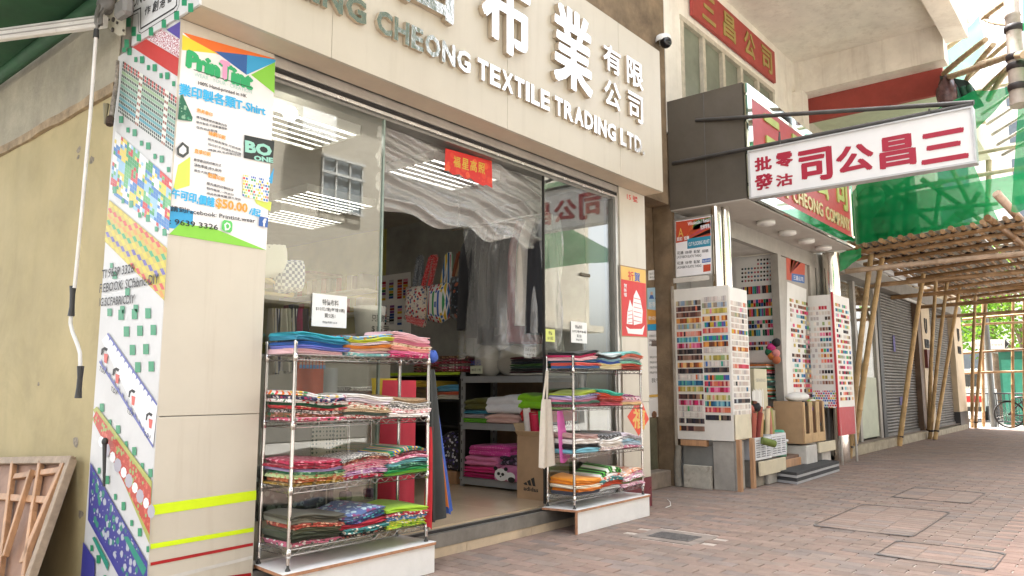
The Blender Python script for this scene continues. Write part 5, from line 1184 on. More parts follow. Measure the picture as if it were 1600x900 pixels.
sh.lay('block', pr('orange5', (.72,.33,.06)), [(1011,483),(1044,487),(1044,505),(1011,507)])
sh.lay('block', pr('sky'), [(1024,475),(1036,470),(1043,478),(1043,489),(1028,488)], [(1012,507),(1034,505),(1034,516),(1012,516)])
for k in range(3):
    u = 1018 + k*9; sh.lay('suit', pr('navy'), [(u-4,467),(u-2,461),(u+2,461),(u+4,467)], inc=0); sh.lay('face', pr('skin', (.62,.42,.32)), [(u-1.8,461),(u-1.8,456),(u+1.8,456),(u+1.8,461)], inc=0)
sh.text('print', pr('white'), [('新春活動', (1014,481), (1034,479), (1014,472)), ('歡迎參加', (1013,500), (1034,500), (1013,494))], .01)
po = thing('info_poster', 'tall white information poster with food photos in the gap', 'poster', (9.3, 5.28, .9)); sh = Sheet(po, flat_y(5.283), (0,-1,0))
sh.lay('sheet', pr('white'), [(1012,517),(1046,516),(1050,650),(1014,652)])
sh.text('print', BLACKP, [('我手足', (1018,598), (1038,597), (1018,591))] + [('活動資訊日期地點查詢電話', (1014,527+i*7), (1043,526+i*7), (1014,523+i*7)) for i in range(3)] + [('茶點招待名額有限先到先得', (1015,560+i*8), (1043,559+i*8), (1015,556.5+i*8)) for i in range(4)], .004)
for i, (a, b) in enumerate(((1018,532),(1034,532))): sh.lay('photo', pr('photo%d' % i, (.25,.2,.18)), [(a,b),(a+9,b),(a+9,b+9),(a,b+9)], inc=0)
for (u, v, r_) in ((1039,615,8),(1044,626,7),(1043,640,10),(1022,648,6)): sh.lay('photo', fab('speck', (.30,.14,.07), (.06,.04,.03), BLK, 30, 'xz', .5), [(u+r_*.7*math.cos(i*.7), v+r_*math.sin(i*.7)) for i in range(9)])
sh.lay('block', pr('gold'), [(1014,617),(1028,616),(1028,620),(1014,621)])
sh = Sheet(tag(thing('small_notice', 'small white notice on the brown concrete', 'notice', (9.2, 5.28, 2.7)), None), flat_y(5.296), (0,-1,0))
sh.lay('sheet', PAPER, [(1013,423),(1034,420.5),(1034,436),(1013,438)]); sh.text('print', BLACKP, [('告示 請勿堆放', (1015,430), (1032,428.5), (1015,426)), ('雜物多謝合作', (1015,435), (1032,434), (1015,432))], .0)
t = thing('security_camera', 'white dome security camera under the beam', 'camera', (8.2, 4.7, 5.3)); p = PY(1037, 66, 4.9)
mb = MB(); mb.lathe((p.x, p.y, p.z), [(.0,.10),(.10,.09),(.12,.03),(.11,.0)], 16); mb.build('housing', WHITEP, t)
mb = MB(); mb.blob((p.x-.03, p.y-.05, p.z-.03), .085, .085, .085); mb.build('dome', mat('black_gloss', (.01,.01,.012), .1), t)
# ================================================================== shop 2
S2 = thing('sewing_shop', 'grey metal clad sewing supply shop with sample boards outside', 'shop', (12.0, 4.5, 0))
GREYM = mat('grey_cladding', (.105,.088,.066), .55, .2, var=.10, sc=2, stain=(.12,.10,.085), stain_sc=1.2, stain_amt=.5)
WHW = mat('old_white_wall', (.84,.785,.70), .85, var=.07, sc=2, bump=.3, bsc=30, stain=(.50,.42,.33), stain_sc=.9, stain_amt=.5, streak=((.40,.32,.24), .4))
part('upper_wall', WHW, S2, (9.6, 10.15, 5.0, 5.29, 5.0, 7.95), (13.95, 15.3, 5.0, 5.29, 5.0, 7.95), (10.15, 13.95, 5.0, 5.29, 7.0, 7.95), (10.15, 13.95, 5.1, 5.29, 5.0, 5.5))
part('slab', WHW, S2, (9.6, 15.5, 1.9, 5.0, 7.95, 8.3)); part('edge_beam', WHW, S2, (9.6, 15.18, 1.9, 2.25, 7.55, 7.95))
part('cross_beam', WHW, S2, (15.2, 15.6, 2.3, 5.29, 7.28, 7.95))
part('sun_block_floors', WHW, S2, (9.6, 15.3, 5.0, 16, 8.31, 16))  # unseen storeys put in to block the sun, as over the textile shop
part('column', WHW, S2, (15.0, 15.35, 4.8, 5.0, 3.9, 7.27))
W2 = MB(); W2.box(10.16, 13.94, 5.06, 5.08, 5.5, 6.99); w_ = W2.build('window', mat('frosted_glass', (.23,.25,.19), .35, var=.15, sc=1.5), S2)
FRM = mat('cream_frame', (.56,.50,.40), .6, var=.12, sc=8)
for i in range(6):
    x = 10.16 + i*3.78/5; mb = MB(); mb.box(x-.05, x+.05, 4.99, 5.058, 5.5, 6.92); mb.build('mullion', FRM, w_)
for z in (6.92, 5.5):
    mb = MB(); mb.box(10.1, 14.0, 4.985, 5.058, z, z+.08); mb.build('frame_rail', FRM, w_)
RS = thing('upper_sign', 'red board with gold characters under the white slab', 'sign', (12.15, 4.95, 7.08))
mb = MB(); mb.poly([(10.42,4.93,7.1),(13.92,4.93,7.1),(13.92,4.93,7.72),(10.9,4.93,7.72),(10.42,4.93,7.38)], .05, (0,1,0)); mb.build('board', mat('faded_red', (.38,.055,.045), .6, var=.08), RS)
for s_, x in (('三', 10.75), ('昌', 11.55), ('公', 12.42), ('司', 13.24)):
    mb = MB(); put_text(mb, s_, (x, 4.928, 7.19), XR, ZU, .48, .44, .03, .012); mb.build('character', mat('dull_gold', (.42,.33,.10), .5, .3), RS)
part('rear_wall', mat('s2_back'), S2, (9.58, 15.35, 6.31, 6.5, 0, 8.3)); part('pier', BROWNC, S2, (9.645, 9.75, 5.0, 5.29, 0, 4.99))
# sign box over the door
part('sign_box', GREYM, S2, (9.6, 14.42, 3.86, 4.99, 3.84, 5.45)); part('box_seam', mat('seam', (.12,.11,.10), .6), S2, (9.594, 9.599, 4.42, 4.43, 3.86, 5.43))
part('box_soffit', mat('soffit_grey', (.50,.46,.41), .6, var=.06), S2, (9.605, 14.4, 3.87, 4.98, 3.825, 3.839))
MS = thing('fascia_sign', 'red fascia sign with mirror trim above the sewing shop door', 'sign', (12.0, 3.82, 3.84))
mb = MB(); mb.box(9.78, 14.28, 3.825, 3.855, 4.02, 5.28); mb.build('panel', mat('sign_red', (.44,.03,.035), .35, var=.06), MS)
TRIM = mat('mirror_trim', (.72,.82,.74), .06, 1.0, var=0)
for b_ in ((9.6,14.42,3.80,3.858,3.842,4.02), (9.6,14.42,3.80,3.858,5.28,5.45), (9.6,9.78,3.80,3.858,4.021,5.279), (14.28,14.42,3.80,3.858,4.021,5.279)):
    mb = MB(); mb.box(*b_); mb.build('trim', TRIM, MS, bevel=.02)
GOLDL = mat('pale_gold_letter', (.62,.52,.26), .35, .4, var=.05)
for s_, x0, x1 in (('SAM', 10.1, 11.05), ('CHEONG', 11.25, 12.65), ('COMPANY', 12.8, 14.15)):
    mb = MB(); put_text(mb, s_, (x0, 3.824, 4.1), XR, ZU, x1-x0, .23, .02, .02); mb.build('lettering', GOLDL, MS)
for s_, x0 in (('三', 10.2), ('昌', 11.3), ('公', 12.4), ('司', 13.45)):
    mb = MB(); put_text(mb, s_, (x0, 3.824, 4.45), XR, ZU, .62, .72, .03, .02); mb.build('character', mat('lime_gold', (.45,.52,.14), .4, .3), MS)
l0 = None
for i, (x, y) in enumerate(((11.1,4.18),(12.06,4.2),(12.95,4.2),(13.8,4.18))):
    t = thing('downlight', ['first round white downlight from the chrome pipes', 'second round white downlight from the chrome pipes', 'third round white downlight from the chrome pipes', 'round white downlight over the red sided sample stand'][i], 'light', (x, y, 3.76), 'downlights under the sign box')
    mb = MB(); mb.lathe((x, y, 3.765), [(0,0),(.125,0),(.135,.008),(.135,.058),(0,.058)], 24); mb.build('housing', mat('light_white', (.85,.83,.79), .5, var=.05), t)
    mb = MB(); mb.lathe((x, y, 3.76), [(0,0),(.10,0),(.10,.004)], 24); mb.build('diffuser', mat('light_diffuser', (.82,.80,.76), .4, var=.03), t)
# hanging white sign on steel poles
HS = thing('hanging_sign', 'white box sign with large red characters hanging over the pavement', 'sign', (9.3, 2.45, 3.7))
q = [PX(*a, 9.28) for a in ((1168,232),(1520.5,176),(1523,259),(1168,311))]
y0, y1 = q[1].y, q[0].y; z0, z1 = 3.735, 4.37
mb = MB(); mb.box(9.29, 9.40, y0+.02, y1-.02, z0+.02, z1-.02); mb.build('panel', mat('sign_white', (.74,.735,.735), .4, var=.02), HS)
for b_ in ((9.27,9.42,y0,y1,z0,z0+.02), (9.27,9.42,y0,y1,z1-.02,z1), (9.27,9.42,y0,y0+.02,z0+.0205,z1-.0205), (9.27,9.42,y1-.02,y1,z0+.0205,z1-.0205)):
    mb = MB(); mb.box(*b_); mb.build('frame', mat('frame_grey', (.50,.50,.50), .4, .5), HS)
SR = mat('sign_character_red', (.34,.006,.03), .45, var=.02)
for s_, (u0, v0), (u1, v1) in (('司', (1250,286), (1298,229)), ('公', (1308,273), (1363,222)), ('昌', (1376,264), (1428,208)), ('三', (1441,257), (1509,199)), ('批', (1180,268), (1205,243)), ('零', (1213,263), (1238,236)), ('發', (1180,298), (1207,270)), ('沽', (1213,292), (1238,270))):
    a, b = PX(u0, v0, 9.289), PX(u1, v1, 9.289); mb = MB(); put_text(mb, s_, a, YR, ZU, a.y-b.y, b.z-a.z, .05, .004); mb.build('character', SR, HS)
ST = mat('dark_steel', (.10,.095,.09), .5, .6, var=.15)
BR = thing('sign_bracket', 'two dark steel poles holding the hanging sign out from the wall', 'bracket', (9.5, 3.0, 4.2))
for (a, b) in (((1085,178),(1522,160)), ((1048,247),(1520,163))):
    mb = MB(); mb.tube([PX(*a, 9.35) + Vector((.25,.1,0)), PX(*b, 9.35)], .028, 8); mb.build('pole', ST, BR)
for (u, v) in ((1218,214),(1452,178)):
    mb = MB(); mb.tube([PX(u, v-8, 9.35), PX(u, v+4, 9.35), PX(u+1, v+12, 9.35)], [.01,.016,.008], 6); mb.build('hook', ST, BR)
# ---- front of the shop: frames, inner wall
FRG = mat('grey_frame', (.40,.37,.33), .45, .3, var=.08)
part('header', FRG, S2, (10.3, 15.3, 4.55, 4.65, 3.56, 3.82)); part('door_post', FRG, S2, (10.32, 10.42, 4.55, 4.65, .12, 3.55), (12.46, 12.62, 4.52, 4.65, .12, 3.55), (14.05, 14.35, 4.52, 4.65, 0, 3.55))
part('jamb_panel', FRG, S2, (12.63, 14.04, 4.56, 4.65, .12, 3.55)); part('post_gap', DARK, S2, (14.36, 14.42, 4.53, 4.65, 0, 3.55)); part('end_pier', mat('pier_grey', (.48,.45,.41), .6, var=.1), S2, (14.43, 15.3, 4.5, 4.8, 0, 3.82))
part('inner_wall', PAPER, S2, (12.66, 12.72, 4.66, 6.2, .1, 3.6)); part('back_wall', mat('s2_back', (.25,.24,.22), .8), S2, (9.9, 12.65, 6.2, 6.3, 0, 3.6)); part('side_wall', mat('s2_back'), S2, (9.76, 9.9, 5.0, 6.19, 0, 3.8))
part('ceiling', mat('s2_ceiling', (.62,.59,.54), .7), S2, (9.95, 12.65, 4.66, 6.19, 3.6, 3.7)); part('floor', mat('s2_floor', (.25,.2,.17), .6), S2, (9.9, 15.3, 4.5, 6.2, .0, .1))
CHP = mat('polished_pipe', (.80,.76,.70), .13, 1.0, var=.05, sc=3)
for i, (u, v0, v1, xx, r_) in enumerate(((1121,322,470,9.72,.075), (1136.5,333,470,9.86,.062))):
    p, q = PX(u, v0, xx), PX(u+2, v1, xx); mb = MB(); mb.tube([(q.x,q.y,2.4),(q.x,q.y,3.824)], r_, 18); tag(mb.build('chrome_pipe', CHP), ['thicker polished steel pipe rising beside the price poster', 'thinner polished steel pipe next to the shop window'][i], 'pipe', 'polished pipes')
p = PY(1300, 460, 4.32); mb = MB(); mb.tube([(p.x,4.32,.0),(p.x,4.32,3.824)], .16, 20); tag(mb.build('chrome_column', CHP), 'polished steel clad column behind the red sided sample stand', 'column')
# ---- sample charts
RNG = random.Random(21)
TONES = [[c(x) for x in s.split()] for s in ('e8d9a0 d9c77a c9b45a a89a4a e6e0c0 9ab07a', 'c23a4a e07a5a d8506a f0a090 a82a3a e8b0a0', '8aa0b8 c0b0a0 d8c8a0 9a8a7a b0b8c0 a0a888', '5a3a34 7a4a3a 3a2a2a 8a6a5a 4a2a30 a07a6a', 'e8e0d8 d8d0c8 c0b8b8 f0e8e0 d0c0b8 e8d8d0', '2a9a8a 4ab06a d8b03a e0703a 3a6ab0 7a4a9a', 'd82a6a e05a8a b01f4a f090b0 8a1f3a e0b0c0', '1f1f24 3a2f30 5a4a4a 2a2a3a 705a50 14141a', 'd07a3a e8a050 b0582a 8a4a2a f0c080 6a3a2a', '4a90b0 2a6a90 7ac0d0 a0d0d8 1f5070 60b0a0')]
def swrow(parent, p0, right, w, h, n, nrm, tones=None, skip=.0):
    tn = tones or RNG.choice(TONES); mb = MB()
    colorrow(mb, p0, right, ZU, w, h, n, lambda i, n_, r: tuple(x*.82 for x in (RNG.choice(tn) if RNG.random() < .92 else RNG.choice(RNG.choice(TONES)))), RNG, nrm, .04, .006, skip)
    if mb.v: o = mb.build('swatch_row', ATT, parent); o['kind'] = 'stuff'
BOARD = mat('board_offwhite', (.72,.69,.64), .6, var=.04, stain=(.6,.56,.5), stain_sc=2, stain_amt=.3)
D = thing('sample_stand', 'tall white stand of colour swatches facing the pavement beside the gap', 'sample stand', (9.95, 4.6, 0))
mb = MB(); mb.box(9.62, 9.64, 4.17, 4.975, .64, 2.70); mb.build('board', BOARD, D)
mb = MB(); mb.box(9.645, 10.22, 4.165, 4.185, .98, 2.68); mb.build('side_board', mat('board_bright', (.80,.78,.75), .6, var=.03), D)
mb = MB(); mb.box(9.645, 10.2, 4.19, 4.96, .64, 2.66); mb.build('core', mat('pale_ply', (.55,.46,.33), .7), D)
mb = MB(); mb.box(9.65, 10.18, 4.155, 4.164, .66, .98); mb.build('ply_panel', mat('pale_ply2', (.66,.60,.45), .6, var=.08), D)
mb = MB(); mb.box(9.70, 10.2, 4.1755, 4.1845, 2.60, 2.66); mb.build('ply_strip', mat('pale_ply'), D)
def block(col_y0, w, rows, z_top, n, group_every, nrm=(-1,0,0), x=9.6195):
    z = z_top
    for k in range(rows):
        h = .066; swrow(D, (x, col_y0, z-h), YR, w, h, n, nrm); z -= .0815 + (.02 if (k+1) % group_every == 0 else 0)
block(4.945, .37, 21, 2.53, 14, 5); block(4.555, .355, 19, 2.56, 13, 3)
z = 2.50
for k in range(20):
    swrow(D, (9.66, 4.1645, z-.06), XR, .52, .055, 9, (0,-1,0), TONES[k % 10] if k % 3 == 2 else TONES[4]); z -= .077
part('wood_beam', WOOD, D, (9.625, 9.70, 4.56, 4.94, .555, .635)); part('grey_panel', mat('panel_grey', (.20,.20,.19), .7, var=.1), D, (9.68, 9.70, 4.50, 4.93, .25, .554))
part('leg', WOOD, D, (9.63, 9.70, 4.10, 4.15, 0, .66), (10.06, 10.13, 4.10, 4.15, 0, .66))
part('pole', mat('old_pole', (.38,.33,.27), .7, var=.15), D, (9.60, 9.63, 4.98, 5.01, .55, 2.75))
mb = MB(); mb.tube([(9.66,5.0,.0),(9.67,5.02,.3),(9.66,4.99,.55)], [.06,.05,.045], 10); tag(mb.build('stone_bollard', CONC), 'worn grey stone post at the foot of the swatch stand', 'stone post')
mb = MB(); mb.box(9.60, 9.66, 4.50, 4.90, 0, .30); tag(mb.build('marble_block', mat('dirty_marble', (.50,.47,.41), .6, var=.15, sc=6, stain=(.16,.13,.10), stain_sc=7, stain_amt=.8), bevel=.006), 'dirty pale marble slab standing under the swatch stand', 'slab')
mb = MB(); mb.box(9.64, 9.98, 4.19, 4.48, 0, .63); tag(mb.build('concrete_pier', mat('pier_concrete', (.34,.32,.29), .8, var=.12, bump=.3), bevel=.006), 'grey concrete pier under the swatch stand', 'pier')
# price poster above the stand
po = thing('price_poster', 'framed wholesale and retail poster with rainbow rays above the swatch stand', 'poster', (9.6, 4.7, 2.88)); sh = Sheet(po, lambda u, v: PX(u, v, 9.61), (-1,0,0))
mb = MB(); a, b = PX(1053,343,9.62), PX(1113,437,9.62); mb.box(9.612, 9.64, b.y, a.y, 2.88, 3.70); mb.build('frame', ALU, po)
sh.lay('sheet', pr('white'), [(1055.5,346),(1111,337.5),(1111.5,427),(1056.5,433)])
sh.lay('block', pr('rust', (.50,.07,.03)), [(1056,347),(1110.5,338.5),(1110.5,369),(1056.2,380)])
for (col, p_) in (('ray_yellow', [(1071,373),(1082,345),(1089,344)]), ('ray_green', [(1071,373),(1089,344),(1110.5,339),(1110.5,344)]), ('ray_purple', [(1071,374),(1110.5,346),(1110.5,354)]), ('ray_black', [(1071,376),(1110.5,357),(1110.5,364)])):
    sh.lay('ray', pr(col, {'ray_yellow': (.70,.48,.04), 'ray_green': (.05,.32,.08), 'ray_purple': (.16,.04,.22), 'ray_black': (.03,.02,.02)}[col]), p_, inc=0)
sh.lay('block', pr('teal5', (.03,.24,.36)), [(1074,373),(1110.5,368),(1110.5,384),(1074,389)])
sh.text('print', pr('white'), [('Wholesale / Retail', (1075,353), (1109,346), (1075,347)), ('批發零售', (1095,359), (1109,356), (1095,352)), ('CUT FLOCKING VELVET', (1076,385), (1109,380), (1076,379)), ('鈕扣', (1058,377), (1066,376), (1058,371)), ('拉鍊', (1069,375.5), (1077,374), (1069,369.5))], .012)
sh.text('print', BLACKP, [(s_, (1058+k*13, 398+j*16-k*1.0), (1068+k*13, 397+j*16-k*1.0), (1058+k*13, 393+j*16-k*1.0)) for j in range(2) for k, s_ in enumerate(('花邊', '絲帶', '鬆緊', '線轆')) if not (j == 1 and k == 3)] + [('LACE RIBBON ELASTIC THREAD', (1058,404+16*j), (1096,401+16*j), (1058,400+16*j)) for j in range(2)], .004)
sh.lay('logo', pr('fb_blue'), [(1097,405),(1110.5,403),(1110.5,409),(1097,411)]); sh.text('print', pr('white'), [('facebook', (1098,409.5), (1110,407.5), (1098,405.5))], .0)
sh.lay('photo', pr('rust'), [(1099,414),(1110.5,412.5),(1110.5,423),(1099,425)])
sh.text('logo', pr('gold'), [('A', (1060,371), (1068,370), (1061,357))], .0)
mb = MB(); mb.box(9.605, 9.63, 4.44, 4.97, 2.79, 2.86); tag(mb.build('poster_rail', mat('rail_white', (.62,.58,.52), .5)), 'white metal rail under the framed poster', 'rail')
# charts on the inner wall and the jamb
IW = thing('button_chart', 'big white chart of buttons and ribbons inside the sewing shop door', 'chart', (12.6, 5.0, 1.4)); 
mb = MB(); mb.box(12.60, 12.655, 4.67, 5.32, 1.75, 3.56); mb.build('board', PAPER, IW)
def onx(u, v): return PX(u, v, 12.598)
r = random.Random(77)
for j in range(6):
    for i in range(12):
        u, v = 1160 + i*4.9, 408 + j*6.3 - i*.35
        if j < 2 and i < 5: continue
        p = onx(u, v); mb = MB(); mb.lathe((12.594, p.y, p.z), [(0,0),(.019,0),(.019,.005)], 8, axis='x'); mb.build('button', mat('button_%d' % (i*j % 7), [c('1a1a1e'), c('a03a3a'), c('3a5a6a'), c('8a6a5a'), c('2a4a3a'), c('c06a7a'), c('5a7a9a')][i*j % 7], .4, var=0), IW)
for (v, h, n, ty) in ((461,12,18,1), (475.5,5.5,14,0), (481,6,14,0), (496,12,20,1), (507.5,5.5,13,0), (514,6,13,0), (526,9.5,16,1), (540,5,16,0), (548,5.5,14,0)):
    p, q = onx(1158, v), onx(1213, v-2); h_ = onx(1180, v-h).z - onx(1180, v).z; mb = MB()
    pal = rp + [c('d8507a'), c('2a2a2e'), c('e8c23a'), c('2a8a5a'), c('c02a2a'), c('20202a')]
    colorrow(mb, (12.598, p.y, p.z), YR, ZU, p.y-q.y, h_, n, pal, r, (-1,0,0), .12, .006); mb.build('ribbon_row', ATT, IW)['kind'] = 'stuff'
BS = thing('felt_shelf', 'open shelf of stacked felt sheets inside the sewing shop', 'shelf', (12.4, 5.0, .1))
for z in (.75, 1.15, 1.42): 
    mb = MB(); mb.box(12.3, 12.655, 4.67, 5.45, z, z+.025); mb.build('plank', mat('sea_green_board', (.12,.28,.24), .6), BS)
for k, (z0_, n_) in enumerate(((1.45, 9), (1.18, 6), (.78, 8))):
    for i in range(n_):
        nm, col = [('cream', c('e8dcb8')), ('white', c('e8e4e0')), ('red', c('c8403a')), ('black', c('222226')), ('teal', c('2f8a7a')), ('orange', c('d87a3a')), ('green', c('3a7a4a')), ('pink', c('d88a9a')), ('grey', c('8a8a8a'))][(i*4+k*2) % 9]
        mb = MB(); mb.box(12.32+.01*r.random(), 12.65, 4.72+.02*r.random(), 5.38, z0_+i*.03, z0_+i*.03+.026); tag(mb.build('felt_sheet', mat('felt_'+nm, col, .95)), f"{nm} felt sheets, layer {i+1} on the {['upper','middle','lower'][k]} sea green plank", 'felt', 'felt on the sewing shop shelf')
for i, (u, v, col) in enumerate(((1205,543,c('d8408a')), (1213,535,c('2a2a2e')), (1212,552,c('d88a8a')), (1206,556,c('c8763a')), (1202,550,c('2a6a4a')), (1213,562,c('b86a4a')))):
    p = PX(u, v, 12.25); mb = MB(); mb.blob(p, .06, .07, .07, 10, 8, .03, i); tag(mb.build('yarn_ball', mat('yarn_%d' % i, col, .95, bump=.4)), ['pink','black','rose','ochre','dark green','rust'][i] + ' yarn ball hanging by the felt shelf', 'yarn ball', 'yarn balls by the door')
JP = thing('thread_chart', 'narrow white chart of thread samples on the door jamb', 'chart', (13.3, 4.55, 1.0)); sh = Sheet(JP, flat_y(4.559), (0,-1,0))
sh.lay('board', PAPER, [(1230,440),(1260,452),(1257,642),(1227,650)])
sh.lay('poster', pr('rust'), [(1228,398),(1258,405),(1257,443),(1229,437)])
for k, col in enumerate(('ray_yellow', 'ray_green', 'ray_purple')): sh.lay('ray', pr(col), [(1234,428),(1236+k*8,400+k*2),(1242+k*7,401+k*2.4)], inc=0)
sh.lay('block', pr('navy'), [(1237,427),(1257,430),(1257,443),(1237,439)]); sh.text('print', pr('white'), [('三昌公司', (1240,437), (1255,440), (1240,430))], .01)
for k in range(22):
    z = 2.80 - k*.086; mb = MB(); tn = TONES[k*3 % 10]
    a, b = 13.02, 13.95
    colorrow(mb, (a, 4.556, z), XR, ZU, b-a, .055, 9, lambda i, n_, rr_: r.choice(tn + TONES[(k+i) % 10]), r, (0,-1,0), .2, .004, .25); mb.build('swatch_row', ATT, JP)['kind'] = 'stuff'
# red sided sample stand on legs
A = thing('sample_stand', 'white sample stand with red sides standing on steel legs', 'sample stand', (14.4, 4.3, 0))
RDB = mat('board_red', (.50,.035,.045), .5, var=.05)
mb = MB(); mb.box(13.98, 14.0, 4.15, 4.66, 1.0, 2.98); mb.build('board', PAPER, A)
mb = MB(); mb.box(13.96, 14.02, 4.661, 4.69, .9, 3.0); mb.build('red_edge', RDB, A)
mb = MB(); mb.box(13.99, 14.95, 4.12, 4.145, .99, 2.99); mb.build('board', mat('board_bright'), A)
mb = MB(); mb.box(13.99, 14.95, 4.118, 4.146, .50, .989); mb.build('red_panel', RDB, A); mb = MB(); mb.box(13.955, 13.988, 4.115, 4.148, .5, 3.02); mb.build('red_edge', RDB, A)
mb = MB(); mb.box(13.975, 13.999, 4.15, 4.655, .98, 1.28); mb.build('yarn_card', fab('blocks', c('c04a7a'), c('4a7ab0'), c('d8a04a'), 12, 'yz'), A)
for k in range(15):
    mb = MB(); tn = TONES[(k*3+1) % 10]; colorrow(mb, (13.979, 4.63, 2.72-k*.095), YR, ZU, .45, .06, 9, lambda i, n_, rr_: r.choice(tn if i > 4 else TONES[4]), r, (-1,0,0), .2, .004, .1); mb.build('swatch_row', ATT, A)['kind'] = 'stuff'
for k in range(19):
    mb = MB(); tn = TONES[(k*7+2) % 10]; colorrow(mb, (14.08, 4.119, 2.78-k*.093), XR, ZU, .8, .055, 8, lambda i, n_, rr_: r.choice(tn + TONES[(k+i) % 10]), r, (0,-1,0), .2, .004, .15); mb.build('swatch_row', ATT, A)['kind'] = 'stuff'
for (x, y) in ((14.05,4.13), (14.9,4.12), (14.05,4.6), (14.9,4.45)):
    mb = MB(); mb.tube([(x,y,0),(x,y+.01,1.0)], .02, 8); mb.build('leg', ALU, A)
# ---- goods on the pavement by shop 2
CRW = mat('crate_plastic', (.66,.67,.70), .45, var=.04)
def crate(x0, x1, y0, y1, z0, z1, label):
    t = thing('plastic_crate', label, 'crate', ((x0+x1)/2, (y0+y1)/2, z0), 'plastic crates by the sewing shop')
    mb = MB(); mb.box(x0, x1, y0, y1, z0, z0+.015); mb.build('base', CRW, t)
    for b_ in ((x0,x1,y0,y0+.012,z1-.04,z1), (x0,x1,y1-.012,y1,z0+.016,z1), (x0,x0+.012,y0+.013,y1-.013,z0+.016,z1), (x1-.012,x1,y0+.013,y1-.013,z0+.016,z1)):
        mb = MB(); mb.box(*b_); mb.build('wall', CRW, t)
    n = 7; rows = 8
    for j in range(rows):
        zz = z0+.016 + (z1-.041-z0-.016)*j/rows; big = j % 4 == 3
        mb = MB(); mb.box(x0, x1, y0+.001, y0+.011, zz, zz+(z1-z0)*(.055 if not big else .075)); mb.build('slat', CRW, t)
    for i in range(4):
        xx = x0 + (x1-x0-.03)*i/3; mb = MB(); mb.box(xx, xx+.03, y0-.002, y0+.010, z0+.016, z1-.041); mb.build('rib', CRW, t)
    mb = MB(); mb.box(x0+.02, x1-.02, y0+.04, y0+.05, z0+.02, z1-.06); mb.build('liner', mat('crate_dark', (.25,.25,.28), .7), t)
crate(10.14, 10.72, 4.10, 4.5, .36, .66, 'white slatted plastic crate of ribbon rolls next to the swatch stand'); crate(10.74, 11.3, 4.10, 4.5, .37, .68, 'white slatted plastic crate of tubes next to the green bucket')
mb = MB(); mb.box(10.2, 11.15, 4.06, 4.09, .15, .34); tag(mb.build('cream_plank', mat('cream_board', (.62,.55,.40), .6, var=.06), bevel=.003), 'cream board standing under the plastic crates', 'board')
mb = MB(); mb.box(10.62, 11.1, 4.12, 4.5, 0, .33); tag(mb.build('white_block', mat('block_white', (.55,.53,.50), .7, var=.1), bevel=.01), 'whitewashed block carrying the crate next to the bucket', 'block')
mb = MB(); mb.box(10.14, 10.5, 4.14, 4.5, 0, .35); tag(mb.build('grey_block', CONC, bevel=.01), 'grey concrete block carrying the ribbon crate', 'block')
mb = MB(); mb.box(11.2, 12.7, 4.2, 4.55, .26, .31); tag(mb.build('wooden_step', mat('brown_step', (.20,.12,.08), .7, var=.2, sc=6), bevel=.005), 'brown wooden plank step at the sewing shop door', 'step')
mb = MB(); mb.box(11.2, 12.6, 4.17, 4.195, .06, .27); tag(mb.build('wooden_board', WOOD, bevel=.005), 'orange brown board closing the wooden step', 'board')
mb = MB(); mb.box(11.25, 12.55, 4.3, 4.5, 0, .255); tag(mb.build('step_base', CONC), 'concrete base under the wooden step', 'base')
rc = [c('a85a4a'), c('8a3a34'), c('c89a6a'), c('6a7a3a'), c('d8c8a8'), c('b0705a'), c('9a9a5a'), c('d8d0c8'), c('c06a5a'), c('7a4a3a')]
for i in range(14):
    x = 10.25 + (i % 7)*.14 + r.uniform(-.03,.03); y = 4.2 + (i//7)*.15; L = r.uniform(.45, .75); dx, dy = r.uniform(-.05,.28), r.uniform(-.1,.12)
    t = thing('fabric_tube', ['terracotta','maroon','tan','olive','cream','clay','moss','white','coral','brown'][i % 10] + (' roll leaning in the ribbon crate' if i % 7 < 4 else ' roll leaning in the tube crate') + (' front row' if i < 7 else ' back row'), 'roll', (x, y, .40), 'rolls in the plastic crates')
    a_, b_ = Vector((x,y,.40)), Vector((x+dx,y+dy,.40+L)); mb = MB(); mb.tube([a_, b_], .035, 10); mb.build('roll', mat('tube_%d' % (i % 10), rc[i % 10], .7), t)
    mb = MB(); d_ = (b_-a_).normalized(); mb.tube([b_+d_*.0, b_+d_*.002], .018, 8); mb.build('hollow', DARK, t)
mb = MB(); a_ = PY(1190,688,4.08); b_ = PY(1211,694,3.95); mb.tube([a_, b_], .05, 12); o = mb.build('fabric_tube', mat('tube_3')); tag(o, 'olive roll sticking out over the crate edge', 'roll', 'rolls in the plastic crates')
for (u, v, s_, col, nm) in ((1172,655,.09,c('d8d4cc'),'white'), (1175,668,.08,c('a8c48a'),'pale green'), (1170,640,.07,c('a85a4a'),'clay'), (1182,636,.06,c('2a2a2e'),'black')):
    mb = MB(); mb.blob(PY(u, v, 4.25), s_*1.2, s_, s_, 12, 8, .18, int(u)); tag(mb.build('ribbon_bundle', mat('rib_'+nm, col, .8)), f'{nm} ribbon bundle heaped over the ribbon crate', 'ribbon')
t = thing('carton', 'pale carton with printed lid behind the plastic crates', 'box', (11.2, 4.5, .9))
mb = MB(); a, b = PY(1180,652,4.55), PY(1211,583,4.55); mb.box(11.25, 11.75, 4.52, 4.6, 1.0, 1.62); mb.build('body', mat('carton_cream', (.62,.57,.42), .7, var=.05), t)
mb = MB(); put_text(mb, 'SEWING', (11.32, 4.518, 1.42), XR, ZU, .36, .05, .01); mb.build('print', pr('grey6', (.3,.3,.25)), t)
mb = MB(); mb.box(11.3, 12.0, 4.50, 4.58, .34, .98); tag(mb.build('carton', mat('carton_cream2', (.58,.50,.34), .7, var=.06), bevel=.004), 'plain cream carton standing under the printed carton', 'box')
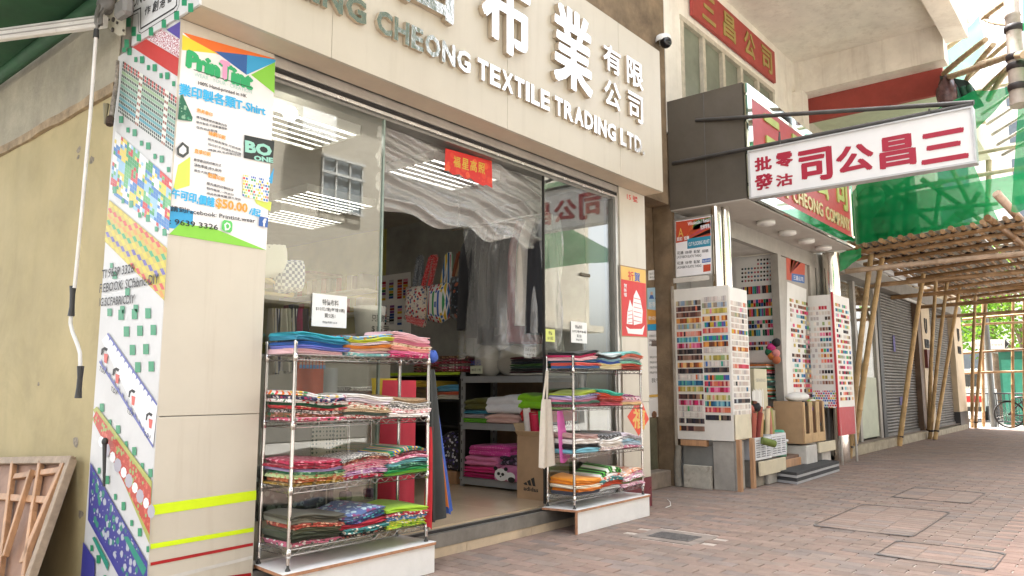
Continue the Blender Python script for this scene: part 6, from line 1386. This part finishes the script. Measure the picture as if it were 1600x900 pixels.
for i in range(5):
    mb = MB(); mb.grid(lambda a, b, i=i: (11.0+i*.09+.07*a, 4.46+.02*math.sin(a*3+i), 1.02+.30*b-.05*a*b), 4, 4); tag(mb.build('paper_bag', PAPER), 'crumpled white paper bag leaning on the printed carton', 'bag', 'white paper bags')
t = thing('green_tub', 'mint green plastic tub with a white clip lid on the step', 'tub', (11.55, 4.33, .31))
mb = MB(); mb.lathe((11.55,4.33,.31), [(0,0),(.13,0),(.145,.22),(.0,.22)], 16); mb.build('body', mat('mint_plastic', (.22,.55,.42), .4), t)
mb = MB(); mb.lathe((11.55,4.33,.53), [(.0,0),(.165,0),(.165,.03),(0,.03)], 16); mb.build('lid', mat('clear_white', (.66,.66,.64), .4), t)
mb = MB(); mb.lathe((11.55,4.33,.56), [(.0,0),(.11,0),(.115,.12),(.1,.14),(0,.14)], 16); mb.build('upper_tub', mat('sea_plastic', (.05,.38,.24), .4), t)
CB = thing('yarn_cabinet', 'tall brown open fronted cardboard cabinet full of yarn', 'cabinet', (12.55, 4.35, .45))
for b_ in ((12.05,12.07,4.10,4.55,.47,1.12), (13.05,13.07,4.10,4.55,.47,1.12), (12.071,13.049,4.53,4.55,.47,1.12), (12.071,13.049,4.10,4.529,.47,.49), (12.40,12.42,4.10,4.529,.491,1.12), (12.74,12.76,4.10,4.529,.491,1.12)):
    mb = MB(); mb.box(*b_); mb.build('board', CARD, CB)
for k in range(3):
    x = 12.07 + k*.335; 
    for (a, b_) in ((x, x+.07), (x+.25, x+.325)): mb = MB(); mb.box(a, b_, 4.085, 4.099, .48, 1.11); mb.build('front_strip', mat('tan_card', (.50,.34,.18), .8), CB)
    mb = MB(); mb.box(x+.071, x+.249, 4.085, 4.099, .48, .62); mb.build('front_strip', mat('tan_card'), CB)
yc_ = [c('e8e4dc'), c('c02a3a'), c('2a6ab0'), c('d8508a'), c('e0a03a'), c('2a9a8a'), c('6a3a7a'), c('e86a3a'), c('20202a'), c('8ab04a')]
for i in range(22):
    k = i % 3; x = 12.23 + k*.335 + r.uniform(-.06,.06); lv = i//3
    mb = MB(); mb.blob((x, 4.2+r.uniform(-.03,.12), .57+lv*.085+.0), .075, .075, .06, 10, 8, .03, i); tag(mb.build('yarn_ball', mat('yarnc_%d' % (i % 10), yc_[i % 10], .95, bump=.4)), ['white','red','blue','pink','amber','teal','purple','orange','black','green'][i % 10] + f" yarn ball in the {['first','middle','last'][k]} slot of the cardboard cabinet", 'yarn ball', 'yarn balls in the cabinet')
mb = MB(); mb.blob((12.3,4.25,1.18), .3, .16, .08, 14, 8, .12, 9); tag(mb.build('cotton_bundle', mat('cotton', (.75,.73,.70), .95)), 'white cotton bundle on top of the cardboard cabinet', 'bundle')
for b_, lab in (((12.1,12.6,4.08,4.5,.0,.44), 'white block under the cardboard cabinet next to the step'), ((12.95,13.4,4.12,4.5,0,.30), 'white block under the cardboard cabinet next to the red sided stand')):
    mb = MB(); mb.box(*b_); tag(mb.build('white_block', mat('block_white'), bevel=.01), lab, 'block')
mb = MB(); mb.box(12.62, 13.45, 4.05, 4.08, .30, .46); tag(mb.build('cream_plank', mat('cream_board'), bevel=.003), 'cream board in front of the cardboard cabinet base', 'board')
MT = thing('folded_mat', 'black foam mat with grey edges folded double on the bricks', 'mat', (11.9, 4.0, 0))
for k in range(2):
    z = .005 + k*.085; q = [(10.82,3.80),(12.95,3.86),(13.05,4.14),(10.95,4.14)]
    mb = MB(); mb.poly([(x, y, z) for x, y in q], .035, (0,0,1)); mb.build('grey_layer', mat('foam_grey', (.38,.38,.39), .8), MT)
    mb = MB(); mb.poly([(x, y, z+.0355) for x, y in q], .04, (0,0,1)); mb.build('black_layer', mat('foam_black', (.045,.045,.048), .85, var=.1), MT)
# ================================================================== red canopy and building beyond
S3 = thing('corner_building', 'cream corner building with roller shutters beyond the sewing shop', 'building', (22.0, 4.8, 0))
SHC = mat('cream_wall', (.66,.54,.38), .7, var=.06, stain=(.45,.36,.25), stain_sc=1.2, stain_amt=.35, streak=((.35,.27,.18), .4))
part('step', mat('stone_step', (.42,.36,.26), .75, var=.15, sc=5, stain=(.2,.17,.12), stain_sc=3), S3, (15.36, 23.0, 4.43, 4.75, 0, .19), (23.8, 28.4, 4.43, 4.75, 0, .15), bevel=.006)
part('floor_edge', mat('grey_step'), S3, (15.36, 28.4, 4.5, 4.76, .192, .2))
part('wall', SHC, S3, (23.0, 24.05, 4.5, 4.9, 0, 4.2), (27.6, 29.0, 4.5, 5.2, .56, 4.6)); part('base_tile', mat('dark_tile', (.055,.055,.06), .4, var=.15), S3, (27.58, 29.02, 4.48, 5.2, 0, .555))
part('side_post', mat('brown_post', (.17,.11,.07), .6, var=.15), S3, (22.6, 22.99, 4.52, 4.9, 0, 3.6))
part('upper_wall', mat('upper_wall', (.55,.50,.42), .85, var=.08, stain=(.35,.31,.26), stain_sc=.6), S3, (15.36, 29.0, 4.95, 5.5, 4.2, 16.0)); part('back_wall', mat('s2_back'), S3, (15.36, 27.6, 5.0, 5.2, 0, 4.2)); part('side_wall', SHC, S3, (28.8, 29.0, 5.51, 16, 0, 16))
part('lintel', mat('grey_lintel', (.30,.28,.25), .7, var=.1), S3, (15.36, 28.9, 4.45, 4.94, 3.62, 3.95))
part('door_frame', FRG, S3, (15.8, 15.95, 4.62, 4.72, .2, 3.6), (17.1, 17.25, 4.62, 4.72, .2, 3.6), (18.7, 18.9, 4.62, 4.72, .2, 3.6)); part('dark_post', mat('post_dark', (.06,.06,.06), .5), S3, (18.91, 19.2, 4.6, 4.75, .2, 3.6))
part('glass', clear_mat('shop_glass'), S3, (15.96, 17.09, 4.66, 4.67, .25, 3.55), (17.26, 18.69, 4.66, 4.67, .25, 3.55)); part('lower_film', mat('green_film', (.50,.54,.42), .5, var=.06), S3, (17.3, 18.65, 4.652, 4.655, .25, 1.55))
SHUT = mat('shutter_metal', (.20,.185,.165), .5, .4, var=.14, sc=3, stain=(.10,.09,.08), stain_sc=2)
for (x0, x1) in ((19.25, 22.58), (24.06, 27.58)):
    sh_ = part('shutter', mat('shutter_dark', (.10,.09,.085), .5, .4), S3, (x0, x1, 4.68, 4.70, .2, 3.6)); n = 48
    for k in range(n):
        z = .2 + k*.0708; mb = MB(); mb.tube([(x0+.02,4.675,z+.035),(x1-.02,4.675,z+.035)], .033, 8, cap=False); mb.build('slat', SHUT, sh_)
    mb = MB(); mb.box(x0, x1, 4.62, 4.66, .2, .27); mb.build('bottom_bar', SHUT, sh_)
part('graffiti', mat('graffiti_violet', (.10,.08,.28), .6), S3, (20.6, 21.0, 4.622, 4.625, .9, 1.1), (20.3, 20.5, 4.622, 4.625, 2.2, 2.6))
part('letter_box', mat('maroon_box', (.14,.03,.025), .5), S3, (23.05, 23.6, 4.42, 4.499, 1.85, 2.35))
t = thing('shop_signboard', 'white signboard with black letters under the bamboo canopy', 'sign', (20.4, 4.4, 3.97))
mb = MB(); mb.box(17.9, 22.3, 4.36, 4.44, 3.97, 4.55); mb.build('board', mat('sign_white'), t)
mb = MB(); put_text(mb, 'E·R·OSES', (18.4, 4.358, 4.08), XR, ZU, 3.3, .34, .02); mb.build('lettering', BLACKP, t)
for i, (x, lab) in enumerate(((23.15, 'black U shaped logo with letters on the pillar between the shutters'), (28.0, 'black U shaped logo with letters on the corner pillar'))):
    t = thing('wall_logo', lab, 'logo', (x+.3, 4.49, 2.5), 'logos on the cream pillars')
    mb = MB(); put_text(mb, 'U', (x+.16, 4.497, 2.80), XR, ZU, .28, .42, .02, .02); mb.build('mark', BLACKP, t); mb = MB(); put_text(mb, 'UUB', (x+.05, 4.497, 2.40), XR, ZU, .52, .24, .02, .02); mb.build('lettering', BLACKP, t)
t = thing('tube_light', 'slim lit tube light above the first roller shutter', 'light', (21.5, 4.4, 3.5)); mb = MB(); mb.box(20.6, 22.4, 4.36, 4.42, 3.50, 3.56); mb.build('batten', WHITEP, t)
RCN = thing('red_canopy', 'red fronted concrete canopy with pale green underside', 'canopy', (18.3, 3.8, 6.8))
mb = MB(); mb.box(15.66, 15.76, 2.42, 5.2, 6.80, 7.40); mb.build('red_front', mat('canopy_red', (.34,.055,.04), .7, var=.08, stain=(.22,.04,.03), stain_sc=1.5, stain_amt=.4), RCN)
mb = MB(); mb.box(15.77, 21.5, 2.42, 5.2, 6.9, 7.35); mb.build('slab', mat('pale_green_paint', (.55,.58,.42), .8, var=.06), RCN)
t = thing('folded_awning', 'dark green folded tarpaulin with ribs at the canopy end', 'awning', (15.2, 2.1, 6.2))
mb = MB(); q = [PX(*a, 15.1) for a in ((1468,118),(1512,126),(1522,138),(1531,153),(1518,158),(1470,158))]; mb.poly(q, .5, (1,0,0)); mb.build('tarpaulin', mat('black_green', (.015,.03,.025), .7), t)
for (u, v) in ((1492,142),(1504,140),(1513,138)):
    mb = MB(); mb.tube([PX(u, v-4, 15.0), PX(u+6, v+12, 15.0)], .05, 8); mb.build('rib', mat('deep_green', (.02,.09,.055), .6), t)
mb = MB(); mb.blob(PX(1480,146,15.0), .18, .16, .30, 12, 10, .2, 4); mb.build('plastic_bundle', mat('maroon_plastic', (.12,.06,.06), .3, var=.3, sc=12), t)
# ================================================================== bamboo
BAMB = mat('bamboo', rough=.55, var=.14, sc=5, src='obj', stain=(.16,.09,.04), stain_sc=4, stain_amt=.45)
TIE = mat('tie_strip', (.03,.02,.02), .6)
bcol = [(.36,.21,.095), (.30,.17,.07), (.42,.26,.13), (.24,.13,.055), (.38,.24,.13)]
rbm = random.Random(31)
def bamboo(parent, a, b, r_=.04, bend=.02, name='bamboo_pole', n=8, col=None):
    a, b = Vector(a), Vector(b); L = (b-a).length; k = max(3, int(L/.45)); d = (b-a).normalized(); s_ = d.cross(Vector((.3,.4,.85))).normalized()
    pts, rs = [], []
    for i in range(k+1):
        f = i/k; p = a + (b-a)*f + s_*(bend*math.sin(f*math.pi)); rr_ = r_*(1.08-.2*f)
        if i in (0, k): pts.append(p); rs.append(rr_); continue
        pts += [p-d*.018, p, p+d*.018]; rs += [rr_*.96, rr_*1.10, rr_*.96]
    mb = MB(); mb.tube(pts, rs, n); o = mb.build(name, BAMB, parent); cc = col or rbm.choice(bcol); kk = rbm.uniform(.85, 1.12); o.color = (cc[0]*kk, cc[1]*kk, cc[2]*kk, 1)
    return o
def tie(parent, p, r_=.05):
    mb = MB(); mb.lathe((p[0], p[1], p[2]-.03), [(r_*.9,0),(r_*1.1,.015),(r_*1.1,.045),(r_*.9,.06)], 8); mb.build('tie', TIE, parent)
CF = thing('bamboo_canopy', 'sloping bamboo catch canopy lashed with black strips over the pavement', 'scaffold', (21, 3, 0))
zf = lambda y: 4.02 + (4.25-y)*.07
ys = [4.35 - k*.17 for k in range(24)]
for k, y in enumerate(ys):
    x0 = 15.75 + rbm.uniform(-.15,.12); xm = 22 + rbm.uniform(-1,1)
    bamboo(CF, (x0,y,zf(y)+.09), (xm,y+rbm.uniform(-.03,.03),zf(y)+.10), .042, .02); bamboo(CF, (xm-.2,y+.02,zf(y)+.11), (29.0,y,zf(y)+.09), .04, .02)
lx = [16.0, 16.75, 17.6, 18.6, 19.7, 20.9, 22.2, 23.6, 25.0, 26.5, 28.0]
for i, x in enumerate(lx):
    bamboo(CF, (x, 4.5, zf(4.5)), (x+rbm.uniform(-.05,.05), .2, zf(.2)), .045, .02)
    if i < 4:
        for y in ys[::1 if i == 0 else 2]: tie(CF, (x, y, zf(y)+.045), .055)
for i, (x, z) in enumerate(((16.05, 3.66), (18.2, 3.6), (20.5, 3.55), (23.0, 3.5), (26.0, 3.45))):
    bamboo(CF, (x, 4.65, z), (x, .9, z+.04), .05, .03, col=(.58,.42,.30) if i == 0 else None)
for k in range(9):       # pale sheets lying on the poles
    for j in range(4):
        mb = MB(); x0, y0 = 16.1+k*1.4+rbm.uniform(-.1,.1), 4.2-j*1.0; x1, y1 = x0+1.36, y0-.96; o_ = .165
        mb.poly([(x0,y0,zf(y0)+o_),(x0,y1,zf(y1)+o_),(x1,y1,zf(y1)+o_),(x1,y0,zf(y0)+o_)], .006, (0,0,1)); mb.build('cover_sheet', mat('pale_sheet', (.52,.51,.45), .7, var=.12), CF)
for i, (bu, bv, tu, tv, bz, tz) in enumerate(((1326,716,1361,398,0,4.0), (1333,712,1378,404,0,4.0), (1405,697,1443,428,0,4.0), (1451,684,1463,432,0,4.05), (1453,686,1480,440,0,4.05), (1461,687,1500,446,0,4.1), (1519,668,1524,462,0,3.95), (1524,669,1541,470,0,3.9))):
    a, b = PZ(bu, bv, bz), PZ(tu, tv, tz); bamboo(CF, a, b, .058 if i < 3 else .05, .03, 'prop_pole', col=(.50,.33,.15))
    f = .35; tie(CF, a + (b-a)*f*.15, .06)
# pink paper strips taped on the first props
bamboo(CF, PX(1512,298,14.5), PX(1560,375,15.2), .05, .01) if False else None
bamboo(CF, (15.6, 1.72, 4.75), (16.6, 1.2, 3.9), .07, .01, col=(.58,.42,.32)); bamboo(CF, (15.7, 1.9, 4.35), (17.2, 1.5, 4.0), .06, .01)
# ---- scaffold with green netting beyond and above
SC_ = thing('bamboo_scaffold', 'tall bamboo scaffold with green safety net at the street edge', 'scaffold', (12, 1, 4.4))
bamboo(SC_, PY(1593,165,.8), PY(1578,-40,.8), .085, .01, col=(.50,.42,.36), n=12)
for v in (45, 90, 104, 136):
    p = PY(1581+v*.07, v, .8); mb = MB(); mb.lathe((p.x,p.y,p.z-.04), [(.085,0),(.10,.01),(.10,.07),(.085,.08)], 12); mb.build('tie', TIE, SC_)
for i, (a, xa, b, xb, r_) in enumerate((((1475,115),15.5,(1540,62),13,.05), ((1478,122),15.5,(1585,84),10,.05), ((1512,122),15.0,(1552,70),12,.045), ((1500,135),16,(1580,60),12,.04), ((1530,150),15,(1580,100),12,.04), ((1537,28),14,(1572,2),12,.045), ((1537,28),14,(1575,38),12,.035), ((1545,155),15,(1578,105),12,.045), ((1455,95),18,(1500,60),16,.05), ((1600,85),9.5,(1530,100),12,.04))):
    bamboo(SC_, PX(*a, xa), PX(*b, xb), r_, .03, col=(.55,.42,.27))
for k in range(5): bamboo(SC_, PX(1535+k*8, 178+k*16, 20), PX(1590+k*4, 140+k*20, 16), .035, .02, col=(.52,.47,.42))
for (u0, v0, u1, v1) in ((1338,310,1600,262), (1342,340,1560,318), (1390,268,1600,226), (1500,150,1592,128), (1400,300,1560,268), (1345,372,1560,345), (1420,215,1540,190)):
    bamboo(SC_, PX(u0, v0, 17.1), PX(u1, v1, 17.1), .045, .03, col=(.50,.46,.30))
for (u0, v0, u1, v1) in ((1362,290,1352,400), (1400,290,1388,390), (1470,280,1455,380), (1380,290,1480,370), (1530,300,1485,365), (1440,280,1540,350), (1500,330,1440,380), (1420,220,1412,380), (1545,250,1540,350), (1450,200,1520,330), (1360,330,1430,270)):
    bamboo(SC_, PX(u0, v0, 17.4), PX(u1, v1, 17.4), .05, .03, col=(.45,.40,.25))
def net_mat():
    mt, t, b = nmat('green_net'); out = t.nodes['Material Output']; t.nodes.remove(b); co = N(t, 'ShaderNodeTexCoord').outputs['Object']
    tr = N(t, 'ShaderNodeBsdfTransparent'); tr.inputs[0].default_value = (.86,1.0,.90,1)
    df = N(t, 'ShaderNodeBsdfDiffuse'); tl = N(t, 'ShaderNodeBsdfTranslucent')
    col = mixc(t, (.008,.26,.08), (.03,.46,.17), noise(t, co, 1.2, 4)); t.links.new(col, df.inputs[0]); t.links.new(col, tl.inputs[0])
    m1 = N(t, 'ShaderNodeMixShader'); m1.inputs[0].default_value = .4; t.links.new(df.outputs[0], m1.inputs[1]); t.links.new(tl.outputs[0], m1.inputs[2])
    m2 = N(t, 'ShaderNodeMixShader'); rg = N(t, 'ShaderNodeMapRange'); t.links.new(noise(t, co, .9, 5, .6, .8), rg.inputs[0]); rg.inputs[3].default_value = .58; rg.inputs[4].default_value = .92
    t.links.new(rg.outputs[0], m2.inputs[0]); t.links.new(tr.outputs[0], m2.inputs[1]); t.links.new(m1.outputs[0], m2.inputs[2]); t.links.new(m2.outputs[0], out.inputs[0]); return mt
NET = net_mat()
def net(quad, xs_, label_amp=.12, nu=24, nv=16, seed=1):
    r = random.Random(seed); ph = [r.uniform(0,6) for _ in range(4)]; P = [PX(u, v, x) for (u, v), x in zip(quad, xs_)]
    def fn(a, b):
        p = (P[0]*(1-a)+P[1]*a)*(1-b) + (P[3]*(1-a)+P[2]*a)*b
        w = label_amp*(math.sin(a*7+b*3+ph[0]) + .6*math.sin(b*9-a*5+ph[1]) + .4*math.sin(a*17+ph[2]))
        return p + Vector((w, .15*w, -.25*w*math.sin(a*3.1)))
    mb = MB(); mb.grid(fn, nu, nv); mb.build('safety_net', NET, SC_)
net([(1338,292),(1478,158),(1560,345),(1342,392)], [16.6,16.0,16.9,16.5], .10, seed=2)
net([(1330,300),(1420,200),(1440,375),(1335,396)], [16.7,16.7,16.6,16.45], .06, seed=3)
net([(1478,160),(1592,128),(1592,140),(1500,220)], [15.6,10.2,10.2,15.6], .05, seed=4)
net([(1592,140),(1640,130),(1640,330),(1580,330)], [9.9,9.6,10.2,13.0], .05, seed=5)
net([(1596,-20),(1640,-30),(1650,140),(1602,150)], [9.9,9.6,9.6,9.9], .04, seed=6)
net([(1335,322),(1600,268),(1600,318),(1340,390)], [16.75,16.4,17.0,16.55], .05, seed=7)
net([(1438,85),(1530,20),(1545,110),(1470,125)], [24,24,24,24], .2, seed=8)
net([(1312,395),(1346,388),(1346,402),(1308,428)], [15.3,15.5,15.5,15.2], .03, 8, 6, seed=9)
# ================================================================== far end: fence, bicycle, post, trees, kiosk
DKM = mat('railing_dark', (.05,.05,.055), .5, .5)
FE = thing('railing_fence', 'dark steel railing at the end of the pavement', 'fence', (30.4, 2, 0))
for z in (1.12, .18):
    mb = MB(); mb.tube([(30.4,5.4,z),(30.4,-.4,z)], .025, 8); mb.build('rail', DKM, FE)
for k in range(46):
    y = 5.35 - k*.125; mb = MB(); mb.tube([(30.4,y,.0 if k % 12 == 0 else .18),(30.4,y,1.12)], .020 if k % 12 == 0 else .010, 6); mb.build('post' if k % 12 == 0 else 'bar', DKM, FE)
p = PZ(1553,667); q = PZ(1541,482,3.9); mb = MB(); mb.tube([p, (p.x,p.y,4.0)], .10, 12); tag(mb.build('steel_post', mat('grey_post', (.16,.17,.17), .5, .5, var=.1)), 'grey steel post at the end of the pavement', 'post')
FS = thing('bamboo_lattice', 'open bamboo lattice at the far end of the pavement', 'scaffold', (29.6, 3, 0))
for (a, b) in (((1583,668),(1583,470)), ((1537,667),(1536,470)), ((1602,668),(1600,470))): bamboo(FS, PX(*a, 29.8), PX(*b, 29.8), .05, .02)
for (v0, v1) in ((499,490), (508,503), (552,545), (583,580)): bamboo(FS, PX(1504, v0, 29.7), PX(1612, v1, 29.7), .04, .02)
BK = thing('bicycle', 'black bicycle parked against the railing', 'bicycle', (29.9, 3.0, 0))
TY = mat('tyre', (.02,.02,.02), .7)
R_ = .42
for yc in (3.46, 2.35):
    W_ = MB(); W_.tube([(29.95, yc+R_*math.cos(i*.2618), R_+R_*math.sin(i*.2618)+.02) for i in range(25)], .028, 8, cap=False); w_ = W_.build('wheel', TY, BK)
    for k in range(10):
        a = k*.314; mb = MB(); mb.tube([(29.95, yc-R_*math.cos(a), R_-R_*math.sin(a)+.02), (29.95, yc+R_*math.cos(a), R_+R_*math.sin(a)+.02)], .003, 4); mb.build('spoke', WIRE, w_)
    mb = MB(); mb.tube([(29.9,yc,R_+.02),(30.0,yc,R_+.02)], .03, 8); mb.build('hub', DKM, w_)
for (a, b) in (((3.46,.44),(2.95,.40)), ((2.95,.40),(3.12,.95)), ((3.46,.44),(3.10,.85)), ((2.95,.40),(2.52,.88)), ((3.10,.85),(2.54,.92)), ((2.35,.44),(2.56,1.05))):
    mb = MB(); mb.tube([(29.95,a[0],a[1]),(29.95,b[0],b[1])], .022, 8); mb.build('frame_tube', mat('bike_frame', (.05,.05,.07), .3), BK)
mb = MB(); mb.blob((29.95,3.16,1.0), .08, .15, .04); mb.build('saddle', BLKPL, BK); mb = MB(); mb.tube([(29.7,2.6,1.12),(29.95,2.54,1.08),(30.2,2.6,1.12)], .016, 6); mb.build('handlebar', WIRE, BK)
mb = MB(); mb.lathe((29.92,2.95,.40), [(0,0),(.09,0),(.09,.02),(0,.02)], 12, axis='x'); mb.build('chainring', DKM, BK); mb = MB(); mb.box(29.8,30.1,3.2,3.75,.88,.90); mb.build('rear_rack', DKM, BK)
t = thing('direction_sign', 'white arrow shaped direction sign on a post', 'sign', (33, 4.2, 0))
q = [PX(*a, 33.0) for a in ((1514,538),(1519,531),(1570,530),(1577,537),(1570,545),(1519,545))]; mb = MB(); mb.poly(q, .05, (1,0,0)); mb.build('arrow_panel', mat('sign_white'), t)
q = [PX(*a, 32.99) for a in ((1570,530),(1577,537),(1570,545))]; mb = MB(); mb.poly(q[::-1], .004, (-1,0,0)); mb.build('arrow_tip', BLACKP, t)
a = PX(1518,541,32.99); mb = MB(); put_text(mb, '香港 Street', (32.98, a.y, a.z-.02), YR, ZU, 1.0, .14, .0); mb.build('lettering', pr('grey6'), t)
mb = MB(); mb.tube([(33.05,4.3,-.13),(33.05,4.3,3.0)], .05, 8); mb.build('post', mat('grey_post'), t)
KI = thing('green_kiosk', 'green shuttered street kiosk across the side street', 'kiosk', (36, 2.5, 0))
mb = MB(); mb.box(35.5, 38, 1.0, 4.3, -.1, 2.7); mb.build('body', mat('kiosk_green', (.01,.13,.09), .5, var=.1), KI); mb = MB(); mb.box(35.1, 38.2, .8, 4.6, 2.72, 2.85); mb.build('roof', mat('kiosk_roof', (.35,.34,.32), .7), KI)
for k in range(8): mb = MB(); mb.box(35.46, 35.49, 1.1+k*.4, 1.42+k*.4, .2, 2.4); mb.build('shutter_panel', mat('kiosk_green2', (.03,.24,.17), .5), KI)
PV = thing('parked_van', 'white parked van with red stripe across the side street', 'van', (38.5, 6.2, 0))
for nm, b_, m_ in (('body', (37.5,41.5,5.2,7.0,.3,1.25), WHITEP), ('cabin', (37.9,41.4,5.25,6.95,1.252,2.1), WHITEP), ('windscreen', (37.86,37.9,5.35,6.85,1.35,2.0), mat('van_glass', (.03,.04,.05), .1)), ('stripe', (37.46,37.499,5.2,7.0,.7,.95), REDP), ('bumper', (37.4,37.5,5.2,7.0,.3,.5), BLKPL)):
    mb = MB(); mb.box(*b_); mb.build(nm, m_, PV, bevel=.03 if nm in ('body', 'cabin') else 0)
for (x, y) in ((38.2,5.2),(40.8,5.2),(38.2,7.0),(40.8,7.0)): mb = MB(); mb.lathe((x,y-.1,.2), [(0,0),(.33,0),(.33,.2),(0,.2)], 16, axis='y'); mb.build('wheel', TY, PV)
def leaf_mat(name, a, b_):
    mt, t, b = nmat(name); co = N(t, 'ShaderNodeTexCoord').outputs['Object']; out = t.nodes['Material Output']; t.nodes.remove(b)
    col = mixc(t, a, b_, ramp(t, noise(t, co, 1.6, 5), .35, .65)); df = N(t, 'ShaderNodeBsdfDiffuse'); tl = N(t, 'ShaderNodeBsdfTranslucent'); t.links.new(col, df.inputs[0]); t.links.new(mixc(t, col, (1.4,1.5,.6), 1.0, 'MULTIPLY'), tl.inputs[0])
    m1 = N(t, 'ShaderNodeMixShader'); m1.inputs[0].default_value = .45; t.links.new(df.outputs[0], m1.inputs[1]); t.links.new(tl.outputs[0], m1.inputs[2]); t.links.new(m1.outputs[0], out.inputs[0]); return mt
LEAF = leaf_mat('leaf', (.05,.12,.025), (.16,.26,.05))
BARK = mat('bark', (.16,.11,.075), .9, var=.25, bump=.5)
def tree(x, y, h, rad, seed, label, n=2600):
    t = thing('street_tree', label, 'tree', (x, y, -.1), 'trees across the side street'); r = random.Random(seed); tr = MB()
    tr.tube([(x,y,-.15),(x+.1,y,h*.3),(x,y+.1,h*.55)], [.2,.15,.10], 10)
    cl = []
    for k in range(11):
        a = r.uniform(0, 6.28); d = rad*r.uniform(.25, .85); p = (x+d*math.cos(a), y+d*math.sin(a), h*r.uniform(.45, .98)); cl.append((p, rad*r.uniform(.28, .48)))
        tr.tube([(x, y+.05, h*r.uniform(.3,.5)), ((x+p[0])/2, (y+p[1])/2, p[2]*.85), p], [.06,.04,.015], 6)
    tr.build('trunk', BARK, t); cr_ = MB()
    for i in range(n):
        (p, rr_) = cl[i % len(cl)]; v = Vector((r.gauss(0,1), r.gauss(0,1), r.gauss(0,.8))).normalized()*rr_*r.random()**.4
        o = Vector(p)+v; s_ = r.uniform(.07,.14); u_ = Vector((r.uniform(-1,1),r.uniform(-1,1),r.uniform(-.6,.6))).normalized(); w_ = u_.cross(Vector((r.uniform(-1,1),r.uniform(-1,1),r.uniform(-1,1)))).normalized()
        cr_.add([o-u_*s_, o-w_*s_*.45, o+u_*s_, o+w_*s_*.45], [(0,1,2,3)])
    k_ = cr_.build('crown', LEAF, t)
for i, (x, y, h, rad) in enumerate(((38,7.2,7.5,2.6), (36,3.4,6.8,2.3), (42,5.2,8.5,3.0), (41,1.6,8,2.8), (46,8,9,3.2))):
    tree(x, y, h, rad, 50+i, ['slender street tree whose crown overlaps the corner pillar', 'street tree standing in front of the green kiosk', 'taller street tree rising behind the parked van', 'spreading street tree beyond the kiosk roof', 'farthest street tree beside the pale block'][i])
FB_ = thing('far_block', 'pale apartment block closing the view beyond the trees', 'building', (62, 4, 0))
mb = MB(); mb.box(58, 66, -6, 22, 0, 22); mb.build('wall', mat('far_wall', (.60,.57,.52), .85, var=.06), FB_)
for i in range(6):
    for j in range(8):
        mb = MB(); y = -5 + i*4.3; z = 2.2+j*2.5; mb.box(57.95, 57.999, y, y+1.8, z, z+1.4); mb.build('window', mat('far_window', (.10,.12,.14), .2), FB_)
# ================================================================== across the street (seen in the glass and the mirror letters)
OB = thing('opposite_building', 'cream building with metal windows across the street', 'building', (8, -9, 0))
OW = mat('opposite_wall', (.46,.42,.35), .85, var=.07, sc=.8, stain=(.45,.40,.33), stain_sc=.5)
mb = MB(); mb.box(-14, 26, -16, -8.3, 3.6, 9.6); mb.build('wall', OW, OB); mb = MB(); mb.box(-14, 26, -16, -8.6, -.1, 3.599); mb.build('shop_level', mat('opp_shops', (.16,.15,.14), .6, var=.2, sc=.6), OB)
mb = MB(); mb.box(-14, 26, -8.29, -7.6, 3.5, 3.75); mb.build('ledge', OW, OB)
for k in range(13):
    for zz in (6.3,):
        x = -12.5 + k*2.75 + (.3 if k % 2 else 0); w = 1.45 if k % 2 else 1.1
        mb = MB(); mb.box(x, x+w, -8.28, -8.25, zz, zz+1.5); wn = mb.build('window', mat('opp_glass', (.22,.25,.27), .15, var=.1), OB)
        for (a, b_) in ((0,.05),(w/3-.02,w/3+.03),(2*w/3-.02,2*w/3+.03),(w-.05,w)): mb = MB(); mb.box(x+a, x+b_, -8.245, -8.2, zz, zz+1.5); mb.build('mullion', mat('opp_frame', (.55,.55,.53), .5), wn)
        for z2 in (zz-.04, zz+1.0, zz+1.46): mb = MB(); mb.box(x-.04, x+w+.04, -8.199, -8.16, z2, z2+.07); mb.build('rail', mat('opp_frame'), wn)
mb = MB(); mb.box(11.5, 12.6, -8.29, -7.7, 8.1, 8.8); mb.build('air_unit', WHITEP, OB)
GNB = thing('netted_scaffold', 'dark green netted scaffold on top of the building across the street', 'scaffold', (1, -8.5, 9.6))
mb = MB(); mb.box(-14, 16.6, -15, -8.0, 9.65, 17); mb.build('net', mat('dark_green_net', (.002,.025,.012), .8, var=.2, sc=.8), GNB)
for k in range(12): mb = MB(); mb.tube([(-12+k*2.5,-7.95,9.6),(-12+k*2.5,-7.95,17)], .06, 6); mb.build('bamboo_pole', mat('far_bamboo', (.45,.32,.16), .6), GNB)
